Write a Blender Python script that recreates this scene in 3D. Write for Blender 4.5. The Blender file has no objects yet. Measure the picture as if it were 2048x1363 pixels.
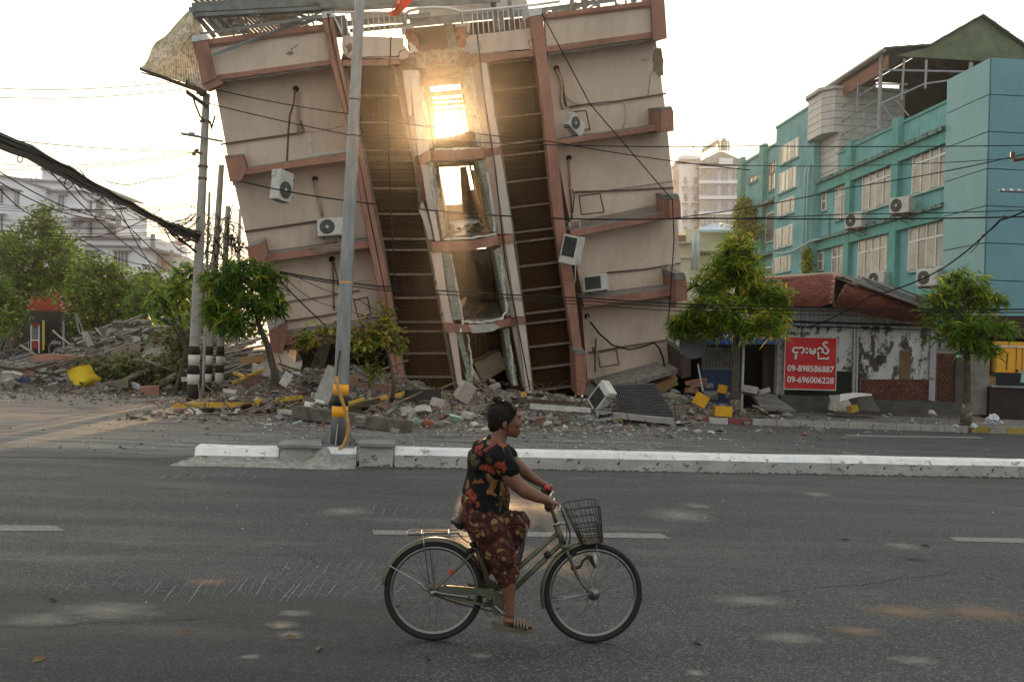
import bpy,math,random
import numpy as np
from mathutils import Vector,Matrix,Euler
from mathutils import noise as mnoise
R=math.radians
scene=bpy.context.scene
rnd=random.Random(7)
nrg=np.random.default_rng(7)
# ---------------------------------------------------------------- camera
CAM_H,FOC=1.885,2000.0
PITCH,ROLL=R(0.53),R(1.88)
cam_data=bpy.data.cameras.new('camera')
cam_data.sensor_width=36.0
cam_data.lens=36.0*FOC/2048.0
cam_data.clip_end=3000
cam_data.clip_start=0.1
cam=bpy.data.objects.new('camera',cam_data)
scene.collection.objects.link(cam)
scene.camera=cam
Fw=Vector((0,math.cos(PITCH),math.sin(PITCH)))
_R0=Vector((1,0,0)); _U0=_R0.cross(Fw)
Rt=_R0*math.cos(ROLL)+_U0*math.sin(ROLL)
Up=_U0*math.cos(ROLL)-_R0*math.sin(ROLL)
CAM=Vector((0,0,CAM_H))
cam.matrix_world=Matrix(((Rt.x,Up.x,-Fw.x,0),(Rt.y,Up.y,-Fw.y,0),(Rt.z,Up.z,-Fw.z,CAM_H),(0,0,0,1)))
# ---------------------------------------------------------------- world, sun, exposure
SUN_AZ,SUN_EL=R(-3.75),R(12.1)          # the low sun behind the leaning building
world=bpy.data.worlds.new('World'); scene.world=world
world.use_nodes=True
wn,wl=world.node_tree.nodes,world.node_tree.links
bg=wn['Background']
sky=wn.new('ShaderNodeTexSky'); sky.sky_type='NISHITA'; sky.sun_disc=False
sky.sun_elevation=SUN_EL; sky.sun_rotation=SUN_AZ
sky.air_density=1.0; sky.dust_density=5.0; sky.ozone_density=1.0
# pale haze that whitens the whole dome
mixs=wn.new('ShaderNodeMix'); mixs.data_type='RGBA'; mixs.inputs[0].default_value=0.72
mixs.inputs['B'].default_value=(7.4,7.45,6.85,1)
wl.new(sky.outputs[0],mixs.inputs['A']); wl.new(mixs.outputs['Result'],bg.inputs[0])
bg.inputs[1].default_value=0.12
sun=bpy.data.lights.new('sun','SUN'); sun.energy=3.1; sun.angle=R(0.6); sun.color=(1.0,0.60,0.28)
suno=bpy.data.objects.new('sun',sun); scene.collection.objects.link(suno)
sdir=Vector((math.sin(SUN_AZ)*math.cos(SUN_EL),math.cos(SUN_AZ)*math.cos(SUN_EL),math.sin(SUN_EL)))
suno.rotation_euler=sdir.to_track_quat('Z','Y').to_euler()
suno.location=sdir*60
scene.view_settings.view_transform='Standard'; scene.view_settings.look='None'
scene.view_settings.exposure=0.52; scene.view_settings.gamma=1
scene.view_settings.use_curve_mapping=False
scene.render.engine='CYCLES'
scene.cycles.use_denoising=True
scene.cycles.max_bounces=8; scene.cycles.diffuse_bounces=3; scene.cycles.transparent_max_bounces=24
scene.cycles.volume_bounces=0; scene.cycles.sample_clamp_indirect=6
scene.cycles.caustics_reflective=False; scene.cycles.caustics_refractive=False
# ---------------------------------------------------------------- reading positions off the survey picture
def ray(px,py): return (Fw*FOC+Rt*(px-1024.0)-Up*(py-681.5)).normalized()
def hit(px,py,p0,n):
 d=ray(px,py); return CAM+d*((Vector(p0)-CAM).dot(n)/d.dot(n))
def P(px,py,depth): d=ray(px,py); return CAM+d*(depth/d.y)
def PG(px,py,z=0.0): return hit(px,py,(0,0,z),Vector((0,0,1)))
def GD(px,depth,z=0.0):                       # ground point under a picture column at a depth
 a=P(px,700,depth); return Vector((a.x,a.y,z))
V=Vector
# ---------------------------------------------------------------- materials
MATS={}
def mat(name,c1,c2=None,sc=3.0,rough=0.85,metal=0.0,bump=0.0,bsc=40.0,spots=None,spsc=8.0,spth=0.6,stretch=None,emit=None,trans=None,spec=0.3,detail=5.0,alpha=None,lo=.38,hi=.62,bdist=.02,streak=None):
 if name in MATS: return MATS[name]
 m=bpy.data.materials.new(name); m.use_nodes=True; N,L=m.node_tree.nodes,m.node_tree.links
 b=N['Principled BSDF']; b.inputs['Roughness'].default_value=rough; b.inputs['Metallic'].default_value=metal
 b.inputs['Specular IOR Level'].default_value=spec
 geo=N.new('ShaderNodeNewGeometry'); pos=geo.outputs['Position']
 if stretch:
  mp=N.new('ShaderNodeMapping'); mp.inputs['Scale'].default_value=stretch; L.new(pos,mp.inputs[0]); pos=mp.outputs[0]
 col=None
 if c2 is not None:
  n=N.new('ShaderNodeTexNoise'); n.inputs['Scale'].default_value=sc; n.inputs['Detail'].default_value=detail; n.inputs['Roughness'].default_value=.65
  L.new(pos,n.inputs['Vector'])
  r=N.new('ShaderNodeValToRGB'); r.color_ramp.elements[0].position=lo; r.color_ramp.elements[1].position=hi
  r.color_ramp.elements[0].color=(*c1,1); r.color_ramp.elements[1].color=(*c2,1)
  L.new(n.outputs[0],r.inputs[0]); col=r.outputs[0]
 if spots is not None:
  n=N.new('ShaderNodeTexNoise'); n.inputs['Scale'].default_value=spsc; n.inputs['Detail'].default_value=7; n.inputs['Roughness'].default_value=.7
  L.new(pos,n.inputs['Vector'])
  r=N.new('ShaderNodeValToRGB'); r.color_ramp.elements[0].position=spth; r.color_ramp.elements[1].position=min(1,spth+.05)
  L.new(n.outputs[0],r.inputs[0])
  mx=N.new('ShaderNodeMix'); mx.data_type='RGBA'; L.new(r.outputs[0],mx.inputs[0])
  if col: L.new(col,mx.inputs['A'])
  else: mx.inputs['A'].default_value=(*c1,1)
  mx.inputs['B'].default_value=(*spots,1); col=mx.outputs['Result']
 if streak is not None:                      # rain-washed dirt: tall thin runs, broken up by a wide patch noise
  fs=[]
  for (sx,sc_) in (((2.6,2.6,.22),1.5),((.5,.5,.5),1.3)):
   mp2=N.new('ShaderNodeMapping'); mp2.inputs['Scale'].default_value=sx; L.new(geo.outputs['Position'],mp2.inputs[0]); n=N.new('ShaderNodeTexNoise'); n.inputs['Scale'].default_value=sc_; n.inputs['Detail'].default_value=8; n.inputs['Roughness'].default_value=.62; L.new(mp2.outputs[0],n.inputs['Vector'])
   r=N.new('ShaderNodeValToRGB'); r.color_ramp.elements[0].position=.46; r.color_ramp.elements[1].position=.72; L.new(n.outputs[0],r.inputs[0]); fs.append(r.outputs[0])
  ad=N.new('ShaderNodeMath'); ad.operation='ADD'; L.new(fs[0],ad.inputs[0]); L.new(fs[1],ad.inputs[1]); ml=N.new('ShaderNodeMath'); ml.operation='MULTIPLY'; L.new(ad.outputs[0],ml.inputs[0]); ml.inputs[1].default_value=streak[1]; ml.use_clamp=True
  mx=N.new('ShaderNodeMix'); mx.data_type='RGBA'; L.new(ml.outputs[0],mx.inputs[0])
  if col: L.new(col,mx.inputs['A'])
  else: mx.inputs['A'].default_value=(*c1,1)
  mx.inputs['B'].default_value=(*streak[0],1); col=mx.outputs['Result']
 if col: L.new(col,b.inputs['Base Color'])
 else: b.inputs['Base Color'].default_value=(*c1,1)
 if bump:
  n=N.new('ShaderNodeTexNoise'); n.inputs['Scale'].default_value=bsc; n.inputs['Detail'].default_value=6
  L.new(pos,n.inputs['Vector']); bp=N.new('ShaderNodeBump'); bp.inputs['Strength'].default_value=bump; bp.inputs['Distance'].default_value=bdist
  L.new(n.outputs[0],bp.inputs['Height']); L.new(bp.outputs[0],b.inputs['Normal'])
 if trans:                                   # thin leaf or cloth letting light through
  tr=N.new('ShaderNodeBsdfTranslucent'); mxs=N.new('ShaderNodeMixShader'); mxs.inputs[0].default_value=trans
  if col: L.new(col,tr.inputs[0])
  else: tr.inputs[0].default_value=(*c1,1)
  L.new(b.outputs[0],mxs.inputs[1]); L.new(tr.outputs[0],mxs.inputs[2]); L.new(mxs.outputs[0],N['Material Output'].inputs[0])
 if alpha is not None:                       # tinted pane: partly see-through
  tr=N.new('ShaderNodeBsdfTransparent'); tr.inputs[0].default_value=(*alpha[1],1); mxs=N.new('ShaderNodeMixShader'); mxs.inputs[0].default_value=alpha[0]
  L.new(b.outputs[0],mxs.inputs[1]); L.new(tr.outputs[0],mxs.inputs[2]); L.new(mxs.outputs[0],N['Material Output'].inputs[0])
 if emit:
  b.inputs['Emission Color'].default_value=(*emit[0],1); b.inputs['Emission Strength'].default_value=emit[1]
 MATS[name]=m; return m
# ---------------------------------------------------------------- objects and tagging
ORG={}
def link(o,parent=None):
 scene.collection.objects.link(o)
 if parent is not None: o.parent=parent
 return o
def tag(o,label=None,cat=None,group=None,kind=None):
 if label: o['label']=label
 if cat: o['category']=cat
 if group: o['group']=group
 if kind: o['kind']=kind
 return o
def thing(name,loc,label,cat,group=None):
 o=bpy.data.objects.new(name,None); o.empty_display_size=.1; o.location=loc; link(o)
 ORG[o.name]=Vector(loc); return tag(o,label,cat,group)
def mesh_obj(name,verts,faces,m,parent=None,smooth=False,mi=None):
 verts=np.asarray(verts,dtype=np.float64).reshape(-1,3)
 if parent is not None: org=ORG[parent.name]
 else:
  lo,hi=verts.min(0),verts.max(0); org=Vector(((lo[0]+hi[0])/2,(lo[1]+hi[1])/2,lo[2]))
 me=bpy.data.meshes.new(name); vv=verts-np.array(org[:])
 me.from_pydata(vv.tolist(),[],faces if isinstance(faces,list) else faces.tolist())
 for x in (m if isinstance(m,(list,tuple)) else [m]): me.materials.append(x)
 if mi is not None: me.polygons.foreach_set('material_index',np.asarray(mi,dtype=np.int32))
 if smooth: me.polygons.foreach_set('use_smooth',[True]*len(me.polygons))
 me.update()
 o=bpy.data.objects.new(name,me)
 if parent is None: o.location=org; ORG_v=org
 link(o,parent); ORG[o.name]=org; return o
class G:
 """collects shapes in world coordinates and links them as one mesh object"""
 def __init__(s): s.v=[]; s.f=[]; s.mi=[]; s.cur=0
 def add(s,vs,fs):
  b=len(s.v); s.v += [tuple(p) for p in vs]; s.f += [tuple(b+i for i in f) for f in fs]; s.mi += [s.cur]*len(fs); return s
 def box(s,c,size,rot=None,bev=0.0):
  x,y,z=[a/2 for a in size]; M3=rot.to_matrix() if isinstance(rot,Euler) else rot; c=Vector(c)
  if bev:
   vs=[]
   for sz in (-1,1):
    for (ax,ay) in ((-1,-1),(1,-1),(1,1),(-1,1)): vs.append(V((ax*(x-bev),ay*(y-bev),sz*z)))
    for (ax,ay) in ((-1,-1),(1,-1),(1,1),(-1,1)): vs.append(V((ax*x,ay*y,sz*(z-bev))))
   fs=[(3,2,1,0),(8,9,10,11)]
   for i in range(4):
    j=(i+1) % 4; fs += [(i,j,4+j,4+i),(4+i,4+j,12+j,12+i),(12+i,12+j,8+j,8+i)]
  else:
   vs=[V((i,j,k)) for k in (-z,z) for (i,j) in ((-x,-y),(x,-y),(x,y),(-x,y))]
   fs=[(3,2,1,0),(4,5,6,7),(0,1,5,4),(1,2,6,5),(2,3,7,6),(3,0,4,7)]
  if M3 is not None: vs=[M3 @ p for p in vs]
  return s.add([c+p for p in vs],fs)
 def prism(s,poly,ext):
  poly=[Vector(p) for p in poly]; n=len(poly); ext=Vector(ext)
  a=Vector((0,0,0))
  for i in range(n): a += (poly[i]-poly[0]).cross(poly[(i+1) % n]-poly[0])
  if a.dot(ext) > 0: poly=poly[::-1]
  vs=poly+[p+ext for p in poly]
  fs=[tuple(range(n)),tuple(range(2*n-1,n-1,-1))]
  for i in range(n): j=(i+1) % n; fs.append((j,i,n+i,n+j))
  return s.add(vs,fs)
 def hexa(s,front,back):
  return s.add(list(front)+list(back),[(0,1,2,3),(7,6,5,4),(1,0,4,5),(2,1,5,6),(3,2,6,7),(0,3,7,4)])
 def quad(s,a,b,c,d): return s.add([a,b,c,d],[(0,1,2,3)])
 def tube(s,pts,r,n=8,closed=False,cap=True,flat=None):
  pts=[Vector(p) for p in pts]; m=len(pts)
  rs=r if isinstance(r,(list,tuple)) else [r]*m
  vs=[]; pu=None
  for i,p in enumerate(pts):
   if closed: t=pts[(i+1) % m]-pts[i-1]
   else: t=pts[min(i+1,m-1)]-pts[max(i-1,0)]
   t.normalize()
   if pu is None:
    h=Vector((0,0,1)) if abs(t.z) < .9 else Vector((1,0,0)); pu=t.cross(h).normalized()
   pu=(pu-t*pu.dot(t))
   if pu.length < 1e-6: pu=t.orthogonal()
   pu.normalize(); w=t.cross(pu)
   for k in range(n):
    a=2*math.pi*k/n; vs.append(p+(pu*math.cos(a)+w*math.sin(a)*(flat or 1))*rs[i])
  fs=[]
  for i in range(m if closed else m-1):
   j=(i+1) % m
   for k in range(n): l=(k+1) % n; fs.append((i*n+k,i*n+l,j*n+l,j*n+k))
  if cap and not closed: fs += [tuple(range(n-1,-1,-1)),tuple((m-1)*n+k for k in range(n))]
  return s.add(vs,fs)
 def ring(s,c,ax,rad,r,n=48,k=8,a0=0,a1=2*math.pi,flat=None):
  ax=Vector(ax).normalized(); u=Vector((0,0,1)); u=(u-ax*u.dot(ax)).normalized(); w=u.cross(ax)
  full=abs(a1-a0-2*math.pi) < 1e-6; pts=[]
  for i in range(n if full else n+1):
   a=a0+(a1-a0)*i/n; pts.append(Vector(c)+(w*math.sin(a)+u*math.cos(a))*rad)
  return s.tube(pts,r,k,closed=full,flat=flat)
 def disc(s,c,ax,rad,th,n=24):
  ax=Vector(ax).normalized(); return s.tube([Vector(c)-ax*th/2,Vector(c)+ax*th/2],rad,n)
 def ball(s,c,r,rot=None,nu=10,nv=7,rj=0):
  c=Vector(c); r=r if isinstance(r,(list,tuple)) else (r,r,r); M3=rot.to_matrix() if isinstance(rot,Euler) else rot; vs=[]
  for j in range(nv+1):
   t=math.pi*j/nv
   for i in range(nu):
    a=2*math.pi*i/nu; k=1+(rnd.uniform(-rj,rj) if rj else 0)
    p=V((r[0]*math.sin(t)*math.cos(a)*k,r[1]*math.sin(t)*math.sin(a)*k,r[2]*math.cos(t)*k)); vs.append(c+(M3 @ p if M3 is not None else p))
  fs=[(j*nu+i,(j+1)*nu+i,(j+1)*nu+(i+1) % nu,j*nu+(i+1) % nu) for j in range(nv) for i in range(nu)]
  return s.add(vs,fs)
 def rock(s,c,size,rg=rnd,flat=.25,rot=None):
  """a broken chunk: a box with knocked-off corners in a random pose"""
  x,y,z=[a/2 for a in size]; M3=(rot or Euler((rg.uniform(-.5,.5),rg.uniform(-.5,.5),rg.uniform(0,6.3)))).to_matrix(); vs=[]
  for k in (-z,z):
   for (i,j) in ((-x,-y),(x,-y),(x,y),(-x,y)):
    vs.append(Vector(c)+M3 @ V((i*rg.uniform(1-flat*2,1),j*rg.uniform(1-flat*2,1),k*rg.uniform(1-flat,1))))
  return s.add(vs,[(3,2,1,0),(4,5,6,7),(0,1,5,4),(1,2,6,5),(2,3,7,6),(3,0,4,7)])
 def shard(s,poly,ext,jag=.06,n=3,rg=rnd):
  """a plate outlined by poly with a broken,jagged rim"""
  out=[]; poly=[Vector(p) for p in poly]; e=Vector(ext).normalized()
  for i,p in enumerate(poly):
   q=poly[(i+1) % len(poly)]; L=(q-p).length; t=e.cross(q-p).normalized()
   for k in range(n): out.append(p.lerp(q,k/n)+(t*rg.uniform(-jag,jag) if k else V((0,0,0))))
  return s.prism(out,ext)
 def build(s,name,m,parent=None,smooth=False):
  o=mesh_obj(name,s.v,s.f,m,parent,smooth,s.mi if isinstance(m,(list,tuple)) else None); return o
def copy_tree(o,parent=None):
 c=o.copy(); scene.collection.objects.link(c); c.parent=parent; ORG[c.name]=ORG.get(o.name,V((0,0,0)))
 for ch in list(o.children): copy_tree(ch,c)
 return c
def sag(a,b,drop,n=16):
 a,b=Vector(a),Vector(b); return [a.lerp(b,t/n)-Vector((0,0,drop*4*(t/n)*(1-t/n))) for t in range(n+1)]
def lerp(a,b,t): return a+(b-a)*t
# ================================================================ materials of the place
concrete=mat('concrete',(.23,.22,.205),(.33,.32,.30),4,.9,bump=.4,bsc=30,spots=(.16,.15,.14),spsc=6,spth=.62)
conc_pale=mat('pale_concrete',(.36,.35,.33),(.5,.49,.47),5,.9,bump=.3,bsc=25)
conc_green=mat('greenish_block',(.20,.22,.19),(.34,.36,.32),9,.92,bump=.4,bsc=40)
plaster=mat('pink_white_plaster',(.62,.495,.405),(.70,.575,.48),.55,.9,bump=.15,bsc=10,spots=(.36,.27,.21),spsc=1.7,spth=.66,detail=8,streak=((.36,.27,.21),.26))
plaster_lt=mat('pale_plaster',(.52,.45,.40),(.60,.53,.48),1.5,.9,bump=.15,bsc=20)
pink=mat('salmon_paint',(.34,.165,.12),(.40,.20,.15),1.6,.75,bump=.1,bsc=20,spots=(.5,.42,.37),spsc=5,spth=.68,streak=((.13,.075,.055),.5))
white_paint=mat('white_paint',(.58,.59,.60),(.72,.73,.73),3,.7,bump=.3,bsc=20,spots=(.27,.265,.255),spsc=7,spth=.58)
brick_red=mat('brick_red',(.24,.085,.05),(.36,.15,.10),8,.92,bump=.4,bsc=40)
dark_wood=mat('dark_wood',(.045,.03,.02),(.09,.06,.04),6,.7,bump=.2,bsc=30)
steel=mat('galvanised_steel',(.19,.195,.20),(.27,.275,.28),3,.45,metal=.6,bump=.05,spots=(.24,.24,.24),spsc=5,spth=.6,stretch=(3,3,.6))
grey_metal=mat('grey_metal',(.15,.165,.16),(.24,.26,.255),2,.6,metal=.3)
rust=mat('rusty_metal',(.10,.055,.035),(.17,.09,.055),12,.85)
black=mat('black_rubber',(.018,.018,.018),rough=.6)
yellow=mat('yellow_paint',(.56,.34,.04),(.44,.26,.04),5,.7,bump=.1,spots=(.2,.16,.12),spsc=9,spth=.58)
orange_t=mat('orange_band',(.85,.36,.02),rough=.55)
dark=mat('dark_void',(.012,.010,.009),rough=1)  # near-black colour standing in for shade in holes, gaps and undersides
glassbrown=mat('brown_tinted_glass',(.045,.022,.011),(.075,.038,.018),2,.3,spec=.12,alpha=(.5,(.85,.66,.42)))
cable_m=mat('cable_black',(.022,.022,.022),rough=.95,spec=.05)
def asphalt_material():
 m=bpy.data.materials.new('worn_asphalt'); m.use_nodes=True; N,L=m.node_tree.nodes,m.node_tree.links; b=N['Principled BSDF']
 geo=N.new('ShaderNodeNewGeometry'); pos=geo.outputs['Position']
 def noise(sc,det=6,st=(1,1,1),rough=.6):
  mp=N.new('ShaderNodeMapping'); mp.inputs['Scale'].default_value=st; L.new(pos,mp.inputs[0])
  n=N.new('ShaderNodeTexNoise'); n.inputs['Scale'].default_value=sc; n.inputs['Detail'].default_value=det; n.inputs['Roughness'].default_value=rough
  L.new(mp.outputs[0],n.inputs['Vector']); return n.outputs[0]
 def ramp(x,a,b_,ca=(0,0,0),cb=(1,1,1)):
  r=N.new('ShaderNodeValToRGB'); r.color_ramp.elements[0].position=a; r.color_ramp.elements[1].position=b_
  r.color_ramp.elements[0].color=(*ca,1); r.color_ramp.elements[1].color=(*cb,1); L.new(x,r.inputs[0]); return r.outputs[0]
 def mix(f,a,c,bl='MIX'):
  x=N.new('ShaderNodeMix'); x.data_type='RGBA'; x.blend_type=bl
  if isinstance(f,float): x.inputs[0].default_value=f
  else: L.new(f,x.inputs[0])
  for k,vv in (('A',a),('B',c)):
   if isinstance(vv,tuple): x.inputs[k].default_value=(*vv,1)
   else: L.new(vv,x.inputs[k])
  return x.outputs['Result']
 def mul(a,c):
  x=N.new('ShaderNodeMath'); x.operation='MULTIPLY'
  for i,vv in enumerate((a,c)):
   if isinstance(vv,float): x.inputs[i].default_value=vv
   else: L.new(vv,x.inputs[i])
  return x.outputs[0]
 sep=N.new('ShaderNodeSeparateXYZ'); L.new(pos,sep.inputs[0]); X,Y=sep.outputs[0],sep.outputs[1]
 def band(s,a,b_,c,d):      # smooth window 0-1-1-0 over a coordinate
  o=[]
  for (p,q) in ((a,b_),(d,c)):
   r=N.new('ShaderNodeMapRange'); r.interpolation_type='SMOOTHSTEP'; r.inputs[1].default_value=p; r.inputs[2].default_value=q; L.new(s,r.inputs[0]); o.append(r.outputs[0])
  return mul(o[0],o[1])
 base=ramp(noise(.35,8,(.5,1.3,1)),.3,.7,(.020,.023,.028),(.037,.042,.048))
 base=mix(.55,base,ramp(noise(1.2,8,(.18,2.2,1)),.3,.72,(.018,.020,.024),(.056,.059,.063)))   # tyre-wise streaks along the road
 # aggregate: pale and dark stones
 vo=N.new('ShaderNodeTexVoronoi'); vo.inputs['Scale'].default_value=88; L.new(pos,vo.inputs['Vector'])
 sepc=N.new('ShaderNodeSeparateColor'); L.new(vo.outputs['Color'],sepc.inputs[0])
 base=mix(mul(ramp(sepc.outputs[0],.74,.9),.8),base,(.20,.20,.197))
 base=mix(mul(ramp(sepc.outputs[1],.75,.9),.5),base,(.025,.025,.026))
 fine=ramp(noise(140,3),.36,.64)
 base=mix(.30,base,mix(fine,(.014,.015,.016),(.092,.095,.10)))
 # the near strip at the left is a newer, darker and coarser surface
 dkm=mul(band(Y,0,.1,7.3,7.6),band(X,-60,-59,-.9,-.2))
 base=mix(mul(dkm,.55),base,(.018,.018,.02))
 # cement dust tracked over the tarmac
 d1=mul(ramp(noise(.9,8,(.35,1.6,1),.7),.56,.74),band(Y,5,8,40,60))
 base=mix(mul(d1,.42),base,(.20,.19,.175))
 d2=mul(ramp(noise(1.6,9,(.3,2.4,1),.75),.40,.60),mul(band(Y,15.4,17.5,30,45),band(X,-30,-18,1,9)))
 base=mix(mul(d2,.75),base,(.27,.26,.245))
 # brown earth on the side street at the left
 d3=mul(ramp(noise(.5,8,(.5,1.2,1),.6),.36,.58),mul(band(Y,19,22,70,90),band(X,-60,-50,-7,-5)))
 base=mix(mul(d3,.75),base,(.155,.13,.11))
 L.new(base,b.inputs['Base Color'])
 rr=ramp(noise(.8,6,(.3,1.5,1)),.3,.7,(.56,.56,.56),(.78,.78,.78)); L.new(rr,b.inputs['Roughness'])
 b.inputs['Specular IOR Level'].default_value=.24
 h=mix(.5,vo.outputs['Distance'],noise(60,4)); bp=N.new('ShaderNodeBump'); bp.inputs['Strength'].default_value=.75; bp.inputs['Distance'].default_value=.012
 L.new(h,bp.inputs['Height']); L.new(bp.outputs[0],b.inputs['Normal'])
 return m
asphalt=asphalt_material()
g=G(); S=440
g.quad((-S,-60,0),(S,-60,0),(S,S,0),(-S,S,0)); o=g.build('road',asphalt); tag(o,kind='structure')
# ---- painted lane dashes (worn thin)
def worn_paint():
 m=bpy.data.materials.new('worn_lane_paint'); m.use_nodes=True; N,L=m.node_tree.nodes,m.node_tree.links; b=N['Principled BSDF']
 geo=N.new('ShaderNodeNewGeometry'); n=N.new('ShaderNodeTexNoise'); n.inputs['Scale'].default_value=22; n.inputs['Detail'].default_value=8; n.inputs['Roughness'].default_value=.75; L.new(geo.outputs['Position'],n.inputs['Vector'])
 r=N.new('ShaderNodeValToRGB'); r.color_ramp.elements[0].position=.36; r.color_ramp.elements[1].position=.66
 r.color_ramp.elements[0].color=(.095,.094,.09,1); r.color_ramp.elements[1].color=(.25,.245,.235,1); L.new(n.outputs[0],r.inputs[0]); L.new(r.outputs[0],b.inputs['Base Color'])
 b.inputs['Roughness'].default_value=.8; return m
lane_paint=worn_paint()
for k,q in enumerate([((-30,1049),(112,1050),(130,1061),(-30,1061)),((744,1059),(1322,1066),(1342,1076),(748,1068)),((1898,1073),(2120,1077),(2120,1087),(1912,1081))]):
 g=G(); g.add([PG(x,y,.004) for (x,y) in q],[(3,2,1,0)]); o=g.build('lane_marking',lane_paint)
 tag(o,kind='structure')
g=G()
for (x0,y0,x1,y1) in ((1690,869,1960,873),(1100,880,1330,884)):
 g.add([PG(x0,y0,.004),PG(x1,y1,.004),PG(x1+10,y1+3,.004),PG(x0+6,y0+3,.004)],[(3,2,1,0)])
o=g.build('far_lane_marking',lane_paint); tag(o,kind='structure')
# ---- pale scrape marks left across the road by dragged wreckage
scr=mat('scrape_dust',(.08,.08,.08),(.24,.24,.235),26,.9)
g=G(); rg=random.Random(3)
def scrape(x,y,L,dx,w):
 a,b_=PG(x,y),PG(x+dx,y-L); t=(b_-a); s_=V((t.y,-t.x,0)).normalized()*w; n=5; vs=[]
 for i in range(n+1):
  p=a.lerp(b_,i/n)+V((rg.uniform(-.002,.002),0,.004)); k=(1-abs(2*i/n-1)*.7)*rg.uniform(.45,1.1); vs += [p-s_*k,p+s_*k]
 g.add(vs,[(2*i,2*i+1,2*i+3,2*i+2) for i in range(n)])
x=300
while x < 800:
 scrape(x,1198-(x-300)*.01+rg.uniform(-8,10),rg.uniform(22,52),rg.uniform(20,34),rg.uniform(.004,.011)); x += rg.uniform(14,30)
for x in np.arange(560,760,21): scrape(x,1148+rg.uniform(-6,6),rg.uniform(18,34),rg.uniform(16,24),rg.uniform(.004,.009))
for x in np.arange(610,880,22): scrape(x,1030+rg.uniform(-4,4),rg.uniform(12,24),rg.uniform(8,16),rg.uniform(.004,.009))
for x in np.arange(320,520,26): scrape(x,957+rg.uniform(-3,3),rg.uniform(6,11),rg.uniform(8,16),rg.uniform(.008,.016))
for x in np.arange(80,300,34): scrape(x,1185+rg.uniform(-6,10),rg.uniform(20,36),rg.uniform(26,40),rg.uniform(.003,.006))
o=g.build('scrape_marks',scr); tag(o,kind='stuff')
# ---- dust spills on the near carriageway: soft-edged powder
def powder(name,c):
 m=bpy.data.materials.new(name); m.use_nodes=True; N,L=m.node_tree.nodes,m.node_tree.links; b=N['Principled BSDF']; b.inputs['Base Color'].default_value=(*c,1); b.inputs['Roughness'].default_value=.95
 tc=N.new('ShaderNodeTexCoord'); geo=N.new('ShaderNodeNewGeometry'); ln=N.new('ShaderNodeVectorMath'); ln.operation='LENGTH'; L.new(tc.outputs['UV'],ln.inputs[0])
 n=N.new('ShaderNodeTexNoise'); n.inputs['Scale'].default_value=9; n.inputs['Detail'].default_value=10; n.inputs['Roughness'].default_value=.8; L.new(geo.outputs['Position'],n.inputs['Vector'])
 a=N.new('ShaderNodeMath'); a.operation='MULTIPLY_ADD'; L.new(n.outputs[0],a.inputs[0]); a.inputs[1].default_value=1.7; a.inputs[2].default_value=-.02
 s_=N.new('ShaderNodeMath'); s_.operation='SUBTRACT'; L.new(a.outputs[0],s_.inputs[0]); L.new(ln.outputs['Value'],s_.inputs[1])
 r=N.new('ShaderNodeMapRange'); r.inputs[1].default_value=0; r.inputs[2].default_value=.9; r.inputs[4].default_value=.52; L.new(s_.outputs[0],r.inputs[0])
 tr=N.new('ShaderNodeBsdfTransparent'); mx=N.new('ShaderNodeMixShader'); L.new(r.outputs[0],mx.inputs[0]); L.new(tr.outputs[0],mx.inputs[1]); L.new(b.outputs[0],mx.inputs[2]); L.new(mx.outputs[0],N['Material Output'].inputs[0]); return m
pw_o,pw_p,pw_y=powder('orange_powder',(.33,.22,.14)),powder('pale_powder',(.33,.31,.28)),powder('yellowish_powder',(.40,.36,.25))
for (px,py,w,h,mm,nm) in [(1805,1222,85,15,pw_o,'o'),(1965,1225,95,16,pw_o,'o'),(1715,1261,55,11,pw_o,'o'),(418,1163,60,9,pw_o,'o'),(565,1249,38,10,pw_y,'y'),(580,1268,34,9,pw_p,'p'),
        (1632,988,30,6,pw_p,'p'),(1395,1011,30,6,pw_p,'p'),(1805,1091,36,8,pw_p,'p'),(1360,1030,70,16,pw_p,'p'),(690,1022,60,10,pw_p,'p'),(1830,1320,50,10,pw_p,'p'),(1390,1344,24,8,pw_p,'p'),
        (500,1312,26,6,pw_p,'p'),(960,1310,30,7,pw_p,'p'),(215,1220,120,20,pw_p,'p'),(590,1226,40,8,pw_p,'p'),(1580,1275,70,14,pw_p,'p'),(1500,1200,90,12,pw_p,'p'),(80,1240,90,14,pw_p,'p')]:
 c=PG(px,py,.006+.001*rg.random()); ex=(PG(px+w,py)-PG(px,py)).length*1.25; ey=(PG(px,py-h)-PG(px,py+h)).length*.62
 me=bpy.data.meshes.new('dust_patch'); me.from_pydata([(-ex,-ey,0),(ex,-ey,0),(ex,ey,0),(-ex,ey,0)],[],[(0,1,2,3)]); uv=me.uv_layers.new(name='uv')
 for i,t in enumerate(((-1,-1),(1,-1),(1,1),(-1,1))): uv.data[i].uv=t
 me.materials.append(mm); o=bpy.data.objects.new('dust_patch',me); o.location=c; link(o); tag(o,kind='stuff')
pw_d=powder('dark_stain',(.012,.012,.013))
for (px,py,w,h) in ((1830,1118,34,5),):
 c=PG(px,py,.0052+.0005*rg.random()); ex=(PG(px+w,py)-PG(px,py)).length*1.25; ey=(PG(px,py-h)-PG(px,py+h)).length*.62
 me=bpy.data.meshes.new('oil_stain'); me.from_pydata([(-ex,-ey,0),(ex,-ey,0),(ex,ey,0),(-ex,ey,0)],[],[(0,1,2,3)]); uv=me.uv_layers.new(name='uv')
 for i,t in enumerate(((-1,-1),(1,-1),(1,1),(-1,1))): uv.data[i].uv=t
 me.materials.append(pw_d); o=bpy.data.objects.new('oil_stain',me); o.location=c; link(o); tag(o,kind='stuff')
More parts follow.
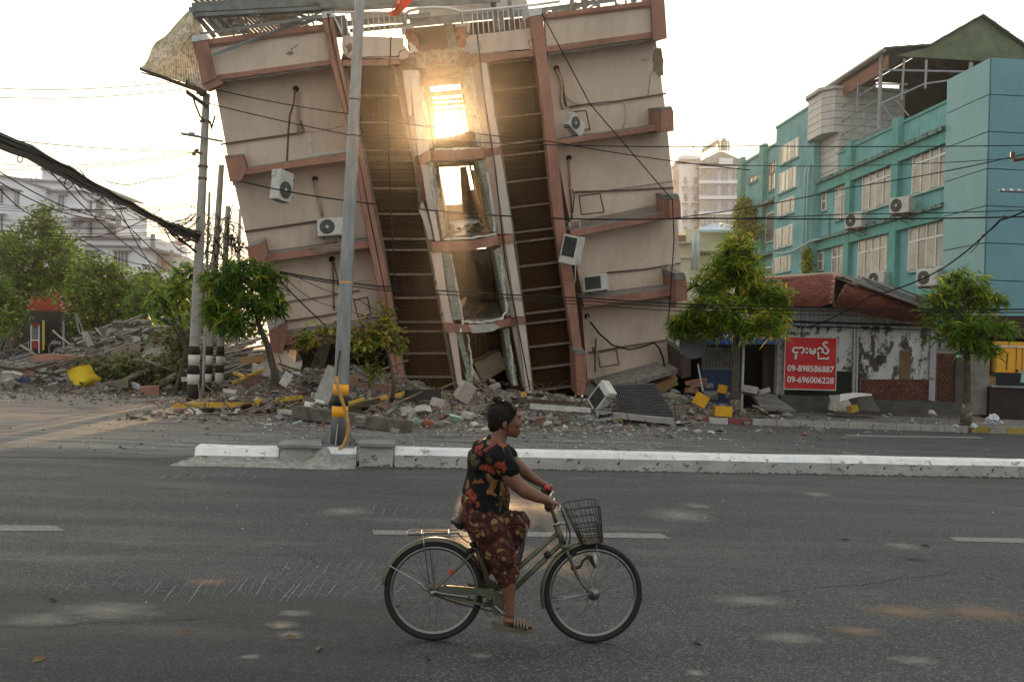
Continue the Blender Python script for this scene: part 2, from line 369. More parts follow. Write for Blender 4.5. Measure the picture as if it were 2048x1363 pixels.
# thin cracks running across the old surface
g=G(); rc_=random.Random(6)
def road_crack(p,q,w,n=26,wob=.10):
 a,b_=PG(*p),PG(*q); t=(b_-a).normalized(); s_=V((t.y,-t.x,0)); vs=[]; o_=0
 for i in range(n+1):
  o_ += rc_.uniform(-wob,wob)*.3; c=a.lerp(b_,i/n)+s_*o_; k=w*rc_.uniform(.3,1.2)*(1 if 0 < i < n else .1); c.z=.0045; vs += [c-s_*k,c+s_*k]
 g.add(vs,[(2*i,2*i+1,2*i+3,2*i+2) for i in range(n)])
for (p,q,w) in (((-20,914),(300,917),.02),((300,917),(382,912),.014),((-20,1252),(420,1240),.004),((1330,985),(1700,1000),.005),((1500,1190),(1960,1150),.004),((60,1110),(360,1092),.004),((900,1000),(780,985),.006),((1960,1150),(2060,1180),.004),((640,1130),(560,1090),.004)): road_crack(p,q,w)
o=g.build('road_cracks',mat('crack_fill',(.012,.012,.012),rough=.95)); tag(o,kind='stuff')
# ================================================================ the median
med_d=(PG(1984,956)-PG(800,936)); med_d.z=0; med_d.normalize(); med_n=V((-med_d.y,med_d.x,0))   # along, and away from the camera
MED0=PG(400,927)
def mp(u,v,z): return V((MED0.x,MED0.y,0))+med_d*u+med_n*v+V((0,0,z))
def mu(px):
 a=PG(px,lerp(927,957,(px-400)/1648)); return (a-MED0).dot(med_d)
MW,MH=.62,.27
conc_face=mat('kerb_face',(.30,.295,.285),(.40,.395,.38),3,.9,bump=.25,bsc=30,spots=(.15,.145,.135),spsc=6,spth=.56,stretch=(1,1,1.6))
med=thing('median_kerb',mp(mu(1200),.3,0),'long white-topped concrete median kerb running behind the cyclist','kerb')
def medblock(u0,u1,top,name,w=MW,h=MH,ch=.06):
 g=G(); prof=[(0,0),(0,h-ch*1.3),(ch,h),(w-ch,h),(w,h-ch),(w,0)]
 n=max(1,int((u1-u0)/.6)); vs=[]; rj=random.Random(int(u0*100))
 for i in range(n+1):
  for (a,z) in prof: vs.append(mp(lerp(u0,u1,i/n),a+rj.uniform(-.006,.006),z+(rj.uniform(-.006,.006) if z else 0)))
 k=len(prof); fs=[]; mi=[]
 for i in range(n):
  for j in range(k-1): fs.append((i*k+j,(i+1)*k+j,(i+1)*k+j+1,i*k+j+1)); mi.append(1 if j in (1,2,3) else 0)
 fs += [tuple(range(k)),tuple(n*k+j for j in range(k-1,-1,-1))]; mi += [0,0]
 return mesh_obj(name,vs,fs,[conc_face,top],med,False,mi)
u_l,u_a,u_b,u_c,u_d,u_e=mu(388),mu(556),mu(640),mu(712),mu(716),mu(786)
medblock(u_l,u_a,white_paint,'kerb_block',h=.25,ch=.09); medblock(u_b+.02,u_c,white_paint,'kerb_block',h=.29,ch=.08)
uu=u_e+.02
while uu < mu(2048)+6:
 medblock(uu,uu+3.595,white_paint,'kerb_block'); uu += 3.6
pit=mat('grey_cover',(.17,.17,.165),(.23,.23,.22),3,.85,bump=.2)
for (a,b_,h) in ((u_a+.01,u_b,.27),(u_d+.01,u_e,.31)):
 g=G(); g.box((0,0,0),(b_-a-.01,MW,h)); vs=[mp((a+b_)/2+x,MW/2+y,h/2+z) for x,y,z in g.v]; mesh_obj('cover_box',vs,g.f,conc_face,med)
 g=G(); g.box((0,0,0),(b_-a+.05,MW+.1,.055),bev=.006); vs=[mp((a+b_)/2+x,MW/2+y-.02,h+.03+z) for x,y,z in g.v]; mesh_obj('cover_slab',vs,g.f,pit,med)
g=G(); u=u_e+.35
while u < mu(2100):
 g.tube([mp(u,-.003,.115),mp(u,.02,.115)],.016,7); g.tube([mp(u-.006,-.002,.13),mp(u+.03,-.002,.15)],.006,5); u += .65
o=g.build('weep_hole',mat('weep_black',(.02,.02,.018),rough=.9),med); o['kind']='stuff'
# dirt drifted along the foot of the kerb
g=G(); rgd=random.Random(2); u=u_l
while u < mu(2100):
 g.rock(mp(u,-rgd.uniform(.0,.12) ** 1.0,.004),(rgd.uniform(.02,.10),rgd.uniform(.02,.07),rgd.uniform(.01,.03)),rgd,.3); u += rgd.uniform(.01,.09)
o=g.build('kerb_dirt',mat('kerb_dirt_brown',(.07,.062,.052),(.13,.118,.10),9,.95)); tag(o,kind='stuff')
# crumbled mortar apron in front of the low end
g=G(); rg=random.Random(9)
def apron(u0,u1,w,h,n=60):
 nv=8; vs=[]
 for i in range(n+1):
  u=lerp(u0,u1,i/n)
  for j in range(nv+1):
   t=j/nv; hh=h*(1-t) ** .8*(1+.5*mnoise.noise(V((u*3,t*2,1))))*min(1,(u-u0)*3,(u1-u)*5)+.035*mnoise.noise(V((u*9,t*7,4)))*(1-t)
   vs.append(mp(u,-t*w*(1+.35*mnoise.noise(V((u*2,0,7))))+.01,max(-.01,hh) if t < 1 else -.01))
 k=nv+1; g.add(vs,[(i*k+j,i*k+j+1,(i+1)*k+j+1,(i+1)*k+j) for i in range(n) for j in range(nv)])
apron(u_l-.3,u_b+.55,.34,.10,90)
apron(u_b-.35,u_c-.25,.46,.24,40)
o=g.build('mortar_apron',mat('rough_mortar',(.19,.185,.175),(.33,.32,.30),14,.95,bump=.8,bsc=50),med); o['kind']='stuff'
# ================================================================ street lamp pole on the median
pb=mp((u_b+u_c)/2-.02,MW/2+.02,.29); dp=pb.y
lamp=thing('lamp_pole',pb,'tall galvanised steel lamp pole with orange and black bands, bolted to the white median','lamp pole')
zt=P(716,-30,dp); zt=V((pb.x+.10,pb.y,zt.z))
def poleat(z): t=(z-pb.z)/(zt.z-pb.z); return pb.lerp(zt,t),lerp(.126,.074,t)
g=G(); seg=14
pts=[poleat(lerp(pb.z,zt.z,i/seg)) for i in range(seg+1)]; g.tube([p for p,r in pts],[r for p,r in pts],24); g.build('shaft',steel,lamp,True)
for py in (200,272,565):
 z=P(705,py,dp).z; p,r=poleat(z); g=G(); g.disc(p,(zt-pb),r+.005,.02); g.build('strap',black if py != 565 else orange_t,lamp)
for (y0,y1,m_) in ((833,812+0,orange_t),(811,790,black),(789,768,orange_t)):
 z0,z1=P(684,y0,dp).z,P(684,y1,dp).z; p,r=poleat(z0); q,r2=poleat(z1); g=G(); g.tube([p,q],[r+.004,r2+.004],24,cap=True); g.build('painted_band',m_,lamp,True)
g=G(); g.box(pb+V((0,0,.012)),(.56,.5,.024)); g.build('base_plate',steel,lamp)
for a in range(4):
 an=a*math.pi/2+.0; e=V((math.cos(an),math.sin(an),0)); s_=V((-e.y,e.x,0))*.008; b0=pb+V((0,0,.024)); g=G()
 g.prism([b0+e*.115-s_,b0+e*.27-s_,b0+e*.22+V((0,0,.12))-s_,b0+e*.12+V((0,0,.34))-s_],s_*2); g.build('gusset',steel,lamp)
for sx in (-1,1):
 for sy in (-1,1):
  g=G(); g.tube([pb+V((sx*.22,sy*.19,.02)),pb+V((sx*.22,sy*.19,.085))],.016,6); g.build('anchor_bolt',rust,lamp)
cnd=[(672,752),(676,775),(684,800),(692,825),(697,850),(694,872),(688,888),(676,902),(668,907)]
g=G(); g.tube([P(x,y,dp-.26) for x,y in cnd],.028,10); o=g.build('conduit',mat('ochre_conduit',(.38,.20,.06),(.45,.26,.09),8,.6),lamp,True)
g=G(); g.tube([P(680,700,dp-.16),P(676,730,dp-.2),P(673,756,dp-.26)],.011,6); g.build('feed_wire',cable_m,lamp)
# ================================================================ the leaning building
TH,YW=R(11.5),R(11)
bN=V((-math.sin(YW)*math.cos(TH),math.cos(YW)*math.cos(TH),math.sin(TH)))      # inward, tipping up: the front leans over the street
B0=V((-1.55,33.2,0))
def W(x,y,off=0.0): return hit(x,y,B0+bN*off,bN)
tower=thing('leaning_building',V((-1.5,34,0)),'collapsed four-storey pale pink building leaning over the street with its lowest floor crushed','building')
def slab(poly,o1,o2,m,name,jag=0,n=3,kind=None,par=None,sm=False,lab=None):
 g=G(); pts=[W(x,y,o1) for x,y in poly]
 if jag: g.shard(pts,bN*(o2-o1),jag,n)
 else: g.prism(pts,bN*(o2-o1))
 o=g.build(name,m,par or tower,sm)
 if kind: o['kind']=kind
 if lab: o['label']=lab
 return o
WALL=.85           # the outer walls stand back behind ledges and piers
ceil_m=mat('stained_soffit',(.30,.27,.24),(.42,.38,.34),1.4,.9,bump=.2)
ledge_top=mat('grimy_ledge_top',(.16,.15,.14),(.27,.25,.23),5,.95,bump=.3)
# ---- outer walls, four floors on each wing (each floor its own wall field down to its ledge)
Lw=[[(426,150),(668,112),(706,322),(466,372)],[(462,340),(700,300),(752,495),(506,534)],[(500,510),(746,470),(792,668),(548,704)],]
Rw=[[(1088,94),(1309,60),(1337,262),(1112,296)],[(1108,278),(1333,240),(1351,424),(1144,462)],[(1136,446),(1351,400),(1366,588),(1170,612)],[(1162,598),(1364,560),(1378,742),(1178,792)]]
for q in Lw+Rw: slab(q,WALL+.002*(q[0][1] % 7),8.2,plaster,'wall')
# ---- parapets at the top
slab([(413,92),(650,61),(663,121),(429,154)],0.06,.28,plaster,'parapet')
slab([(411,79),(647,48),(650,62),(414,94)],-.02,.34,pink,'coping')
slab([(413,87),(650,55.5),(651,58),(413.5,90)],-.06,-.02,pink,'coping_bead')
slab([(429,151),(663,119),(665,129),(431,161)],0,WALL+.1,pink,'cornice')
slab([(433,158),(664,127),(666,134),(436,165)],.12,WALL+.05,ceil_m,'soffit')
slab([(1090,40),(1303,12),(1306,66),(1093,95)],0.06,.28,plaster,'parapet')
slab([(1083,28),(1303,1),(1304,13),(1086,41)],-.02,.34,pink,'coping')
slab([(1087,34),(1302,7.5),(1302,10),(1087,37)],-.06,-.02,pink,'coping_bead')
slab([(1091,93),(1306,64),(1307,75),(1094,105)],0,WALL+.1,pink,'cornice')
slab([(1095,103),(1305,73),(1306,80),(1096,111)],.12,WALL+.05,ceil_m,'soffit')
# ---- corner piers with a knocked-back chin
def pier(poly,o1,o2,cap=None,m=pink,name='corner_pier'):
 o=slab(poly,o1,o2,m,name)
 if cap: slab(cap,o1-.03,o2+.03,white_paint if m is pink and name == 'parapet_pier' else concrete,'pier_cap')
 return o
pier([(384,82),(414,78),(432,156),(405,168)],-.12,.9,None,name='parapet_pier'); slab([(383,72),(412,68),(415,79),(384,84)],-.15,.93,white_paint,'pier_cap')
slab([(404,166),(432,154),(447,166),(436,172),(412,181)],-.06,1.0,pink,'pier_foot')
pier([(1302,-14),(1328,-16),(1333,62),(1306,66)],-.12,.9,None,name='parapet_pier'); slab([(1305,62),(1333,58),(1334,77),(1308,81)],-.16,.9,pink,'pier_foot')
for (pl,tp) in (([(449,312),(484,309),(493,338),(483,361),(460,364)],[(449,311),(484,308),(484.5,311),(449,314)]),
     ([(494,494),(528,481),(535,508),(526,531),(499,532)],[(494,493),(528,480),(529,483),(495,497)]),
     ([(537,660),(567,644),(573,666),(566,707),(542,702)],[(537,659),(567,643),(568,646),(538,663)])):
 slab(pl,-.10,WALL+.1,pink,'corner_pier'); slab(tp,-.12,WALL+.1,concrete,'pier_cap')
for (pl,tp) in (([(1323,218),(1344,215),(1347,224),(1348,262),(1322,266)],[(1322,215),(1342,212),(1345,217),(1323,221)]),
     ([(1338,394),(1357,392),(1361,404),(1362,436),(1340,440)],[(1337,390),(1355,388),(1359,396),(1338,400)]),
     ([(1351,552),(1370,550),(1374,566),(1375,600),(1353,604)],[(1350,547),(1368,545),(1373,556),(1351,560)])):
 slab(pl,-.45,WALL+.2,pink,'corner_pier'); slab(tp,-.47,WALL+.2,ledge_top,'pier_cap')
slab([(1360,700),(1378,694),(1381,706),(1382,752),(1364,756)],-.5,WALL+.2,mat('dark_pier',(.07,.05,.045),(.12,.08,.07),6,.9),'corner_pier'); slab([(1358,692),(1372,688),(1380,702),(1362,708)],-.52,WALL+.2,concrete,'pier_cap')
# ---- floor ledges
def ledge(a,b,c,d,kind='salmon'):
 slab([a,b,c,d],0,WALL+.25,pink,'floor_ledge'); dy=lambda p: (p[0],p[1]-1.5)
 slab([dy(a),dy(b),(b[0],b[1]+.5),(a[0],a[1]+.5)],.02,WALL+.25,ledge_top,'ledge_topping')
ledge((484,338),(699,305),(702,319),(482,350)); ledge((527,510),(747,479),(750,493),(526,524)); ledge((566,672),(781,640),(786,657),(567,690))
ledge((1106,281),(1324,249),(1324,260),(1109,290)); ledge((1140,462),(1340,424),(1341,435),(1143,474)); ledge((1166,598),(1352,576),(1353,590),(1169,614))
slab([(1174,786),(1362,735),(1363,744),(1177,797)],-.1,WALL+.25,concrete,'floor_ledge')
# ---- wall-wide salmon pillars either side of the windows
def column(L,Rr,o1,o2,name,m=pink,joints=()):
 ys=sorted(L+[(None,None)]*0,key=lambda p: p[1]); g=G()
 n=len(L)
 for i in range(n-1):
  a,b_,c,d=L[i],Rr[i],Rr[i+1],L[i+1]; gap=.8 if i in joints else 0
  g.prism([W(*a,o1),W(*b_,o1),W(c[0],c[1]-gap,o1),W(d[0],d[1]-gap,o1)],bN*(o2-o1))
 return g.build(name,m,tower)
LPl=[(644,34),(660,119),(692.5,239),(715,355),(725,420),(760,598),(789,778)]
LPm=[(654.5,33),(671.5,122),(697.5,221),(719.5,328),(737,423),(770,585),(800,780)]
LPr=[(665,31),(683,126),(702,205),(725,300),(749,424),(780,575),(813,781)]
def strip(L,Rr,o1,o2,name,m):
 for i in range(len(L)-1):
  a,b_,c,d=L[i],Rr[i],Rr[i+1],L[i+1]
  slab([a,b_,(c[0],c[1]-.5),(d[0],d[1]-.5)],o1,o2,m,name)
strip(LPl,[(x-.7,y) for x,y in LPm],-.14,1.3,'pillar_panel',pink); strip([(x+.7,y) for x,y in LPm],LPr,-.10,1.3,'pillar_panel',pink)
slab([(643,24),(653,23),(655,36),(644,37)],-.17,1.0,white_paint,'pillar_cap'); slab([(654,23),(664,22),(684,60),(684,70),(667,34),(655,35)],-.13,1.1,white_paint,'pillar_cap')
RPl=[(1065,58),(1071,113),(1087.5,226),(1107,440),(1124,560),(1142,665),(1148,702)]
RPl=[(1060,32),(1071,113),(1087,226),(1108,440),(1126,560),(1142,665),(1148,702)]
RPr=[(1085,28),(1093,110),(1107,223),(1129,403+37),(1148,560),(1160,665),(1164,698)]
strip(RPl,RPr,-.14,1.3,'pillar_panel',pink)
slab([(1057,18),(1083,15),(1085,29),(1060,33)],-.17,1.0,white_paint,'pillar_cap')
slab([(1151,706),(1171,704),(1174,789),(1154,790)],-.55,.9,pink,'pillar_stump'); slab([(1149,701),(1168,699),(1172,707),(1151,709)],-.57,.9,ledge_top,'stump_top')
# ---- parapet between the pillars with its broken middle
slab([(685,71),(807,76),(806,88),(812,96),(822,112),(808,118),(795,117),(760,115),(735,116),(715,113),(702,116),(691,111),(684,96)],.06,.3,plaster,'parapet',.02,2)
slab([(684,121),(797,119),(801,129),(686,131)],-.02,.9,pink,'roof_band')
slab([(934,71),(1062,56),(1068,100),(1040,101),(1010,105),(985,107),(950,110),(940,107),(931,104)],.06,.3,plaster,'parapet',.02,2)
slab([(929,113),(1066,100),(1071,112),(958,126),(944,122)],-.02,.9,pink,'roof_band')
tornc=mat('torn_concrete',(.24,.19,.14),(.36,.31,.25),6,.95,bump=.6)
slab([(825,122),(842,112),(880,107),(920,107),(945,110),(946,124),(915,128),(875,130),(822,137)],-.08,.9,tornc,'broken_roof_slab',.09,4)
slab([(848,108),(870,101),(905,99),(925,95),(930,108),(900,110),(860,112)],-.02,.7,tornc,'broken_parapet_core',.10,4)
rt=random.Random(33); g=G()
for i in range(110): x=rt.uniform(820,950); g.rock(W(x,113+6*math.sin((x-820)/130*3.14)*-1+rt.uniform(-5,22),rt.uniform(-.16,.05)),(rt.uniform(.06,.24),rt.uniform(.05,.15),rt.uniform(.04,.14)),rt)
o=g.build('torn_edge_debris',mat('torn_brick_mix',(.30,.22,.15),(.22,.11,.08),5,.95,bump=.5),tower); o['kind']='stuff'
# exposed brick stubs of the parapet ends, course by course
def brick_stub(pl,pr,n,nm):
 for i in range(n):
  t0,t1=i/n,(i+.9)/n
  a,b_=(lerp(pl[0][0],pl[1][0],t0),lerp(pl[0][1],pl[1][1],t0)),(lerp(pr[0][0],pr[1][0],t0),lerp(pr[0][1],pr[1][1],t0))
  d,c=(lerp(pl[0][0],pl[1][0],t1),lerp(pl[0][1],pl[1][1],t1)),(lerp(pr[0][0],pr[1][0],t1),lerp(pr[0][1],pr[1][1],t1)); j=rnd.uniform(-3,3)
  slab([(a[0]+j,a[1]),(b_[0]+rnd.uniform(-3,3),b_[1]),(c[0]+rnd.uniform(-3,3),c[1]),(d[0]+j,d[1])],.02+rnd.uniform(-.04,.05),.35,brick_red if rnd.random() < .6 else conc_pale,'brick')
brick_stub([(809,52),(822,108)],[(826,50),(843,112)],9,'b'); brick_stub([(916,48),(918,102)],[(938,46),(936,102)],9,'b')
slab([(803,56),(812,52),(811,66),(806,72)],-.05,.2,plaster_lt,'plaster_flake',.02); slab([(933,44),(941,48),(940,68),(934,62)],-.05,.2,plaster_lt,'plaster_flake',.02)
slab([(817,84),(830,92),(838,112),(824,116)],-.02,.2,plaster_lt,'plaster_flake',.03); slab([(938,84),(962,82),(968,98),(948,108),(932,106)],-.02,.08,conc_pale,'plaster_flake',.03)
# ---- railing along the parapet
rail_m=mat('white_rail',(.62,.62,.60),rough=.5)
rail=[]
g=G(); g.tube([W(668,25,.1),W(760,25,.1),W(812,27,.1)],.04,8); g.build('top_rail',rail_m,tower,True)
g=G(); g.tube([W(812,50,.1),W(810,30,.08),W(818,22,-.1),W(840,17,-.5),W(868,15,-.7),W(900,17,-.5),W(922,24,-.1),W(925,48,.1)],.05,8); g.build('curved_rail',rail_m,tower,True)
g=G(); g.tube([W(925,24,.1),W(1000,17,.1),W(1070,10,.1),W(1120,3,.1)],.045,8); g.build('top_rail',rail_m,tower,True)
def balusters(x0,x1,n,ya,yb,yc,yd):
 for i in range(n):
  t=i/(n-1); g=G(); dx=lerp(3,5,t)
  g.tube([W(lerp(x0,x1,t),lerp(ya,yb,t),.1),W(lerp(x0,x1,t)+dx,lerp(yc,yd,t),.12)],.017,5); g.build('baluster',rail_m,tower)
balusters(682,788,11,27,27,70,74); balusters(944,1046,11,22,13,69,57)
# ---- glazed stair bays: frames, rails, tinted panes, curtains behind
frame_m=mat('weathered_frame',(.12,.095,.075),(.22,.18,.15),8,.75)
bars_L=[(130,718,786),(191,718,794),(245,724,812),(301,728,822),(322,732,828),(377,741,838),(428,750,838),(478,758,850),(500,762,853),(549,774,868),(596,785,872),(644,795,882),(663,800,886),(707,806,892),(754,814,902),(783,818,908)]
def Ll(y): return np.interp(y,[126,205,300,424,575,781],[686,704,727,751,782,814])
def Lr(y): return np.interp(y,[132,231,327,400,577,787],[786,806,828,838,871,910])
def Rl(y): return np.interp(y,[125,226,296,420,560,633,785],[974,991,1001,1021,1040,1049,1067])
def Rr_(y): return np.interp(y,[113,226,440,560,665,790],[1070,1086,1108,1126,1142,1150])
strip([(Lr(y)-1,y) for y in (131,231,327)],[(Lr(y)+5,y) for y in (131,231,327)],.2,.8,'window_mullion',frame_m)
strip([(Lr(y),y) for y in (322,400,577,790)],[(Lr(y)+6,y) for y in (322,400,577,790)],.15,.8,'window_mullion',frame_m)
strip([(Ll(y)-2,y) for y in (128,300,500,785)],[(Ll(y)+4,y) for y in (128,300,500,785)],.2,.8,'window_mullion',frame_m)
bar_m=mat('dark_bar',(.03,.022,.016),rough=.9,spec=.1)
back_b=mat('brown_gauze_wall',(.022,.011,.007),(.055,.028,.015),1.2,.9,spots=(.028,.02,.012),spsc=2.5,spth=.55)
for i in range(len(bars_L)):
 y=bars_L[i][0]; slab([(Ll(y)+3,y-1.6),(Lr(y),y-1.6),(Lr(y),y+1.6),(Ll(y)+3,y+1.6)],.18,.5,frame_m,'window_rail')
 if i+1 < len(bars_L):
  y2=bars_L[i+1][0]; slab([(Ll(y)+3,y+1.6),(Lr(y),y+1.6),(Lr(y2),y2-1.6),(Ll(y2)+3,y2-1.6)],.30,.32,glassbrown,'pane')
  if y2-y > 15:
   for k in range(1,int((y2-y)/8)):
    yy=y+k*8+rnd.uniform(-1,1); g=G(); g.tube([W(Ll(yy)+3,yy+rnd.uniform(-.8,.8),.26),W(Lr(yy),yy+rnd.uniform(-.8,.8),.26)],rnd.uniform(.008,.016),4); o=g.build('window_bar',bar_m,tower)
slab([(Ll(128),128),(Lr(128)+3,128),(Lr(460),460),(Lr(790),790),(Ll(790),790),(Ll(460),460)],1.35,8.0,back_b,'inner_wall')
for i in range(len(bars_R := [123,177,231,284,307,360,411,461,480,529,577,623,643,690,733,777])):
 y=bars_R[i]; sl=5
 def edge(yy): return (Rl(yy)+1,yy+sl),(Rr_(yy),yy-sl)
 a,b_=edge(y); slab([(a[0],a[1]-1.5),(b_[0],b_[1]-1.5),(b_[0],b_[1]+1.5),(a[0],a[1]+1.5)],.18,.5,frame_m,'window_rail')
 if i < 15:
  c,d=edge(bars_R[i+1]); slab([(a[0],a[1]+1.5),(b_[0],b_[1]+1.5),(d[0],d[1]-1.5),(c[0],c[1]-1.5)],.30,.32,glassbrown,'pane')
  for k in range(1,int((bars_R[i+1]-y)/10)):
   yy=y+k*10+rnd.uniform(-1,1); (e0,e1)=edge(yy); g=G(); g.tube([W(*e0,.28),W(*e1,.28)],rnd.uniform(.006,.012),4); g.build('window_bar',bar_m,tower)
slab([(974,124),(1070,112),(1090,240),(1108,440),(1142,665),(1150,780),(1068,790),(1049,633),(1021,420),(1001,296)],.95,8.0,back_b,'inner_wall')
strip([(Rl(y)-1,y) for y in (123,300,500,790)],[(Rl(y)+2.5,y) for y in (123,300,500,790)],.16,.7,'window_mullion',frame_m)
cur_m=mat('faded_curtain',(.40,.27,.20),(.55,.40,.32),5,.95,stretch=(6,6,.5),trans=.25)
def curtain(x0,y0,x1,y1,off,dxb=0,n=22,m=cur_m,amp=.05):
 vs=[]; nv=5
 for j in range(nv+1):
  for i in range(n+1):
   t,s=i/n,j/nv; x=lerp(x0,x1,t)+dxb*s; y=lerp(y0,y1,s)+rnd.uniform(-.6,.6)*(j == nv)*2
   vs.append(W(x,y,off+amp*math.sin(t*n*1.1+s)+.02*mnoise.noise(V((t*8,s*2,x0)))))
 fs=[(j*(n+1)+i,j*(n+1)+i+1,(j+1)*(n+1)+i+1,(j+1)*(n+1)+i) for j in range(nv) for i in range(n)]
 return mesh_obj('curtain',vs,fs,m,tower,True)
curtain(720,134,770,189,.62); curtain(722,192,768,243,.6,4); curtain(804,552,852,594,.6,3); curtain(814,670,876,704,.6,5); curtain(820,711,880,752,.62,4); curtain(824,757,890,781,.62,2)
cloth_w=mat('crumpled_sheet',(.5,.47,.45),(.62,.6,.57),8,.95,bump=.5)
g=G()
for i in range(16): g.ball(W(764+i*5,471+rnd.uniform(-7,3),.7),(.16,.12,rnd.uniform(.07,.16)),Euler((rnd.random(),rnd.random(),rnd.random()*3)),7,5,.25)
g.build('crumpled_bedding',cloth_w,tower)
# yellow boxes seen behind the dark panes at lower right
box_m=mat('amber_box',(.30,.19,.05),(.24,.15,.05),6,.9)
for (x,y,w,h) in ((1088,716,13,20),(1105,722,18,22),(1076,712,8,18),(1082,757,26,18),(1112,750,20,18)):
 slab([(x-w/2,y-h/2),(x+w/2,y-h/2-2),(x+w/2+2,y+h/2-2),(x-w/2+2,y+h/2)],.7,.93,box_m,'stacked_carton')
# ---- columns flanking the open central bay
pc=plaster_lt
strip([(974-15,126),(984,296)],[(973,126),(1000,293)],-.12,.8,'white_pillar_panel',pc)
strip([(984.5,312),(1003,420),(1009,468)],[(1001.5,309),(1019,418),(1026,468)],-.12,.8,'white_pillar_panel',pc)
strip([(1011,487),(1034,633)],[(1027,486),(1048,633)],-.12,.8,'white_pillar_panel',pc)
strip([(1035,650),(1044,712),(1053,785)],[(1050,648),(1058,712),(1066,785)],-.12,.8,'white_pillar_panel',pc)
for q in ([(984,297),(1000.5,294),(1002,309),(985,312)],[(1009,471),(1026,469),(1027.5,486),(1011,488)],[(1033,635),(1048,634),(1051,648),(1036,650)]): slab(q,-.15,.8,pink,'floor_band')
strip([(942,133),(968,296)],[(959.5,123),(983.5,294)],.15,.9,'inner_pillar_panel',plaster)
strip([(969,312),(982,390),(992,468)],[(984,311),(1002,420),(1009,468)],.15,.9,'inner_pillar_panel',plaster)
strip([(1002,490),(1022,634)],[(1011,487),(1034,634)],.15,.9,'inner_pillar_panel',plaster)
strip([(1024,652),(1047,772)],[(1036,650),(1054,786)],.15,.9,'inner_pillar_panel',plaster)
for q in ([(965,298),(984,296),(986,313),(968,315)],[(993,472),(1009,470),(1011,488),(996,492)],[(1018,640),(1034,635),(1037,650),(1022,655)]): slab(q,.1,.9,pink,'floor_band')
# left of the bay: plaster shell, brown brick stripe, pale column
strip([(806,141),(818,232)],[(820,140),(824,231)],.02,.5,'plaster_shell',pc)
slab([(817,231),(826,231),(837,310),(829,312)],.15,.5,conc_green,'bare_blockwork')
strip([(820,140),(838,312)],[(833,140),(858,300)],-.05,.8,'pale_pillar_panel',pc)
strip([(843,330),(853,400),(871,482)],[(857,330),(866,400),(880,482)],-.05,.8,'pale_pillar_panel',pc)
strip([(862,505),(876,577),(891,645)],[(883,503),(892,577),(906,645)],-.05,.8,'pale_pillar_panel',plaster)
strip([(897,661),(915,770)],[(912,660),(926,776)],-.05,.8,'pale_pillar_panel',plaster)
for i in range(20):     # broken brick edge of the torn wall
 y=333+i*9; slab([(Lr(y)+6,y),(Lr(y)+rnd.uniform(10,15),y),(Lr(y)+rnd.uniform(10,15),y+8),(Lr(y)+7,y+8)],.1+rnd.uniform(-.04,.04),.6,brick_red,'brick')
for (y,h) in ((505,20),(532,26),(556,24),(600,22),(630,24)): slab([(Lr(y)+5,y),(Lr(y)+15,y-1),(Lr(y)+17,y+h),(Lr(y)+7,y+h+3)],.06,.5,pc,'plaster_flake',.03)
slab([(838,420),(846,405),(866,478),(858,480)],.05,.45,pc,'plaster_flake',.04)
# floor bands, bowed like a small balcony
def bowed(xl,yl,xr,yr,h,bow,m,o1=-.35,name='bowed_floor_band',droop=5):
 n=10;
 vs=[]; g=G()
 for i in range(n+1):
  t=i/n; o=o1*math.sin(math.pi*t) ** .7; yy=lerp(yl,yr,t)+bow*math.sin(math.pi*t)
  vs += [W(lerp(xl,xr,t),yy,o),W(lerp(xl,xr,t),yy+h,o),W(lerp(xl,xr,t),yy+h,1.2),W(lerp(xl,xr,t),yy,1.2)]
 g.add(vs,[(i*4+k,i*4+(k+1) % 4,i*4+4+(k+1) % 4,i*4+4+k) for i in range(n) for k in range(4)]+[(3,2,1,0),(n*4,n*4+1,n*4+2,n*4+3)])
 return g.build(name,m,tower)
bowed(856,301,968,296,20,2,pink); bowed(882,484,996,471,19,3,pink); bowed(905,648,1022,635,16,5,pink)
slab([(938,652),(990,648),(1000,655),(985,662),(945,666)],-.42,-.2,conc_pale,'bared_concrete',.02)
slab([(838,316),(858,300),(862,320),(842,330)],-.1,.9,pink,'floor_band'); slab([(862,486),(884,484),(886,503),(866,506)],-.1,.9,pink,'floor_band'); slab([(886,646),(908,645),(910,662),(890,664)],-.1,.9,pink,'floor_band')
# green concrete-block door jambs, block by block
def blocks(L0,L1,R0,R1,n,o1=.0,m=conc_green):
 for i in range(n):
  t0,t1=i/n,(i+.93)/n; j=rnd.uniform(-1.6,1.6); k=rnd.uniform(-2.2,1.8)
  q=[(lerp(L0[0],L1[0],t0),lerp(L0[1],L1[1],t0)),(lerp(R0[0],R1[0],t0)+k,lerp(R0[1],R1[1],t0)),(lerp(R0[0],R1[0],t1)+k,lerp(R0[1],R1[1],t1)),(lerp(L0[0],L1[0],t1),lerp(L0[1],L1[1],t1))]
  slab(q,o1+rnd.uniform(-.03,.03),.9,m,'concrete_block')
blocks((833,141),(857,298),(840,141),(867,296),10); blocks((857,325),(872,400),(868,325),(882,400),6); blocks((872,400),(886,478),(884,398),(893,470),6,-.05)
blocks((884,505),(906,640),(901,503),(926,640),10,-.05); blocks((912,665),(935,750),(924,664),(944,745),7,-.05); blocks((930,748),(937,776),(942,745),(946,774),3,.02,mat('green_paint',(.30,.37,.33),(.38,.44,.4),4,.8))
blocks((928,138),(955,294),(943,136),(967,293),10); blocks((956,322),(990,466),(968,320),(996,464),10); blocks((988,500),(1014,634),(1002,494),(1021,630),10,-.02); blocks((1006,658),(1024,770),(1018,656),(1038,772),8,-.02)
mort=mat('torn_mortar',(.5,.48,.45),(.66,.64,.6),8,.95,bump=.6)
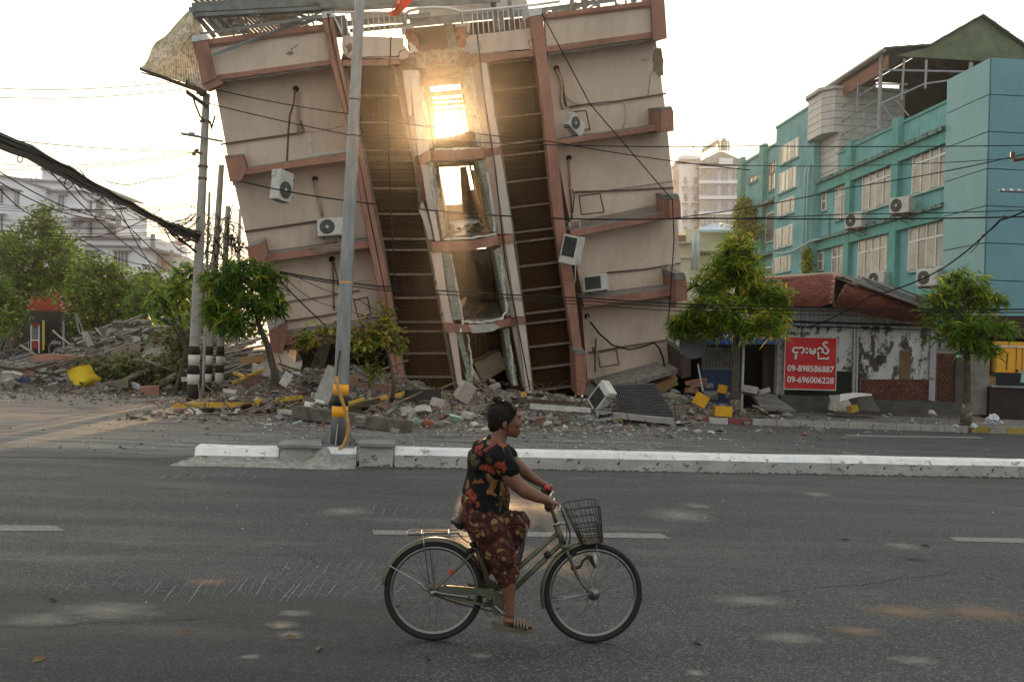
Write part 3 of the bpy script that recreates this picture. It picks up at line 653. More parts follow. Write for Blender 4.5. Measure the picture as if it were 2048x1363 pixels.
for (a,b_) in (((832,141),(851,236)),((838,220),(842,262)),((941,136),(966,296)),((860,335),(872,420)),((974,345),(990,462)),((902,508),(926,640)),((1002,530),(1014,620)),((936,668),(946,750)),((1020,690),(1028,770)),((1001,508),(1010,560))):
 n=9; g=G(); pts=[W(lerp(a[0],b_[0],i/n)+rnd.uniform(-1.5,1.5),lerp(a[1],b_[1],i/n),-.04) for i in range(n+1)]
 g.tube(pts,[rnd.uniform(.02,.055) for _ in pts],5); g.build('mortar_ridge',mort,tower)
def ragged(xl,yl,xr,yr,bow,off=-.38):
 n=14; g=G(); g.tube([W(lerp(xl,xr,i/n),lerp(yl,yr,i/n)+bow*math.sin(math.pi*i/n)+rnd.uniform(-1.2,1.2),off*math.sin(math.pi*i/n) ** .7) for i in range(n+1)],[rnd.uniform(.02,.05) for _ in range(n+1)],5); g.build('mortar_ridge',mort,tower)
ragged(888,478,992,468,3); ragged(924,643,1006,636,5); ragged(870,298,960,296,1)
g=G(); g.tube([W(927,640,-.1),W(924,652,-.15),W(921,664,-.2)],.035,6); g.build('hanging_pipe_end',white_paint,tower)
g=G(); g.tube([W(1014,622,-.05),W(1006,630,-.1),W(1004,640,-.15)],.03,6); g.build('hanging_pipe_end',white_paint,tower)
# masonry core behind the torn plaster left of the bay, and the roof slab edge
brk_d=mat('shaded_brickwork',(.12,.065,.045),(.20,.12,.09),6,.95,bump=.5)  # shade on the masonry core is put into this darker brick colour
slab([(788,118),(850,118),(872,330),(832,335)],.32,1.4,brk_d,'torn_masonry'); slab([(828,326),(862,324),(896,500),(930,795),(905,795),(868,560)],.35,1.4,brk_d,'torn_masonry')
slab([(940,118),(975,116),(1003,300),(1060,790),(1030,790),(985,470),(955,290)],.85,1.6,brk_d,'torn_masonry')
slab([(684,110),(1071,92),(1072,113),(975,126),(942,124),(940,134),(826,138),(820,130),(688,130)],.95,7.5,mat('roof_slab_dark',(.12,.09,.075),(.2,.16,.13),3,.9),'roof_slab')
slab([(686,106),(808,110),(800,126),(690,128)],.2,.9,brk_d,'torn_masonry'); slab([(940,98),(1066,90),(1068,106),(950,120)],.2,.9,brk_d,'torn_masonry')
# ---- inside the open bay
int_m=mat('dim_room',(.085,.06,.042),(.15,.105,.07),1.5,.9)  # dimness of the rooms is put into this dark wall colour
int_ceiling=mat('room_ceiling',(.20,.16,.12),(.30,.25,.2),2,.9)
DB=7.6
def duct(a1,b1,a2,b2,o1,o2,m,name,th=.12):          # a wall or floor sheet running inward between two front and two back points
 A,B_,C,D=W(*a1,o1),W(*b1,o1),W(*b2,o2),W(*a2,o2); n_=(B_-A).cross(D-A).normalized()*th
 g=G(); g.hexa([A,B_,C,D],[A+n_,B_+n_,C+n_,D+n_]); return g.build(name,m,tower)
# side partitions of each storey, from the front jamb to the rear wall
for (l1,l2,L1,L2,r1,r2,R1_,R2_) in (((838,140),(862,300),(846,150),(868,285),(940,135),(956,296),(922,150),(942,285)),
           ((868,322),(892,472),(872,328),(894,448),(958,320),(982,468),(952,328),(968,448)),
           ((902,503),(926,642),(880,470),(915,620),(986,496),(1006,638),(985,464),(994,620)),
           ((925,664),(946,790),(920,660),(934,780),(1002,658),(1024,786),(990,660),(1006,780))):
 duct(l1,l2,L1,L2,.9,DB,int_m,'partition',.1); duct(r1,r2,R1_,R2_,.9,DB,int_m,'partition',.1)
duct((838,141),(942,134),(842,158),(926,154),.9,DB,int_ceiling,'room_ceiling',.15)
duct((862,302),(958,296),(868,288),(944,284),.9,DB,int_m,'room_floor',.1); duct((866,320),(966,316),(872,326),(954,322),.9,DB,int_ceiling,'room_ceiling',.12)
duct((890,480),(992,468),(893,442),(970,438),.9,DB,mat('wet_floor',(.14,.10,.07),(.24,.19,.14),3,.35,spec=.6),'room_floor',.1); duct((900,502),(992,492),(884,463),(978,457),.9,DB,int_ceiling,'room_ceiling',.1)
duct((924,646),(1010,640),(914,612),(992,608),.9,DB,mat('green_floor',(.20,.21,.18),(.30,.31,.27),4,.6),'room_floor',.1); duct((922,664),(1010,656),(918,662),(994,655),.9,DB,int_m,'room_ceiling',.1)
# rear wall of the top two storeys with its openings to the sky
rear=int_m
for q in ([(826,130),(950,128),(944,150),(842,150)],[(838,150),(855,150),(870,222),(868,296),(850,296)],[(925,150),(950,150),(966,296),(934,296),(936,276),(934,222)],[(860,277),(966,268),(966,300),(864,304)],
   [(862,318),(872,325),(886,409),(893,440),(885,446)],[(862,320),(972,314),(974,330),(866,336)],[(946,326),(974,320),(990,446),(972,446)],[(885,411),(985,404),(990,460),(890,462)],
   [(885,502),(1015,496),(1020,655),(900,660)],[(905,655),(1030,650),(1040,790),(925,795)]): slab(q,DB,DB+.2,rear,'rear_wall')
# joists with daylight between them
jm=mat('old_joist',(.10,.06,.035),(.17,.11,.06),5,.8)
for (y0,y1,h) in ((160,152,18),(186,178,13),(199.5,195,8),(210,203,9),(221.5,214,7)): slab([(840,y0),(934,y1-1),(936,y1+h-3),(842,y0+h-2.4)],DB-.25,DB-.02,jm,'joist')
for (a,b_,w) in (((918,186),(930,268),3),((908,224),(916,262),1.3),((905,262),(913,226),1.2),((921,222),(924,268),1.6),((914,192),(922,230),2),((930,200),(938,270),1.5)):
 slab([(a[0],a[1]),(a[0]+w,a[1]),(b_[0]+w,b_[1]),(b_[0],b_[1])],DB-.6,DB-.5,jm,'hanging_batten')
slab([(912,270),(938,264),(962,262),(964,292),(905,296),(905,280)],5.0,5.6,jm,'broken_cupboard',.04)
slab([(920,335),(932,332),(944,390),(938,428),(926,428)],5.2,5.3,jm,'hanging_door',.02)
slab([(938,382),(956,378),(958,430),(940,432)],4.8,5.2,jm,'broken_cupboard',.03)
for (a,b_) in (((940,330),(950,380)),((946,340),(964,420)),((952,350),(972,440)),((956,330),(966,400)),((958,430),(970,460))):
 g=G(); g.tube([W(*a,4.6),W(*b_,4.4)],.045,5); g.build('hanging_batten',jm,tower)
slab([(903,338),(905,336),(914,428),(911,428)],DB-.3,DB-.1,jm,'window_stile') if False else None
deb_i=mat('indoor_debris',(.16,.12,.08),(.30,.24,.17),9,.8)
g=G(); rg=random.Random(4)
for i in range(70): g.rock(W(rg.uniform(893,985),rg.uniform(448,474),rg.uniform(1.2,3)),(rg.uniform(.05,.35),rg.uniform(.05,.2),rg.uniform(.02,.08)),rg)
for i in range(40): g.rock(W(rg.uniform(928,970),rg.uniform(612,640),rg.uniform(1.2,3)),(rg.uniform(.06,.4),rg.uniform(.05,.3),rg.uniform(.02,.1)),rg)
o=g.build('floor_debris',deb_i,tower); o['kind']='stuff'
g=G(); rg=random.Random(8)
for i in range(90): g.rock(W(rg.uniform(945,1022),790-30*rg.random() ** 2,rg.uniform(.2,3)),(rg.uniform(.1,.4),rg.uniform(.1,.3),rg.uniform(.04,.14)),rg)
o=g.build('floor_debris',mat('dusty_debris',(.25,.2,.17),(.38,.3,.26),6,.9),tower); o['kind']='stuff'
slab([(930,506),(955,500),(972,506),(970,532)],1.0,1.06,int_ceiling,'fallen_ceiling_board'); slab([(970,502),(978,500),(984,540),(978,536)],1.0,1.06,int_ceiling,'fallen_ceiling_board')
slab([(945,612),(975,604),(985,624),(955,630)],2.2,2.4,mat('brown_board',(.18,.09,.05),(.22,.12,.06),4,.7),'fallen_board')
slab([(922,602),(930,594),(934,596),(926,614)],.5,.56,mat('lit_board',(.6,.36,.16),rough=.7),'fallen_board')  # light on this small board is put into its bright colour
rgi=random.Random(14)
for k in range(26):
 fl2_=k % 2; x0=rgi.uniform(930,985) if fl2_ else rgi.uniform(945,1005); y0=(rgi.uniform(503,512) if fl2_ else rgi.uniform(662,668)); L=rgi.uniform(14,60); o_=rgi.uniform(.8,3)
 g=G(); g.tube([W(x0,y0,o_),W(x0+rgi.uniform(-6,12),y0+L,o_+rgi.uniform(-.3,.3))],rgi.uniform(.012,.04),4); g.build('hanging_batten',jm,tower)
for (q,o_) in (([(925,690),(950,684),(966,700),(940,712)],3.0),([(955,540),(975,536),(990,560),(966,566)],4.0),([(905,560),(920,556),(930,590),(914,596)],3.4),([(975,672),(1000,668),(1008,690),(985,696)],2.6)): slab(q,o_,o_+.08,jm,'hanging_board',.03)
# tilted slab jammed in the ground floor bay
slab([(948,726),(1000,703),(1016,734),(966,762)],.9,1.5,mat('dusty_slab',(.26,.20,.14),(.34,.27,.2),3,.9),'jammed_slab',.03)
slab([(942,740),(952,744),(966,770),(956,772)],.6,.9,plaster,'splintered_panel'); slab([(930,722),(944,740),(948,768),(936,752)],.5,.7,plaster,'splintered_panel')
# ---- pipes, conduits, scars and brackets on the walls
pipe_m=mat('brown_pipe',(.12,.085,.065),(.17,.12,.09),5,.7)
def wpipe(pts,r,m=pipe_m,off=WALL-.05,name='wall_pipe',n=6):
 g=G(); g.tube([W(x,y,off) for x,y in pts],r,n); return g.build(name,m,tower,True)
wpipe([(441,289),(520,277),(600,266),(609,263),(606,255),(600,240)],.03); wpipe([(489,463),(560,453),(640,441)],.035); wpipe([(556,606),(640,594),(720,580)],.02); wpipe([(551,645),(640,632),(700,622)],.03)
wpipe([(597,185),(597,215),(597,268)],.055,mat('cream_hose',(.5,.42,.28),(.4,.32,.2),5,.7)); wpipe([(590,180),(588,205),(580,230),(577,260),(575,300),(573,335),(571,345)],.035,rust,WALL-.35,'hanging_line')
wpipe([(630,360),(634,385),(640,408),(645,432)],.05,MATS['cream_hose']); wpipe([(665,520),(667,560),(668,620)],.025); wpipe([(668,525),(680,580)],.02)
wpipe([(1112,138),(1120,155),(1124,170),(1122,200),(1127,218)],.05,MATS['cream_hose']); wpipe([(1117,140),(1125,165),(1129,195),(1133,214)],.035)
wpipe([(1138,214),(1170,209),(1230,203),(1333,187)],.03); wpipe([(1125,183),(1140,200),(1165,210),(1200,208),(1245,202),(1253,215),(1252,240),(1244,258)],.02,mat('pale_cable',(.5,.48,.44),rough=.7))
wpipe([(1138,318),(1140,345),(1140,375)],.045,MATS['cream_hose']); wpipe([(1140,378),(1143,410),(1144,440)],.03,rust); wpipe([(1145,378),(1149,392),(1147,408),(1145,430)],.02,rust)
wpipe([(1150,384),(1230,381),(1347,375)],.03); wpipe([(1205,382),(1280,372),(1346,362)],.012); wpipe([(1214,545),(1290,538),(1361,526)],.03); wpipe([(1176,705),(1240,694),(1310,683),(1366,675)],.025)
wpipe([(1175,630),(1181,660),(1190,690),(1200,718),(1210,742),(1217,758)],.022,conc_pale,WALL-.3); wpipe([(1180,643),(1200,668),(1225,690),(1260,699),(1290,692),(1308,685),(1318,695),(1326,715),(1329,733)],.03,cable_m,WALL-.25,'loose_cable')
wpipe([(1144,428),(1158,432),(1160,450),(1157,470)],.022,MATS['pale_cable'],.2,'loose_cable'); wpipe([(1151,530),(1150,560),(1143,590),(1137,613)],.022,MATS['pale_cable'],.1,'loose_cable')
wpipe([(1361,535),(1345,527),(1336,533),(1335,560),(1339,590),(1336,620),(1333,660)],.02,MATS['pale_cable'],WALL-.2,'loose_cable')
def bracket(q,off=WALL-.3):
 g=G(); n=4; pts=[W(x,y,off) for x,y in q]
 for i in range(n): g.tube([pts[i],pts[(i+1) % n]],.022,4)
 for i in (0,2): g.tube([pts[i],W(*q[i],WALL)],.02,4)
 return g.build('wall_bracket',rust,tower)
bracket([(1158,392),(1200,387),(1208,424),(1163,429)]); bracket([(1146,224),(1172,221),(1180,258),(1152,262)]); bracket([(1196,705),(1232,698),(1238,728),(1200,734)]); bracket([(708,600),(735,594),(742,628),(716,634)])
g=G(); g.tube([W(1192,676,WALL-.3),W(1190,710,WALL-.35),W(1190,744,WALL-.3)],.03,5); g.tube([W(1186,694,WALL-.3),W(1188,706,WALL-.3)],.04,5); g.build('wall_bracket',rust,tower)
for (x,y) in ((592,178),(630,358),(664,518),(1113,137),(1138,316),(1174,632)):
 g=G(); c=W(x,y,WALL-.01); g.tube([c-bN*.012,c+bN*.01],.10,9); g.build('pipe_hole',dark,tower)
soot=mat('wall_stain',(.17,.12,.095),(.24,.18,.15),7,.95)
brn=mat('bared_render',(.22,.15,.11),(.30,.22,.16),9,.95,bump=.5)
slab([(1311,98),(1322,95),(1327,120),(1327,150),(1318,154),(1309,140),(1306,122)],WALL-.03,WALL+.01,brn,'bared_patch',.04,4)
slab([(571,107),(579,103),(589,105),(580,110)],.03,.07,brn,'bared_patch',.01)
slab([(614,270),(619,266),(621,285),(624,302),(640,306),(668,301),(690,296),(691,306),(620,317)],WALL-.04,WALL+.01,mort,'torn_plaster',.04,4)
slab([(616,496),(660,488),(690,483),(692,496),(640,505)],-.03,.0,brn,'bared_patch',.05,5)
crk=mat('crack_dark',(.07,.05,.04),rough=1)
def crack(pts,off=.045,r=.012):
 out=[]; rc=random.Random(int(pts[0][0]))
 for i in range(len(pts)-1):
  for k in range(4): t=k/4; out.append(W(lerp(pts[i][0],pts[i+1][0],t)+rc.uniform(-1.5,1.5),lerp(pts[i][1],pts[i+1][1],t)+rc.uniform(-1.5,1.5),off))
 out.append(W(*pts[-1],off)); g=G(); g.tube(out,[rc.uniform(.4,1.3)*r for _ in out],4); g.build('crack',crk,tower)
for q in (((700,113),(740,114),(800,113)),((795,117),(800,104),(812,98),(806,84)),((945,108),(990,104),(1060,99)),((1062,98),(1058,84),(1064,78)),((940,88),(960,86),(966,98)),((580,105),(584,96),(596,90)),((690,90),(698,100),(694,112))): crack(q)
for q in (((610,265),(640,262),(690,252)),((1330,120),(1300,150),(1296,190)),((640,560),(700,566),(745,560))): crack(q,WALL-.005,.008)
for (cx,cy,w,h,o_) in ((668,500,26,9,WALL-.02),(1120,455,16,12,WALL-.02),(640,312,30,8,WALL-.02),(1182,770,22,14,WALL-.02),(560,690,14,16,WALL-.02),(700,96,8,10,.05),(1346,600,10,16,WALL-.02)):
 n=11; slab([(cx+w*math.cos(2*math.pi*k/n)*rnd.uniform(.6,1.1),cy+h*math.sin(2*math.pi*k/n)*rnd.uniform(.6,1.1)) for k in range(n)],o_,o_+.025,brn,'bared_patch',.015,2)
# ---- crushed ground floor at the left corner
slab([(541,706),(572,700),(590,728),(602,748),(570,756),(552,732)],0,2.2,plaster,'crushed_wall_piece',.06); slab([(575,735),(604,731),(598,752),(572,758)],-.5,.3,plaster_lt,'crushed_wall_piece',.04)
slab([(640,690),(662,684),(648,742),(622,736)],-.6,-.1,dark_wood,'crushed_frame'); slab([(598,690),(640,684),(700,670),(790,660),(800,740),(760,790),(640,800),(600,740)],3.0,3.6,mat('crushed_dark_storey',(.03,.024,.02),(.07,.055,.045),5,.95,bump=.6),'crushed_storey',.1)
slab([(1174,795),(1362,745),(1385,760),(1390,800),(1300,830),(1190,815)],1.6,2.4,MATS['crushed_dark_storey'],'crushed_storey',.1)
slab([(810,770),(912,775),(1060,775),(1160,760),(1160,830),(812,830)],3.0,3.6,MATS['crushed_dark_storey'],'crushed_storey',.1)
slab([(1240,772),(1292,757),(1300,770),(1250,786)],-.2,.9,pink,'cracked_beam',.04); slab([(1310,770),(1352,750),(1358,768),(1320,785)],-.4,.8,mat('ochre_wall',(.30,.18,.08),(.24,.15,.08),5,.9),'cracked_beam',.05)
slab([(1205,778),(1340,742),(1345,748),(1212,790)],-.6,WALL,ledge_top,'bent_ledge')
# ================================================================ roof wreckage: steel shelter fallen over the roof
wreck=thing('roof_shelter_wreck',W(540,60,2),'grey steel roof shelter collapsed across the top of the leaning building','roof wreck')
def beam(a,b_,off1,off2,w,m=grey_metal,name='steel_beam',par=wreck,h=None):
 A,B_=W(a[0],a[1],off1),W(b_[0],b_[1],off2); t=(B_-A).normalized(); s_=t.cross(bN).normalized()*w/2; e=bN*(h or w)/2
 g=G(); g.hexa([A-s_-e,A+s_-e,B_+s_-e,B_-s_-e],[A-s_+e,A+s_+e,B_+s_+e,B_-s_+e]); return g.build(name,m,par)
for (a,b_,o1,o2,w) in (((378,20),(720,2),.2,.6,.14),((384,12),(720,-10),.3,.6,.16),((385,24),(700,12),.5,.8,.20),((392,30),(790,8),.1,.4,.10),((388,34),(660,22),.6,.8,.12),((640,10),(830,-4),.1,1.2,.2),((650,18),(1000,-2),1.4,1.8,.2),((690,48),(860,30),.8,1.4,.16),((700,62),(1060,28),1.2,1.5,.12),
       ((820,44),(1050,26),1.6,2.2,.22),((1060,30),(1090,28),.8,.8,.3),((1080,20),(1230,0),1.0,1.2,.12),((1100,30),(1150,10),.9,.9,.12),((1140,22),(1145,-6),.8,.8,.12),((1170,18),(1165,-8),.8,.8,.14),((1162,-4),(1200,14),.8,.8,.07),((1170,22),(1210,-2),.8,.8,.06),((1196,14),(1200,-8),.8,.8,.09),((1232,10),(1230,-8),.8,.8,.06),((1252,7),(1250,-8),.8,.8,.06),((1268,5),(1266,-8),.8,.8,.16),
       ((400,68),(560,45),.1,-.2,.07),((470,58),(660,30),-.2,-.1,.09),((395,33),(430,75),.4,.8,.14),((412,30),(448,72),.5,.9,.08),((430,30),(470,70),.5,.9,.12),((455,40),(478,62),.3,.9,.10),((490,34),(500,70),.6,.6,.07),((540,30),(520,66),.6,.6,.06),((600,50),(640,34),.2,.6,.12),((570,44),(600,54),.3,.5,.10),((575,30),(560,56),.3,.5,.06),((615,26),(628,50),.3,.5,.06),((590,28),(650,44),.5,.5,.08),
       ((885,0),(910,110),2.6,2.4,.26),((800,20),(815,60),.6,.6,.12),((1000,30),(1004,60),1.0,1.0,.14),((1018,-4),(1024,40),.8,.8,.10),((985,-6),(992,60),2.0,2.0,.16),((676,40),(700,72),1.0,1.0,.08),((668,30),(690,60),.6,.8,.06)):
 beam(a,b_,o1,o2,w)
for (a,b_) in (((420,111),(640,26)),((424,113),(600,46))): beam(a,b_,-.3,.1,.05,pipe_m if 0 else grey_metal,'fallen_strut')
# slatted screen with daylight between the slats
def slats(x0,x1,y0,y1,n,dx,wd,off=1.6):
 for i in range(n):
  t=i/(n-1); x=lerp(x0,x1,t); beam((x,y0(t)),(x+dx,y1(t)),off,off+.4,wd,grey_metal,'roof_slat')
slats(452,585,lambda t: 32-3*t,lambda t: 74-14*t,17,42,.085)
slats(380,560,lambda t: -6,lambda t: 9-t*2,16,22,.09,1.4)
rw_=random.Random(17)
for k in range(46):      # bent truss lacing
 x=rw_.uniform(395,700) if k < 34 else rw_.uniform(1085,1290); y=lerp(66,26,(x-395)/300) if k < 34 else lerp(24,-2,(x-1085)/200); a=(x,y-rw_.uniform(-4,30)); b_=(x+rw_.uniform(-34,34),y-rw_.uniform(-2,40)); o_=rw_.uniform(.2,2); A,B_=W(*a,o_),W(*b_,o_+rw_.uniform(-.5,.5)); g=G(); g.tube([A,(A+B_)/2+V((rw_.uniform(-.15,.15),0,rw_.uniform(-.12,.12))),B_],rw_.uniform(.015,.04),4); g.build('truss_lacing',grey_metal,wreck)
slats(470,640,lambda t: 16-8*t,lambda t: 34-10*t,18,24,.08,1.0)
slats(1086,1140,lambda t: 24-8*t,lambda t: 26-14*t,4,38,.05,1.2)
wood_p=mat('pale_board',(.45,.43,.38),(.58,.55,.5),3,.85)
def plate(q,o1,o2,m,name,par=wreck,ex=.06):
 A=[W(x,y,o) for (x,y),o in zip(q,o1)]; n_=(A[1]-A[0]).cross(A[2]-A[0]).normalized()*ex; g=G(); g.prism(A,n_); return g.build(name,m,par)
plate([(700,22),(810,24),(812,46),(704,52)],[1.5]*4,0,wood_p,'roof_sheet'); plate([(840,-4),(1050,-12),(1060,26),(836,34)],[2.4]*4,0,wood_p,'roof_sheet')
plate([(820,56),(1062,34),(1066,60),(930,108),(835,112)],[3.0]*5,0,mat('shade_brown_room',(.04,.028,.02),(.07,.05,.035),2,.9),'rooftop_room_wall')  # the rooftop room's shade is put into its dark brown
plate([(845,88),(905,76),(912,104),(852,110)],[2.7]*4,0,mat('brown_shutter',(.05,.022,.014),(.07,.035,.022),2,.8),'rooftop_shutter')
plate([(640,36),(690,30),(700,74),(668,76)],[1.3]*4,0,grey_metal,'bent_sheet'); plate([(1040,44),(1062,40),(1064,60),(1046,62)],[1.1]*4,0,conc_pale,'bent_sheet')
plate([(405,36),(480,30),(500,66),(440,74)],[2.3]*4,0,grey_metal,'bent_sheet')
# shingle mat hanging off the corner
shing=thing('shingle_roof_flap',W(340,90,1.5),'torn curtain of pale shingles hanging off the upper left corner of the leaning building','roof covering')
nu_,nv_=24,34
edL=[(376,22),(350,50),(331,72),(312,84),(303,97),(296,118),(290,128),(281,136)]; edR=[(388,26),(400,46),(408,62),(402,80),(398,100),(404,130),(410,160),(416,182)]
def spl(e,t):
 k=t*(len(e)-1); i=min(int(k),len(e)-2); f=k-i; return (lerp(e[i][0],e[i+1][0],f),lerp(e[i][1],e[i+1][1],f))
# rows run down the sheet, each row a line of lapped shingle pieces
sm_=[mat('shingle_pale_a',(.74,.70,.60),(.82,.79,.69),8,.85,trans=.4),mat('shingle_pale_b',(.52,.49,.42),(.64,.61,.53),8,.85,trans=.35)]
srg=random.Random(5); big=0; stv=[G(),G()]
for j in range(nv_):
 t0=j/nv_
 for i in range(nu_):
  s0,s1=i/nu_,(i+.93)/nu_; t1=(j+1.12)/nv_
  def q(s,t,lift):
   a,b_=spl(edL,min(1,t)),spl(edR,min(1,t)); wob=.25*math.sin(s*5+t*4)+.12*mnoise.noise(V((s*6,t*6,0)))
   return W(lerp(a[0],b_[0],s),lerp(a[1],b_[1],s),1.6-1.0*s+wob-lift)
  A=[q(s0,t0,0),q(s1,t0,0),q(s1,t1,.08+srg.uniform(0,.12)),q(s0,t1,.08+srg.uniform(0,.12))]
  stv[srg.random() < .35].prism(A,bN*.02)
for k in (0,1):
 o=stv[k].build('shingle_courses',sm_[k],shing); o['kind']='stuff'
g=G(); g.tube([W(281,137,1.5),W(318,152,1.2),(W(360,168,.9)),W(412,186,.5)],.06,5); g.build('lower_batten',dark_wood,shing)
g=G(); g.tube([W(283,145,1.5),W(330,158,1.2)],.02,4); g.build('loose_lath',dark_wood,shing)
# red flag
flag_m=mat('red_flag',(.62,.05,.02),(.50,.035,.015),5,.8,trans=.35)
fl=thing('flag',W(800,10,-.6),'red flag drooping from the broken roof edge beside the lamp pole','flag')
vs=[]; rows=[((785,-12),(838,-14)),((790,-2),(826,0)),((790,8),(816,12)),((790,18),(806,22)),((773,27),(800,30)),((783,33),(794,33))]
for j,(a,b_) in enumerate(rows):
 for i in range(7): t=i/6; vs.append(W(lerp(a[0],b_[0],t),lerp(a[1],b_[1],t),-.6+.09*math.sin(t*8+j)))
mesh_obj('flag_cloth',vs,[(j*7+i,j*7+i+1,(j+1)*7+i+1,(j+1)*7+i) for j in range(5) for i in range(6)],flag_m,fl,True)
g=G(); g.add([W(788,-6,-.62),W(790.5,-6,-.62),W(790,16,-.62),W(787,14,-.62)],[(0,1,2,3),(3,2,1,0)]); g.build('flag_stripe',mat('flag_green',(.05,.18,.12),rough=.8),fl)
g=G(); g.add([W(797,-2,-.73),W(800,5,-.73),W(796,8,-.73),W(795,3,-.73)],[(0,1,2,3),(3,2,1,0)]); g.build('flag_emblem',white_paint,fl)
g=G(); g.tube([W(786,30,-.5),W(783,-20,-.5)],.02,5); g.build('flag_pole',grey_metal,fl)
# ================================================================ air conditioner units
ac_white=mat('ac_cream',(.46,.45,.42),(.58,.57,.54),4,.6,spots=(.3,.28,.25),spsc=9,spth=.68)
ac_dark=mat('ac_grille',(.045,.045,.045),(.07,.07,.07),8,.6)
def make_ac(grid=False,dirty=None):
 W_,H_,D_=.82,.56,.30; e=thing('air_conditioner',(0,0,0),'x','air conditioner'); c=dirty or ac_white
 g=G(); g.box((0,0,H_/2),(W_,D_,H_),bev=.015); g.build('casing',c,e)
 if not grid:
  g=G(); g.disc((-.11,-D_/2-.004,H_/2),(0,1,0),.235,.012,28); g.build('fan_opening',ac_dark,e)
  g=G()
  for r in (.06,.10,.14,.18,.225): g.ring((-.11,-D_/2-.014,H_/2),(0,1,0),r,.004,26,4)
  for k in range(8):
   a=k*math.pi/4; g.tube([V((-.11,-D_/2-.014,H_/2)),V((-.11+.23*math.cos(a),-D_/2-.014,H_/2+.23*math.sin(a)))],.004,4)
  g.build('fan_guard',grey_metal,e); g=G(); g.disc((-.11,-D_/2-.018,H_/2),(0,1,0),.05,.012,14); g.build('fan_hub',c,e)
 else:
  g=G(); g.box((-.07,-D_/2-.002,H_/2),(.56,.01,.44)); g.build('fan_opening',ac_dark,e); g=G()
  for k in range(12): g.box((-.07,-D_/2-.012,.08+k*.037),(.56,.012,.006))
  for k in range(7): g.box((-.33+k*.087,-D_/2-.014,H_/2),(.006,.012,.44))
  g.build('fan_guard',ac_dark,e)
 g=G(); g.box((.27,-D_/2-.003,H_/2),(.22,.006,.46)); g.build('front_panel',c,e)
 for k in range(5): g=G(); g.box((-W_/2-.003,0,.10+k*.09),(.008,.22,.018)); g.build('side_louvre',ac_dark,e)
 g=G(); g.box((.30,.06,H_+.01),(.16,.12,.05)); g.build('valve_cover',c,e)
 for sx in (-.25,.25): g=G(); g.box((sx,0,-.02),(.05,D_+.03,.04)); g.build('foot',grey_metal,e)
 return e
def set_ac(o,pos,rot,sc,label,group=None):
 o.location=pos; o.rotation_euler=rot; o.scale=(sc,sc,sc); o['label']=label
 if group: o['group']=group
ac1=make_ac(); ac2=make_ac(True); acg='air conditioner units'
items=[(ac1,W(577,378,-.1),(R(4),R(-84),R(58)),1.12,'dirty white air conditioner dangling by a cord below the second-highest left ledge'),
   (ac1,W(664,473,.25),(R(-10),R(-7),R(4)),1.02,'white air conditioner still fixed on the left wall behind the lamp pole'),
   (ac1,W(1143,262,.1),(R(4),R(28),R(46)),.86,'tilted white air conditioner with louvred end on the upper right wall'),
   (ac2,W(1128,496,-.5),(R(0),R(102),R(-38)),1.12,'greyish air conditioner hanging by its pipe beside the right pillar'),
   (ac2,W(1193,583,.1),(R(-8),R(-7),R(-20)),.98,'small air conditioner with square dark grille fixed low on the right wall'),
   (ac2,P(1212,806,27.2),(R(-10),R(-48),R(-46)),.92,'fallen air conditioner tipped on its corner in the rubble under the right wing')]
used=set()
for (pr,pos,rot,sc,lb) in items:
 o=pr if pr.name not in used else copy_tree(pr); used.add(pr.name); set_ac(o,pos,rot,sc,lb,acg)
# ================================================================ teal office block on the right
teal=mat('teal_paint',(.15,.365,.375),(.20,.44,.45),1.0,.85,bump=.12,bsc=18,spots=(.24,.37,.34),spsc=2.2,spth=.63,detail=9,streak=((.07,.17,.16),.36))
teal_d=mat('teal_trim',(.095,.30,.275),(.14,.37,.34),2,.85,bump=.12,spots=(.10,.12,.11),spsc=3.4,spth=.63,detail=9)
grime=mat('grimy_ledge',(.10,.20,.18),(.20,.33,.30),3,.9,bump=.3,spots=(.04,.045,.04),spsc=4,spth=.52)
clad_s=mat('teal_cladding',(.155,.335,.36),(.18,.375,.40),.7,.55,spec=.4); clad_f=mat('blue_cladding',(.11,.255,.31),(.13,.29,.345),.7,.55,spec=.4)
winframe=mat('white_window_frame',(.62,.63,.60),(.74,.74,.71),3,.7); wglass=mat('curtained_glass',(.13,.125,.105),(.30,.28,.23),.9,.25,spec=.4); wglass2=mat('sunlit_glass',(.45,.40,.27),(.54,.48,.34),3,.2,spec=.6); lou=mat('grey_louvre',(.16,.15,.13),(.22,.20,.18),12,.8)  # wglass2 is a glass copy with sunlight put into its colour
VPX=862.0
tdir=ray(VPX,700+.0328*(VPX-1024)); tdir.z=0; tdir.normalize()
tn=V((-tdir.y,tdir.x,0))            # out of the wall, towards the street side at the left
if tn.x > 0: tn=-tn
T0=P(1901,402,47); T0.z=0
def Tp(px,py,off=0.0): return hit(px,py,T0+tn*off,tn)
def Tuz(px,py): p=Tp(px,py); return (p-T0).dot(tdir),p.z
def T(u,z,off=0.0): return V((T0.x,T0.y,0))+tdir*u+tn*off+V((0,0,z))
teal_b=thing('teal_building',T(8,0),'long turquoise office building with rows of white framed windows','building')
def tbox(u0,u1,z0,z1,o1,o2,m,name,par=None):
 g=G(); g.hexa([T(u0,z0,o2),T(u0,z1,o2),T(u1,z1,o2),T(u1,z0,o2)],[T(u0,z0,o1),T(u0,z1,o1),T(u1,z1,o1),T(u1,z0,o1)]);
 return g.build(name,m,par or teal_b)
uC,_=Tuz(1904,300); uM,_=Tuz(1642,400); uS0,_=Tuz(1562,400); uE,_=Tuz(1487,400)
zP=np.mean([Tuz(1906,190)[1],Tuz(1645,323)[1]]); zL1=np.mean([Tuz(1901,262)[1],Tuz(1621,368)[1]]); zL2=np.mean([Tuz(1901,404)[1],Tuz(1640,482)[1]])
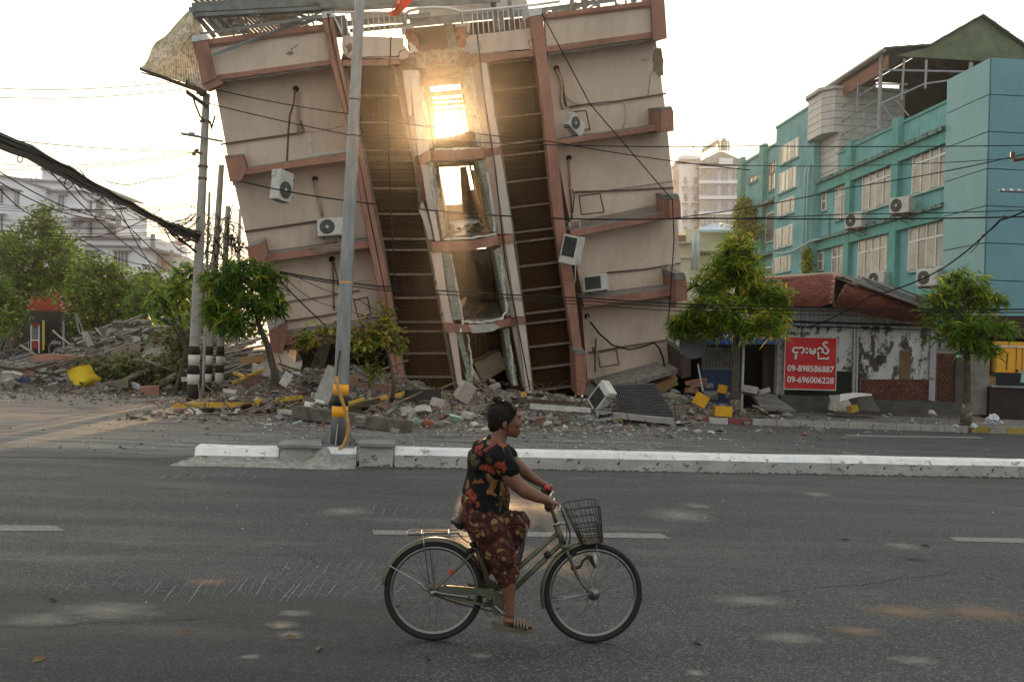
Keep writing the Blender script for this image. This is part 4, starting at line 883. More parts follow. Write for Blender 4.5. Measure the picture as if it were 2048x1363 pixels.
zl3=zL2-(zL1-zL2)
FAR=12.0
def Z(px,py): return Tuz(px,py)[1]
# main wall in pieces round the windows: solid wall, windows set into reveals
tbox(uC,uM,0,zP-.12,-FAR,0,teal,'wall'); tbox(uC,uM,zP-.14,zP,-.35,.07,teal_d,'parapet_coping')
tbox(uC+.1,uM,zL1-.16,zL1+.05,0,.42,grime,'weathered_ledge'); tbox(uC+.1,uM,zL2-.14,zL2+.06,0,.42,grime,'weathered_ledge');
tbox(uC+.1,uM,zL1-.75,zL1-.16,0,.26,teal_d,'beam_band'); tbox(uC+.1,uM,zL2-.7,zL2-.14,0,.26,teal_d,'beam_band')
for (x0,x1) in ((1790,1803),(1698,1708)):
 u1,u0=Tuz(x0,400)[0],Tuz(x1,400)[0]; tbox(u0,u1,0,zP+.22,0,.28,teal_d,'pilaster')
def win(px0,px1,yt0,yb0,yt1,yb1,cols,tr=.36,par=teal_b,gl=wglass,fr=winframe,off=0.0,open_=None):
 ua,ub=Tuz(px1,400)[0],Tuz(px0,400)[0]
 zt=(Z(px0,yt0)+Z(px1,yt1))/2; zb=(Z(px0,yb0)+Z(px1,yb1))/2
 o=G();
 f=tbox(ua-.06,ub+.06,zb-.06,zt+.06,off-.04,off+.03,fr,'window')
 zm=lerp(zt,zb,tr) if tr else zt
 w=(ub-ua)/cols; e=.045
 for i in range(cols):
  a,b_=ua+i*w+e,ua+(i+1)*w-e
  if tr: tbox(a,b_,zm+e,zt-e,off+.031,off+.045,gl,'pane',f)
  tbox(a,b_,zb+e,(zm-e) if tr else zt-e,off+.031,off+.05+(.03 if i % 2 else 0),gl if (i+cols) % 3 else wglass,'pane',f)
 for i in range(cols+1): tbox(ua+i*w-.045,ua+i*w+.045,zb,zt,off+.03,off+.085,fr,'mullion',f)
 if tr: tbox(ua,ub,zm-.05,zm+.05,off+.03,off+.095,fr,'transom',f)
 tbox(ua-.1,ub+.1,zb-.12,zb-.06,off,off+.12,teal_d,'sill',f)
 return f
ORG_fix=None
win(1826,1899,301,388,268,369,4); win(1727,1783,342,421,319,408,4); win(1673,1697,369,440,360,434,2); win(1646,1654,387,421,383,418,1,.5)
win(1823,1896,452,541,434,531,4); win(1722,1778,476,552,464,552,4); win(1670,1693,494,552,488,549,2); win(1642,1651,506,540,503,538,1,.5)
# stair tower and the far wing
uT0,uT1=Tuz(1618,400)[0],Tuz(1564,400)[0]
zT=(Z(1582,252)+Z(1628,221))/2*.5+.5*Z(1628,221)
tbox(uM-.02,uT1,0,zT,-FAR,.55,teal,'stair_tower_wall'); tbox(uM-.05,uT1+.05,zT,zT+.15,-.4,.62,teal_d,'parapet_coping')
for q in ((1575,1611,299,333,277,313),(1573,1608,351,388,334,374),(1573,1606,404,434,394,424),(1569,1604,461,498,449,488),(1568,1602,518,546,509,540)):
 px0,px1,a,b_,c,d=q; win(px0,px1,a,b_,c,d,5 if q[2] != 404 else 4,None,gl=wglass2 if q[2] < 360 else wglass,off=.55)
uF1=Tuz(1489,400)[0]
tbox(uT1,uF1,0,zT-.9,-FAR,.1,teal,'far_wing_wall'); tbox(uT1,uF1+.1,zT-.9,zT-.72,-.4,.2,teal_d,'parapet_coping')
for (x0,x1) in ((1527,1536),(1485,1492),(1562,1567)): u1,u0=Tuz(x0,400)[0],Tuz(x1,400)[0]; tbox(u0,u1,0,zT-.4,.1,.45,teal_d,'pilaster')
tbox(uT1,uF1,zL1-.1,zL1+.12,.1,.6,grime,'weathered_ledge'); tbox(uT1,uF1,zL2-.2,zL2+.02,.1,.6,grime,'weathered_ledge')
win(1541,1560,329,384,320,375,4,.4,gl=wglass2,fr=mat('brown_frame',(.20,.12,.08),rough=.7),off=.1); win(1501,1521,358,369,348,358,5,None,gl=wglass2,fr=MATS['brown_frame'],off=.1)
win(1538,1556,430,486,420,478,1,None,gl=lou,off=.1); win(1502,1522,448,480,440,475,1,None,gl=lou,off=.1); win(1534,1554,538,560,530,552,1,None,gl=lou,off=.1)
for x in (1631,1637):
 u=Tuz(x,400)[0]; g=G(); g.tube([T(u,1.5,.72),T(u,zP-.8,.72),T(u,zP-.2,.60)],.075,8); g.build('drain_pipe',mat('pale_teal_pipe',(.26,.44,.44),(.33,.5,.5),3,.6),teal_b,True)
g=G(); g.tube([Tp(1554,505,.8),Tp(1566,507,.8),Tp(1585,503,.8),Tp(1603,493,.8),Tp(1622,482,.7),Tp(1643,477,.5)],.07,7); g.build('drain_pipe',MATS['pale_teal_pipe'],teal_b,True)
g=G(); g.tube([T(Tuz(1488,400)[0],2,.5),T(Tuz(1488,400)[0],zL1,.5)],.10,8); g.build('drain_pipe',MATS['pale_teal_pipe'],teal_b,True)
g=G(); g.tube([Tp(1659,427,.1),Tp(1657,475,.1)],.04,6); g.build('drain_pipe',grime,teal_b)
# clad corner block: individual panels
uK=Tuz(1987,400)[0]
zj=[Z(1906,y) for y in (160,223,297,365,433,500)];
zk=[Z(1988,y) for y in (120,192,266,339,411,486)]; zz=[(a+b_)/2 for a,b_ in zip(zj,zk)]
step=(zz[0]-zz[5])/5; zz=[zz[0]-step*i for i in range(12)]
blk=thing('clad_corner_block',T(uK,0,.3),'smooth teal and blue panelled corner block rising above the turquoise building at the picture edge','building')
tbox(uK+.06,uC,0,zz[0]-.06,-FAR,.26,mat('joint_dark',(.05,.07,.075),rough=.9),'core',blk)
for i in range(len(zz)-1):
 if zz[i] < 1: break
 zb=max(zz[i+1],.2); tbox(uK+.0,uC+.02,zb+.02,zz[i]-.02,.262,.32,clad_s,'cladding_panel',blk)
# blue front face, square to the wall
for i in range(len(zz)-1):
 if zz[i] < 1: break
 zb=max(zz[i+1],.2); x=0
 for k in range(3):
  a,b_=.32-k*4.2,.32-(k+1)*4.2+.03
  g=G(); g.hexa([T(uK,zb+.02,a),T(uK,zz[i]-.02,a),T(uK,zz[i]-.02,b_),T(uK,zb+.02,b_)],[T(uK+.05,zb+.02,a),T(uK+.05,zz[i]-.02,a),T(uK+.05,zz[i]-.02,b_),T(uK+.05,zb+.02,b_)]); g.build('cladding_panel',clad_f,blk)
# AC units on the teal wall
tacs=[((1803,427),1.45,'white outdoor air conditioner on the teal wall under the upper right window'),((1711,456),1.5,'white outdoor air conditioner on the teal wall left of the middle pilaster, upper row'),((1858,572),1.4,'white outdoor air conditioner on the teal wall beside the clad corner, lower row'),((1756,572),1.35,'white outdoor air conditioner half hidden by the tiled canopy')]
for (p,sc,lb) in tacs:
 o=copy_tree(ac1); pos=Tp(p[0],p[1],.75); set_ac(o,pos,(0,0,math.atan2(tn.y,tn.x)+math.pi/2+R(25)),sc,lb,'outdoor units on the teal wall')
 g=G();
 for s_ in (-.4,.4): b_=pos+tdir*s_; g.tube([b_-tn*.7-V((0,0,.06)),b_+tn*.35-V((0,0,.06))],.03,4); g.tube([b_-tn*.7-V((0,0,.5)),b_+tn*.3-V((0,0,.08))],.02,4)
 g.build('unit_bracket',rust,teal_b)
# white tiled turret and the roof shed on top
turr=thing('tiled_stair_turret',T(uM+1,zP),'white tiled turret standing on the turquoise roof between stair tower and shed','turret')
def roundbox(name,m,pts,z0,z1,par): g=G(); g.prism([V((p.x,p.y,z0)) for p in pts],V((0,0,z1-z0))); return g.build(name,m,par)
u0_,u1_=Tuz(1676,300)[0],Tuz(1632,300)[0]; zt1=Z(1640,205)
tile_w=mat('white_wall_tile',(.42,.42,.40),(.52,.51,.49),3,.5,spots=(.28,.28,.27),spsc=6,spth=.62)
for r in range(12):
 zA=lerp(zP-1.4,zt1,r/12); zB=lerp(zP-1.4,zt1,(r+.93)/12); out=.9 if r > 5 else .1
 pts=[T(u0_-.2,0,-4),T(u0_-.2,0,out*.4),T(u0_+.5,0,out),T(u1_-.8,0,out),T(u1_,0,out*.5),T(u1_,0,-4)]
 roundbox('tile_course',tile_w,pts,zA,zB,turr)
tbox(u0_-.1,u1_-.1,zP-1.4,zt1-.1,-3.9,.05,concrete,'grout_core',turr)
pts=[T(u0_-.3,0,-4.1),T(u0_-.3,0,.5),T(u0_+.5,0,1.1),T(u1_-.8,0,1.1),T(u1_+.1,0,.5),T(u1_+.1,0,-4.1)]; roundbox('turret_coping',conc_pale,pts,zt1,zt1+.2,turr)
shed=thing('roof_shed',T(6,zP),'open rooftop shed with dark pitched metal roof and pipe frame on the turquoise building','rooftop shed')
roof_m=mat('dark_roof_sheet',(.05,.055,.055),(.085,.09,.09),2,.6,metal=.3,stretch=(6,1,1)); roof_u=mat('green_gable',(.085,.11,.07),(.15,.18,.11),1.2,.85)
uA,uB=Tuz(1768,150)[0],Tuz(1660,220)[0]
def Tq(px,py,off): return Tp(px,py,off)
EV0,EV1=Tp(1652,178,.7),Tp(1769,97,.7);
zE=(EV0.z+EV1.z)/2
ue0,ue1=Tuz(1652,200)[0],Tuz(1771,120)[0]
bk=-7.5
def Tg(px,py,u):      # point on the cross plane at distance u along the wall
 return hit(px,py,T(u,0),tdir)
uG=ue1
RP=[Tg(1769,97,uG),Tg(1862,90,uG),Tg(1967,30,uG),Tg(2060,96,uG),Tg(2085,118,uG)]
g=G(); ext=tdir*(ue0-ue1)
for i in range(len(RP)-1):
 a,b_=RP[i],RP[i+1]; n=7
 for k in range(n):
  p,q_=a.lerp(b_,k/n),a.lerp(b_,(k+.96)/n); g=G(); g.hexa([p,q_,q_+ext,p+ext],[p+V((0,0,.07)),q_+V((0,0,.07+.03*(k % 2))),q_+ext+V((0,0,.07+.03*(k % 2))),p+ext+V((0,0,.07))]); g.build('roof_sheet',roof_m,shed)
g=G(); pl=[RP[1]+tdir*.3-V((0,0,.02)),RP[2]+tdir*.3-V((0,0,.05)),RP[3]+tdir*.3-V((0,0,.02)),Tg(2060,128,uG+.3),Tg(1860,116,uG+.3),Tg(1790,112,uG+.3)]; g.prism(pl,tdir*.08); g.build('gable_panel',roof_u,shed)
g=G(); pl=[Tg(1766,112,uG+1.5),Tg(2060,130,uG+1.5),Tg(2060,190,uG+1.5),Tg(1905,200,uG+1.5)];
g=G(); g.hexa([T(uG,zP,-8.2),T(uG,RP[0].z+.2,-8.2),T(ue0-1,RP[0].z+.2,-8.2),T(ue0-1,zP,-8.2)],[T(uG,zP,-8.4),T(uG,RP[0].z+.2,-8.4),T(ue0-1,RP[0].z+.2,-8.4),T(ue0-1,zP,-8.4)])
g.build('dark_back_wall',mat('shed_dark',(.035,.04,.04),(.06,.065,.06),2,.9),shed)  # the shed's dark interior is put into its wall colour
def offat(px,py,u): return (Tg(px,py,u)-T(u,0)).dot(tn),Tg(px,py,u).z
uf=ue0-1.2; oa,zlo=offat(1750,236,uf); ob,zhi=offat(1800,166,uf)
def roofz(o_):
 ps=sorted([((p-T(uG,0)).dot(tn),p.z) for p in RP]); return np.interp(o_,[p[0] for p in ps],[p[1] for p in ps])-.06
def crossw(a,b_,z0,z1=None):
 n=6; g=G()
 for i in range(n):
  o0,o1=lerp(a,b_,i/n),lerp(a,b_,(i+1)/n); g.hexa([T(uf,z0,o0),T(uf,z1 or roofz(o0),o0),T(uf,z1 or roofz(o1),o1),T(uf,z0,o1)],[T(uf+.1,z0,o0),T(uf+.1,z1 or roofz(o0),o0),T(uf+.1,z1 or roofz(o1),o1),T(uf+.1,z0,o1)])
 return g.build('dark_end_wall',mat('shed_dark',(.035,.04,.04),(.06,.065,.06),2,.9),shed)  # end wall carries the shed's shade in its colour too
crossw(-.2,oa,zP+1.2); crossw(oa,ob,zhi); crossw(oa,ob,zP-.2,zlo); crossw(ob,-8.4,zP-.2)
g=G(); g.tube([RP[0]+V((0,0,-.1)),RP[0]+ext+V((0,0,-.1))],.12,4); g.build('eave_gutter',grey_metal,shed)
g=G(); a=RP[0]-V((0,0,.35))+tn*-.2; g.hexa([a,a+ext*.86,a+ext*.86-V((0,0,.75)),a-V((0,0,.75))],[p-tn*.05 for p in (a,a+ext*.86,a+ext*.86-V((0,0,.75)),a-V((0,0,.75)))]); g.build('brown_fascia',mat('shed_brown',(.20,.09,.06),(.25,.12,.08),2,.8),shed)
pm=mat('pipe_frame_grey',(.25,.25,.27),(.32,.32,.34),3,.5)
def Sp(px,py,off=-.1): return Tp(px,py,off)
for (a,b_,r) in (((1762,110),(1757,262),.11),((1677,190),(1674,305),.09),((1716,165),(1714,225),.05),((1700,240),(1700,290),.05),((1729,222),(1727,280),.05),
     ((1678,218),(1760,165),.045),((1676,248),(1758,198),.05),((1674,275),(1757,231),.045),((1676,300),(1757,258),.045),((1652,312),(1672,300),.04),((1640,242),(1664,306),.03)):
 g=G(); g.tube([Sp(*a),Sp(*b_)],r,5); g.build('frame_pipe',pm,shed)
for (a,b_,r) in (((1808,118),(1803,200),.07),((1853,120),(1850,177),.07),((1942,125),(1940,144),.12),((1764,140),(1941,144),.06),((1764,168),(1815,169),.05),((1760,208),(1848,168),.05),((1848,168),(1925,157),.05),((1762,205),(1790,245),.04),((1790,198),(1818,232),.04)):
 g=G(); g.tube([Tg(*a,uG+.4),Tg(*b_,uG+.4)],r,5); g.build('frame_pipe',pm,shed)
g=G(); g.hexa([T(uG+1,zP-.1,-7.1),T(uG+1,zP+.5,-7.1),T(ue0-1.5,zP+.5,-7.1),T(ue0-1.5,zP-.1,-7.1)],[T(uG+1,zP-.1,-6.9),T(uG+1,zP+.5,-6.9),T(ue0-1.5,zP+.5,-6.9),T(ue0-1.5,zP-.1,-6.9)]); g.build('tiled_low_wall',tile_w,shed)
# vine at the far end
leafm=[mat('leaf_green',(.085,.19,.018),(.16,.28,.026),1.6,.5,trans=.5),mat('leaf_yellow',(.36,.40,.025),(.48,.44,.035),1.6,.5,trans=.6),mat('leaf_dark',(.022,.06,.012),(.04,.085,.016),2,.6,trans=.3)]
# ================================================================ hotel tower and cream house far behind
hotel=thing('hotel_tower',P(1430,700,150),'pale grey multi-storey hotel with balconies and a roof sign, hazy in the distance','building')
hw=mat('hotel_white',(.72,.75,.84),(.80,.82,.88),.3,.8); hg=mat('hotel_grey',(.22,.22,.25),(.27,.27,.30),.3,.8); hgl=mat('hotel_glass',(.22,.25,.26),(.33,.36,.36),.4,.25,spec=.6); hp=mat('hotel_lilac',(.48,.45,.55),rough=.8)
HD=150
def hb(x0,x1,y0,y1,d0,d1,m,name,par=None,sl=0.0):
 g=G(); A=[P(x0,y0,d0),P(x1,y0+sl,d0),P(x1,y1+sl,d0),P(x0,y1,d0)]; g.prism(A,V((0,d1-d0,0))); return g.build(name,m,par or hotel)
hb(1402,1488,322,700,HD,HD+20,hg,'wall'); hb(1364,1402,316,700,HD+3,HD+20,hw,'wall'); hb(1346,1364,338,700,HD+6,HD+18,mat('hotel_pink',(.50,.43,.44),rough=.8),'wall')
for k in range(6):
 y=338+k*31; hb(1399,1490,y-5,y-2,HD-.6,HD,hw,'floor_band'); hb(1399,1490,y+22,y+26,HD-.6,HD,hw,'floor_band')
 for (a,b_,c) in ((1400,1407,1),(1407,1434,3),(1443,1456,1),(1464,1486,3)):
  f=hb(a,b_,y,y+21,HD-.2,HD,hw,'window')
  for j in range(c): xa,xb=lerp(a,b_,j/c),lerp(a,b_,(j+1)/c); hb(xa+.7,xb-.7,y+1,y+7,HD-.3,HD-.21,hgl,'pane',f); hb(xa+.7,xb-.7,y+8,y+20,HD-.3,HD-.21,hgl,'pane',f)
 hb(1434,1443,y-1,y+22,HD-.3,HD,hp,'lilac_pier'); hb(1456,1464,y-1,y+22,HD-.3,HD,hp,'lilac_pier')
for k in range(6):
 y=358+k*33
 for x in (1368,1388): hb(x,x+6,y-4,y+12,HD+2.8,HD+3,hgl,'window'); hb(x-3,x+9,y+12,y+14,HD+1.6,HD+3,hw,'balcony_slab'); hb(x-3,x+9,y+5,y+6,HD+1.6,HD+1.7,hg,'balcony_rail')
 hb(1349,1352,y,y+10,HD+5.8,HD+6,hgl,'window')
g=G(); g.prism([P(1400,322,HD-.6),P(1438,303,HD-.6),P(1446,303,HD-.6),P(1488,322,HD-.6),P(1488,330,HD-.6),P(1400,330,HD-.6)],V((0,20,0))); g.build('roof_gable',mat('hotel_roof',(.24,.25,.25),(.3,.31,.31),.5,.8),hotel)
hb(1412,1436,314,326,HD-.9,HD-.6,hgl,'window'); hb(1438,1466,316,328,HD-.9,HD-.6,hw,'sign_panel'); hb(1358,1402,312,318,HD+2,HD+20,hw,'roof_slab'); hb(1366,1380,308,312,HD+3,HD+8,hw,'roof_box')
g=G()
for k in range(9):
 x=1404+k*4; y=305-k*2.5; g.tube([P(x,y+6,HD+12-k),P(x,y-5,HD+12-k)],.1,4)
for k in range(4): g.tube([P(1402,300-k*3+6,HD+12),P(1436,280-k*3+6,HD+3)],.07,4)
for k in range(5): g.tube([P(1438+k*5,302,HD+2),P(1438+k*5,281,HD+2)],.12,4); g.tube([P(1437,284+k*4,HD+2),P(1459,284+k*4,HD+2)],.1,4)
g.tube([P(1448,300,HD+2),P(1448,278,HD+2)],.25,5); g.ball(P(1448,280,HD+2),.35)
g.build('sign_frame',mat('sign_frame_grey',(.40,.40,.38),rough=.7),hotel)
for k in range(8):
 x=1405+k*4.1; y=303-k*2.55; hb(x,x+2.8,y-6,y,HD+10.6-k,HD+10.9-k,mat('sign_letter_grey',(.38,.37,.33),rough=.7),'sign_letter')
for (x,y) in ((1386,280),(1362,305)): g=G(); g.tube([P(x,318,HD+6),P(x,y,HD+6)],.1,4); g.build('antenna',hg,hotel)
cream=thing('cream_house',P(1420,700,85),'cream rendered house with small light blue metal roof beside the leaning building','building')
cm=mat('cream_render',(.50,.47,.36),(.60,.57,.45),.9,.9,spots=(.40,.37,.29),spsc=1.4,spth=.62); CD=85
hb(1398,1486,462,720,CD,CD+12,cm,'wall',cream); hb(1352,1400,484,720,CD-2,CD+10,cm,'wall',cream); hb(1371,1396,458,484,CD-.5,CD+6,cm,'wall',cream)
hb(1390,1488,498,502,CD-.5,CD,cm,'string_course',cream); hb(1355,1372,470,484,CD-2.4,CD-1,dark_wood,'water_tank',cream); hb(1352,1384,483,486,CD-2.6,CD-1.8,conc_pale,'coping',cream); hb(1352,1384,514,516,CD-2.3,CD-2,conc_pale,'string_course',cream)
for k in range(8): hb(1399+k*3,1400.6+k*3,505,511,CD-.55,CD-.45,dark,'vent_slot',cream)
hb(1449,1462,478,500,CD-.2,CD,hgl,'window',cream)
blue_r=mat('light_blue_roof',(.30,.44,.58),(.38,.53,.66),1,.5,metal=.2); g=G(); pk=P(1438,447,CD+4)
for k in range(12):
 a,b_=P(lerp(1399,1486,k/12),461,CD-.8),P(lerp(1399,1486,(k+.93)/12),461,CD-.8); t=pk+V((lerp(-.5,.5,k/12),0,0)); g=G(); g.prism([a,b_,t],V((0,0,.08))); g.build('roof_sheet',blue_r,cream)
hb(1397,1488,460,464,CD-1,CD-.7,blue_r,'roof_edge',cream)
for x in (1384,1393): g=G(); g.tube([P(x,540,CD-2.5),P(x+4,466,CD-2.5)],.12,6); g.build('drain_pipe',blue_r,cream,True)
# ================================================================ low shop row under the tiled canopy
FD=33.5
def Sq(px,py,off=0.0): return P(px,py,FD+off)
def sbox(x0,x1,y0,y1,o1,o2,m,name,par,kind=None):
 g=G(); A=[Sq(x0,y0,o1),Sq(x1,y0+(x1-x0)*.03,o1),Sq(x1+(y0-y1)*.03,y1+(x1-x0)*.03,o1),Sq(x0+(y0-y1)*.03,y1,o1)]; g.prism(A,V((0,o2-o1,0))); o=g.build(name,m,par)
 if kind: o['kind']=kind
 return o
side=G(); a,b_=PG(1560,838),PG(2140,862)
pv=mat('sidewalk_concrete',(.115,.112,.105),(.17,.165,.155),1.6,.92,bump=.35,bsc=20,spots=(.08,.078,.072),spsc=3,spth=.58)
g=G(); g.hexa([V((x,y,0)) for x,y in ((5.2,28.6),(22,27.9),(22,44),(5.2,44))],[V((x,y,.14)) for x,y in ((5.2,28.6),(22,27.9),(22,44),(5.2,44))]); o=g.build('sidewalk',pv); tag(o,kind='structure')
shop=thing('peeling_shop_wall',Sq(1715,815),'low shop front with peeling white plaster over brick and a concrete plinth','shop building')
peel=mat('peeling_whitewash',(.46,.46,.46),(.56,.56,.56),1.5,.9,bump=.2,spots=(.085,.075,.065),spsc=2.6,spth=.53,stretch=(1.1,1,.8),detail=8)
peel2=mat('peeling_whitewash_heavy',(.42,.42,.42),(.52,.52,.52),1.5,.9,bump=.2,spots=(.075,.062,.05),spsc=2.2,spth=.50,stretch=(1.3,1,.7),detail=8)
plinth=mat('dark_plinth',(.06,.06,.055),(.095,.09,.085),2,.95,bump=.2)
sbox(1560,1716,648,762,0,.3,peel,'wall',shop); sbox(1716,1868,650,762,.02,.3,peel2,'wall',shop); sbox(1560,1720,738,790,-.02,.3,mat('black_base',(.02,.022,.02),(.035,.035,.03),3,.9),'wall_base',shop)
sbox(1562,1716,790,826,-.5,.4,plinth,'plinth',shop); sbox(1716,1930,798,826,-.25,.4,plinth,'plinth',shop)
sbox(1556,1572,676,812,-.12,.25,mat('mottled_post',(.28,.27,.28),(.36,.35,.36),5,.9,spots=(.10,.09,.1),spsc=9,spth=.56),'door_post',shop)
sbox(1708,1716,640,800,-.1,.05,MATS['mottled_post'],'wall_post',shop); sbox(1862,1874,655,800,-.1,.05,MATS['mottled_post'],'wall_post',shop)
cor=mat('grey_blue_corrugated',(.20,.27,.29),(.30,.37,.40),4,.6,metal=.2,stretch=(12,1,.3))
for k in range(40):
 x=1530+k*9; sbox(x,x+8.2,612+k*.3,652,-.12-.03*(k % 2),.1,cor,'corrugated_strip',shop)
for (y,r) in ((646,.035),(655,.02)): g=G(); g.tube([Sq(1500,y-6,-.2),Sq(1900,y+6,-.2)],r,5); g.build('wall_pipe',black,shop)
for x in (1710,1717): g=G(); g.tube([Sq(x,630,-.15),Sq(x-4,800,-.15)],.025,5); g.build('wall_pipe',conc_pale,shop)
# brick field at the foot of the wall, brick by brick
bm_r=[mat('old_brick_a',(.085,.032,.028),(.12,.045,.035),8,.9),mat('old_brick_b',(.12,.045,.035),(.15,.06,.045),8,.9)]
sbox(1719,1866,757,800,.0,.2,mat('pale_joint',(.17,.14,.125),rough=.95),'wall_base',shop)
nb=0
for r in range(8):
 for c in range(15):
  x=1719+c*10+(5 if r % 2 else 0); y=758+r*5.2
  if x > 1858: continue
  sbox(x,x+9.1,y,y+4.5,-.035-rnd.uniform(0,.012),-.0,bm_r[rnd.random() < .4],'brick',shop)
sbox(1876,1913,706,812,.0,.2,mat('pale_joint_b',(.07,.055,.05),rough=.95),'wall',shop)
for r in range(18):
 for c in range(4):
  x=1876+c*9.4+(4 if r % 2 else 0)
  if x > 1906: continue
  sbox(x,x+8.5,707+r*5.6,711.6+r*5.6,-.03,0,bm_r[0],'brick',shop)
sbox(1870,1912,672,706,-.02,.3,mat('lilac_wall',(.20,.19,.21),rough=.9),'wall',shop)
sbox(1758,1773,710,724,-.05,0,mat('dark_glass',(.03,.04,.045),rough=.15),'small_window',shop)
sbox(1800,1822,700,760,-.012,-.002,mat('bare_mud',(.13,.085,.05),(.17,.12,.08),3,.95),'bare_patch',shop)
pier2=thing('grey_gate_pier',Sq(1950,820),'rough grey concrete gate piers behind the rightmost street tree','gate pier')
sbox(1912,1942,714,828,-.1,.3,plinth,'pier_shaft',pier2); sbox(1942,1980,700,828,-.15,.5,mat('grey_pier_render',(.14,.13,.115),(.21,.20,.185),2.5,.95,bump=.3),'pier_shaft',pier2)
# "10:00" painted on the wall above the banner
def text(s_,p,right,up,h,m,name,par,w=None,bold=0.0,th=.004,mid=True):
 c=bpy.data.curves.new('txt','FONT'); c.body=s_; c.size=1; c.extrude=.5; c.offset=bold; o=bpy.data.objects.new('txt',c); scene.collection.objects.link(o)
 dg=bpy.context.evaluated_depsgraph_get(); me=bpy.data.meshes.new_from_object(o.evaluated_get(dg)); bpy.data.objects.remove(o)
 co=np.array([v.co[:] for v in me.vertices]); lo,hi=co.min(0),co.max(0)
 n=right.cross(up).normalized(); sx=(w/(hi[0]-lo[0])) if w else h/(hi[1]-lo[1]); sy=h/(hi[1]-lo[1])
 vs=[p+right*((x-(lo[0]+hi[0])/2*mid-lo[0]*(not mid))*sx)+up*((y-(lo[1]+hi[1])/2)*sy)+n*(z*th) for x,y,z in co]
 r=mesh_obj(name,vs,[tuple(f.vertices) for f in me.polygons],m,par); return r
XR,ZU=V((1,0,0)),V((0,0,1))
pxm=FD/FOC
ink=mat('black_lettering',(.02,.02,.02),rough=.8)
text('AM-10:00',Sq(1596,666,-.015),XR,ZU,7*pxm,ink,'painted_hours',shop,46*pxm,.01); text('0',Sq(1676,676,-.015),XR,ZU,6*pxm,ink,'painted_digit',shop,6*pxm,.02)
# ---- red rental banner
ban=thing('rental_banner',Sq(1620,778,-.6),'bright red banner with white Burmese lettering and two phone numbers, tied to the peeling wall','banner')
def cloth(x0,y0,x1,y1,nx,ny,off,m,name,amp,par):
 vs=[]
 for j in range(ny+1):
  for i in range(nx+1):
   s,t=i/nx,j/ny; w=amp*(mnoise.noise(V((s*3.5,t*3,2)))+.5*math.sin((s+t)*7)*(1-t)); vs.append(Sq(lerp(x0,x1,s)+(1.5-3*t)+(1.2*math.sin(s*9) if j in (0,) else 0)*0,lerp(y0,y1,t)+2.5*s,off+w))
 return mesh_obj(name,vs,[(j*(nx+1)+i,(j+1)*(nx+1)+i,(j+1)*(nx+1)+i+1,j*(nx+1)+i+1) for j in range(ny) for i in range(nx)],m,par,True)
cloth(1568.5,673.5,1673.5,778.5,26,26,-.34,mat('banner_hem',(.55,.5,.5),rough=.5),'banner_border',.018,ban)
cloth(1570.5,674,1672,776,26,26,-.352,mat('banner_red',(.50,.012,.012),(.44,.01,.012),2,.42,spec=.4),'banner_sheet',.018,ban)
lw=mat('banner_white',(.72,.66,.66),rough=.5); up_b=V((.03,0,1)).normalized()
text('09-898586887',Sq(1621.5,737,-.385),XR,up_b,12.5*pxm,lw,'phone_number',ban,92*pxm,.018); text('09-696006228',Sq(1621,759.5,-.385),XR,up_b,12.5*pxm,lw,'phone_number',ban,92*pxm,.018)
def stroke(pts,w=4.0):
 p2=[Sq(1560+x/9.74,650+y/9.74,-.385) for x,y in pts]; g=G(); g.tube(p2,w/9.74*pxm*4.3,8); return g
def arc(cx,cy,r,a0,a1,n=14): return [(cx+r*math.cos(R(lerp(a0,a1,i/n))),cy-r*math.sin(R(lerp(a0,a1,i/n)))) for i in range(n+1)]
strokes=[arc(300,490,52,30,325),[(308,560),(308,652),(272,652)],arc(410,490,55,150,-95),[(344,462),(362,440)],
   arc(520,460,12,0,360,10),arc(520,535,12,0,360,10),arc(630,500,56,125,415),[(600,508),(655,508)],[(610,520),(630,500),(650,520)],
   arc(780,495,50,170,-60),[(742,520),(742,655),(940,655),(940,620)],arc(885,500,55,215,400),[(820,500),(838,530)],arc(885,375,42,30,290),[(900,415),(890,440),(920,470)]]
for s_ in strokes: stroke(s_,4.6 if len(s_) != 11 else 3.6).build('letter_stroke',lw,ban,True)
# ---- blue shutter shop and dark openings
bs=thing('blue_fronted_shop',Sq(1480,815),'small shop with blue corrugated awning, dark doorway and navy blue door behind the street tree','shop building')
navy=mat('navy_door',(.012,.025,.06),(.02,.035,.08),3,.6); blu=mat('blue_awning',(.015,.06,.26),(.03,.09,.33),3,.5,stretch=(8,1,1))
sbox(1400,1562,640,826,.9,1.3,dark,'dark_interior',bs); sbox(1330,1404,640,830,2.2,2.5,dark,'alley_wall',bs); sbox(1404,1462,738,826,.2,.3,navy,'door',bs); sbox(1405,1460,694,738,.22,.3,mat('grey_shutter',(.10,.10,.095),(.15,.15,.14),4,.8),'shutter',bs)  # added dark backing closes a bright slit; interior sheet stands in for shade
for k in range(8): sbox(1407+k*6.6,1408.2+k*6.6,697,734,.17,.22,plinth,'shutter_rib',bs)
for k in range(22): x=1404+k*7; sbox(x,x+6.2,664,688,-.4+.05*(k % 2),-.2,blu,'awning_strip',bs)
sbox(1462,1486,690,826,.25,.32,mat('navy_panel',(.02,.03,.06),rough=.7),'door',bs); sbox(1486,1490,686,815,-.05,.05,conc_pale,'door_jamb',bs)
for x in (1462,1466,1470,1474): g=G(); g.tube([Sq(x,694,.1),Sq(x,740,.1)],.015,4); g.build('door_bar',grey_metal,bs)
sbox(1528,1558,690,812,.4,.6,mat('brown_door',(.045,.035,.028),rough=.8),'door',bs)
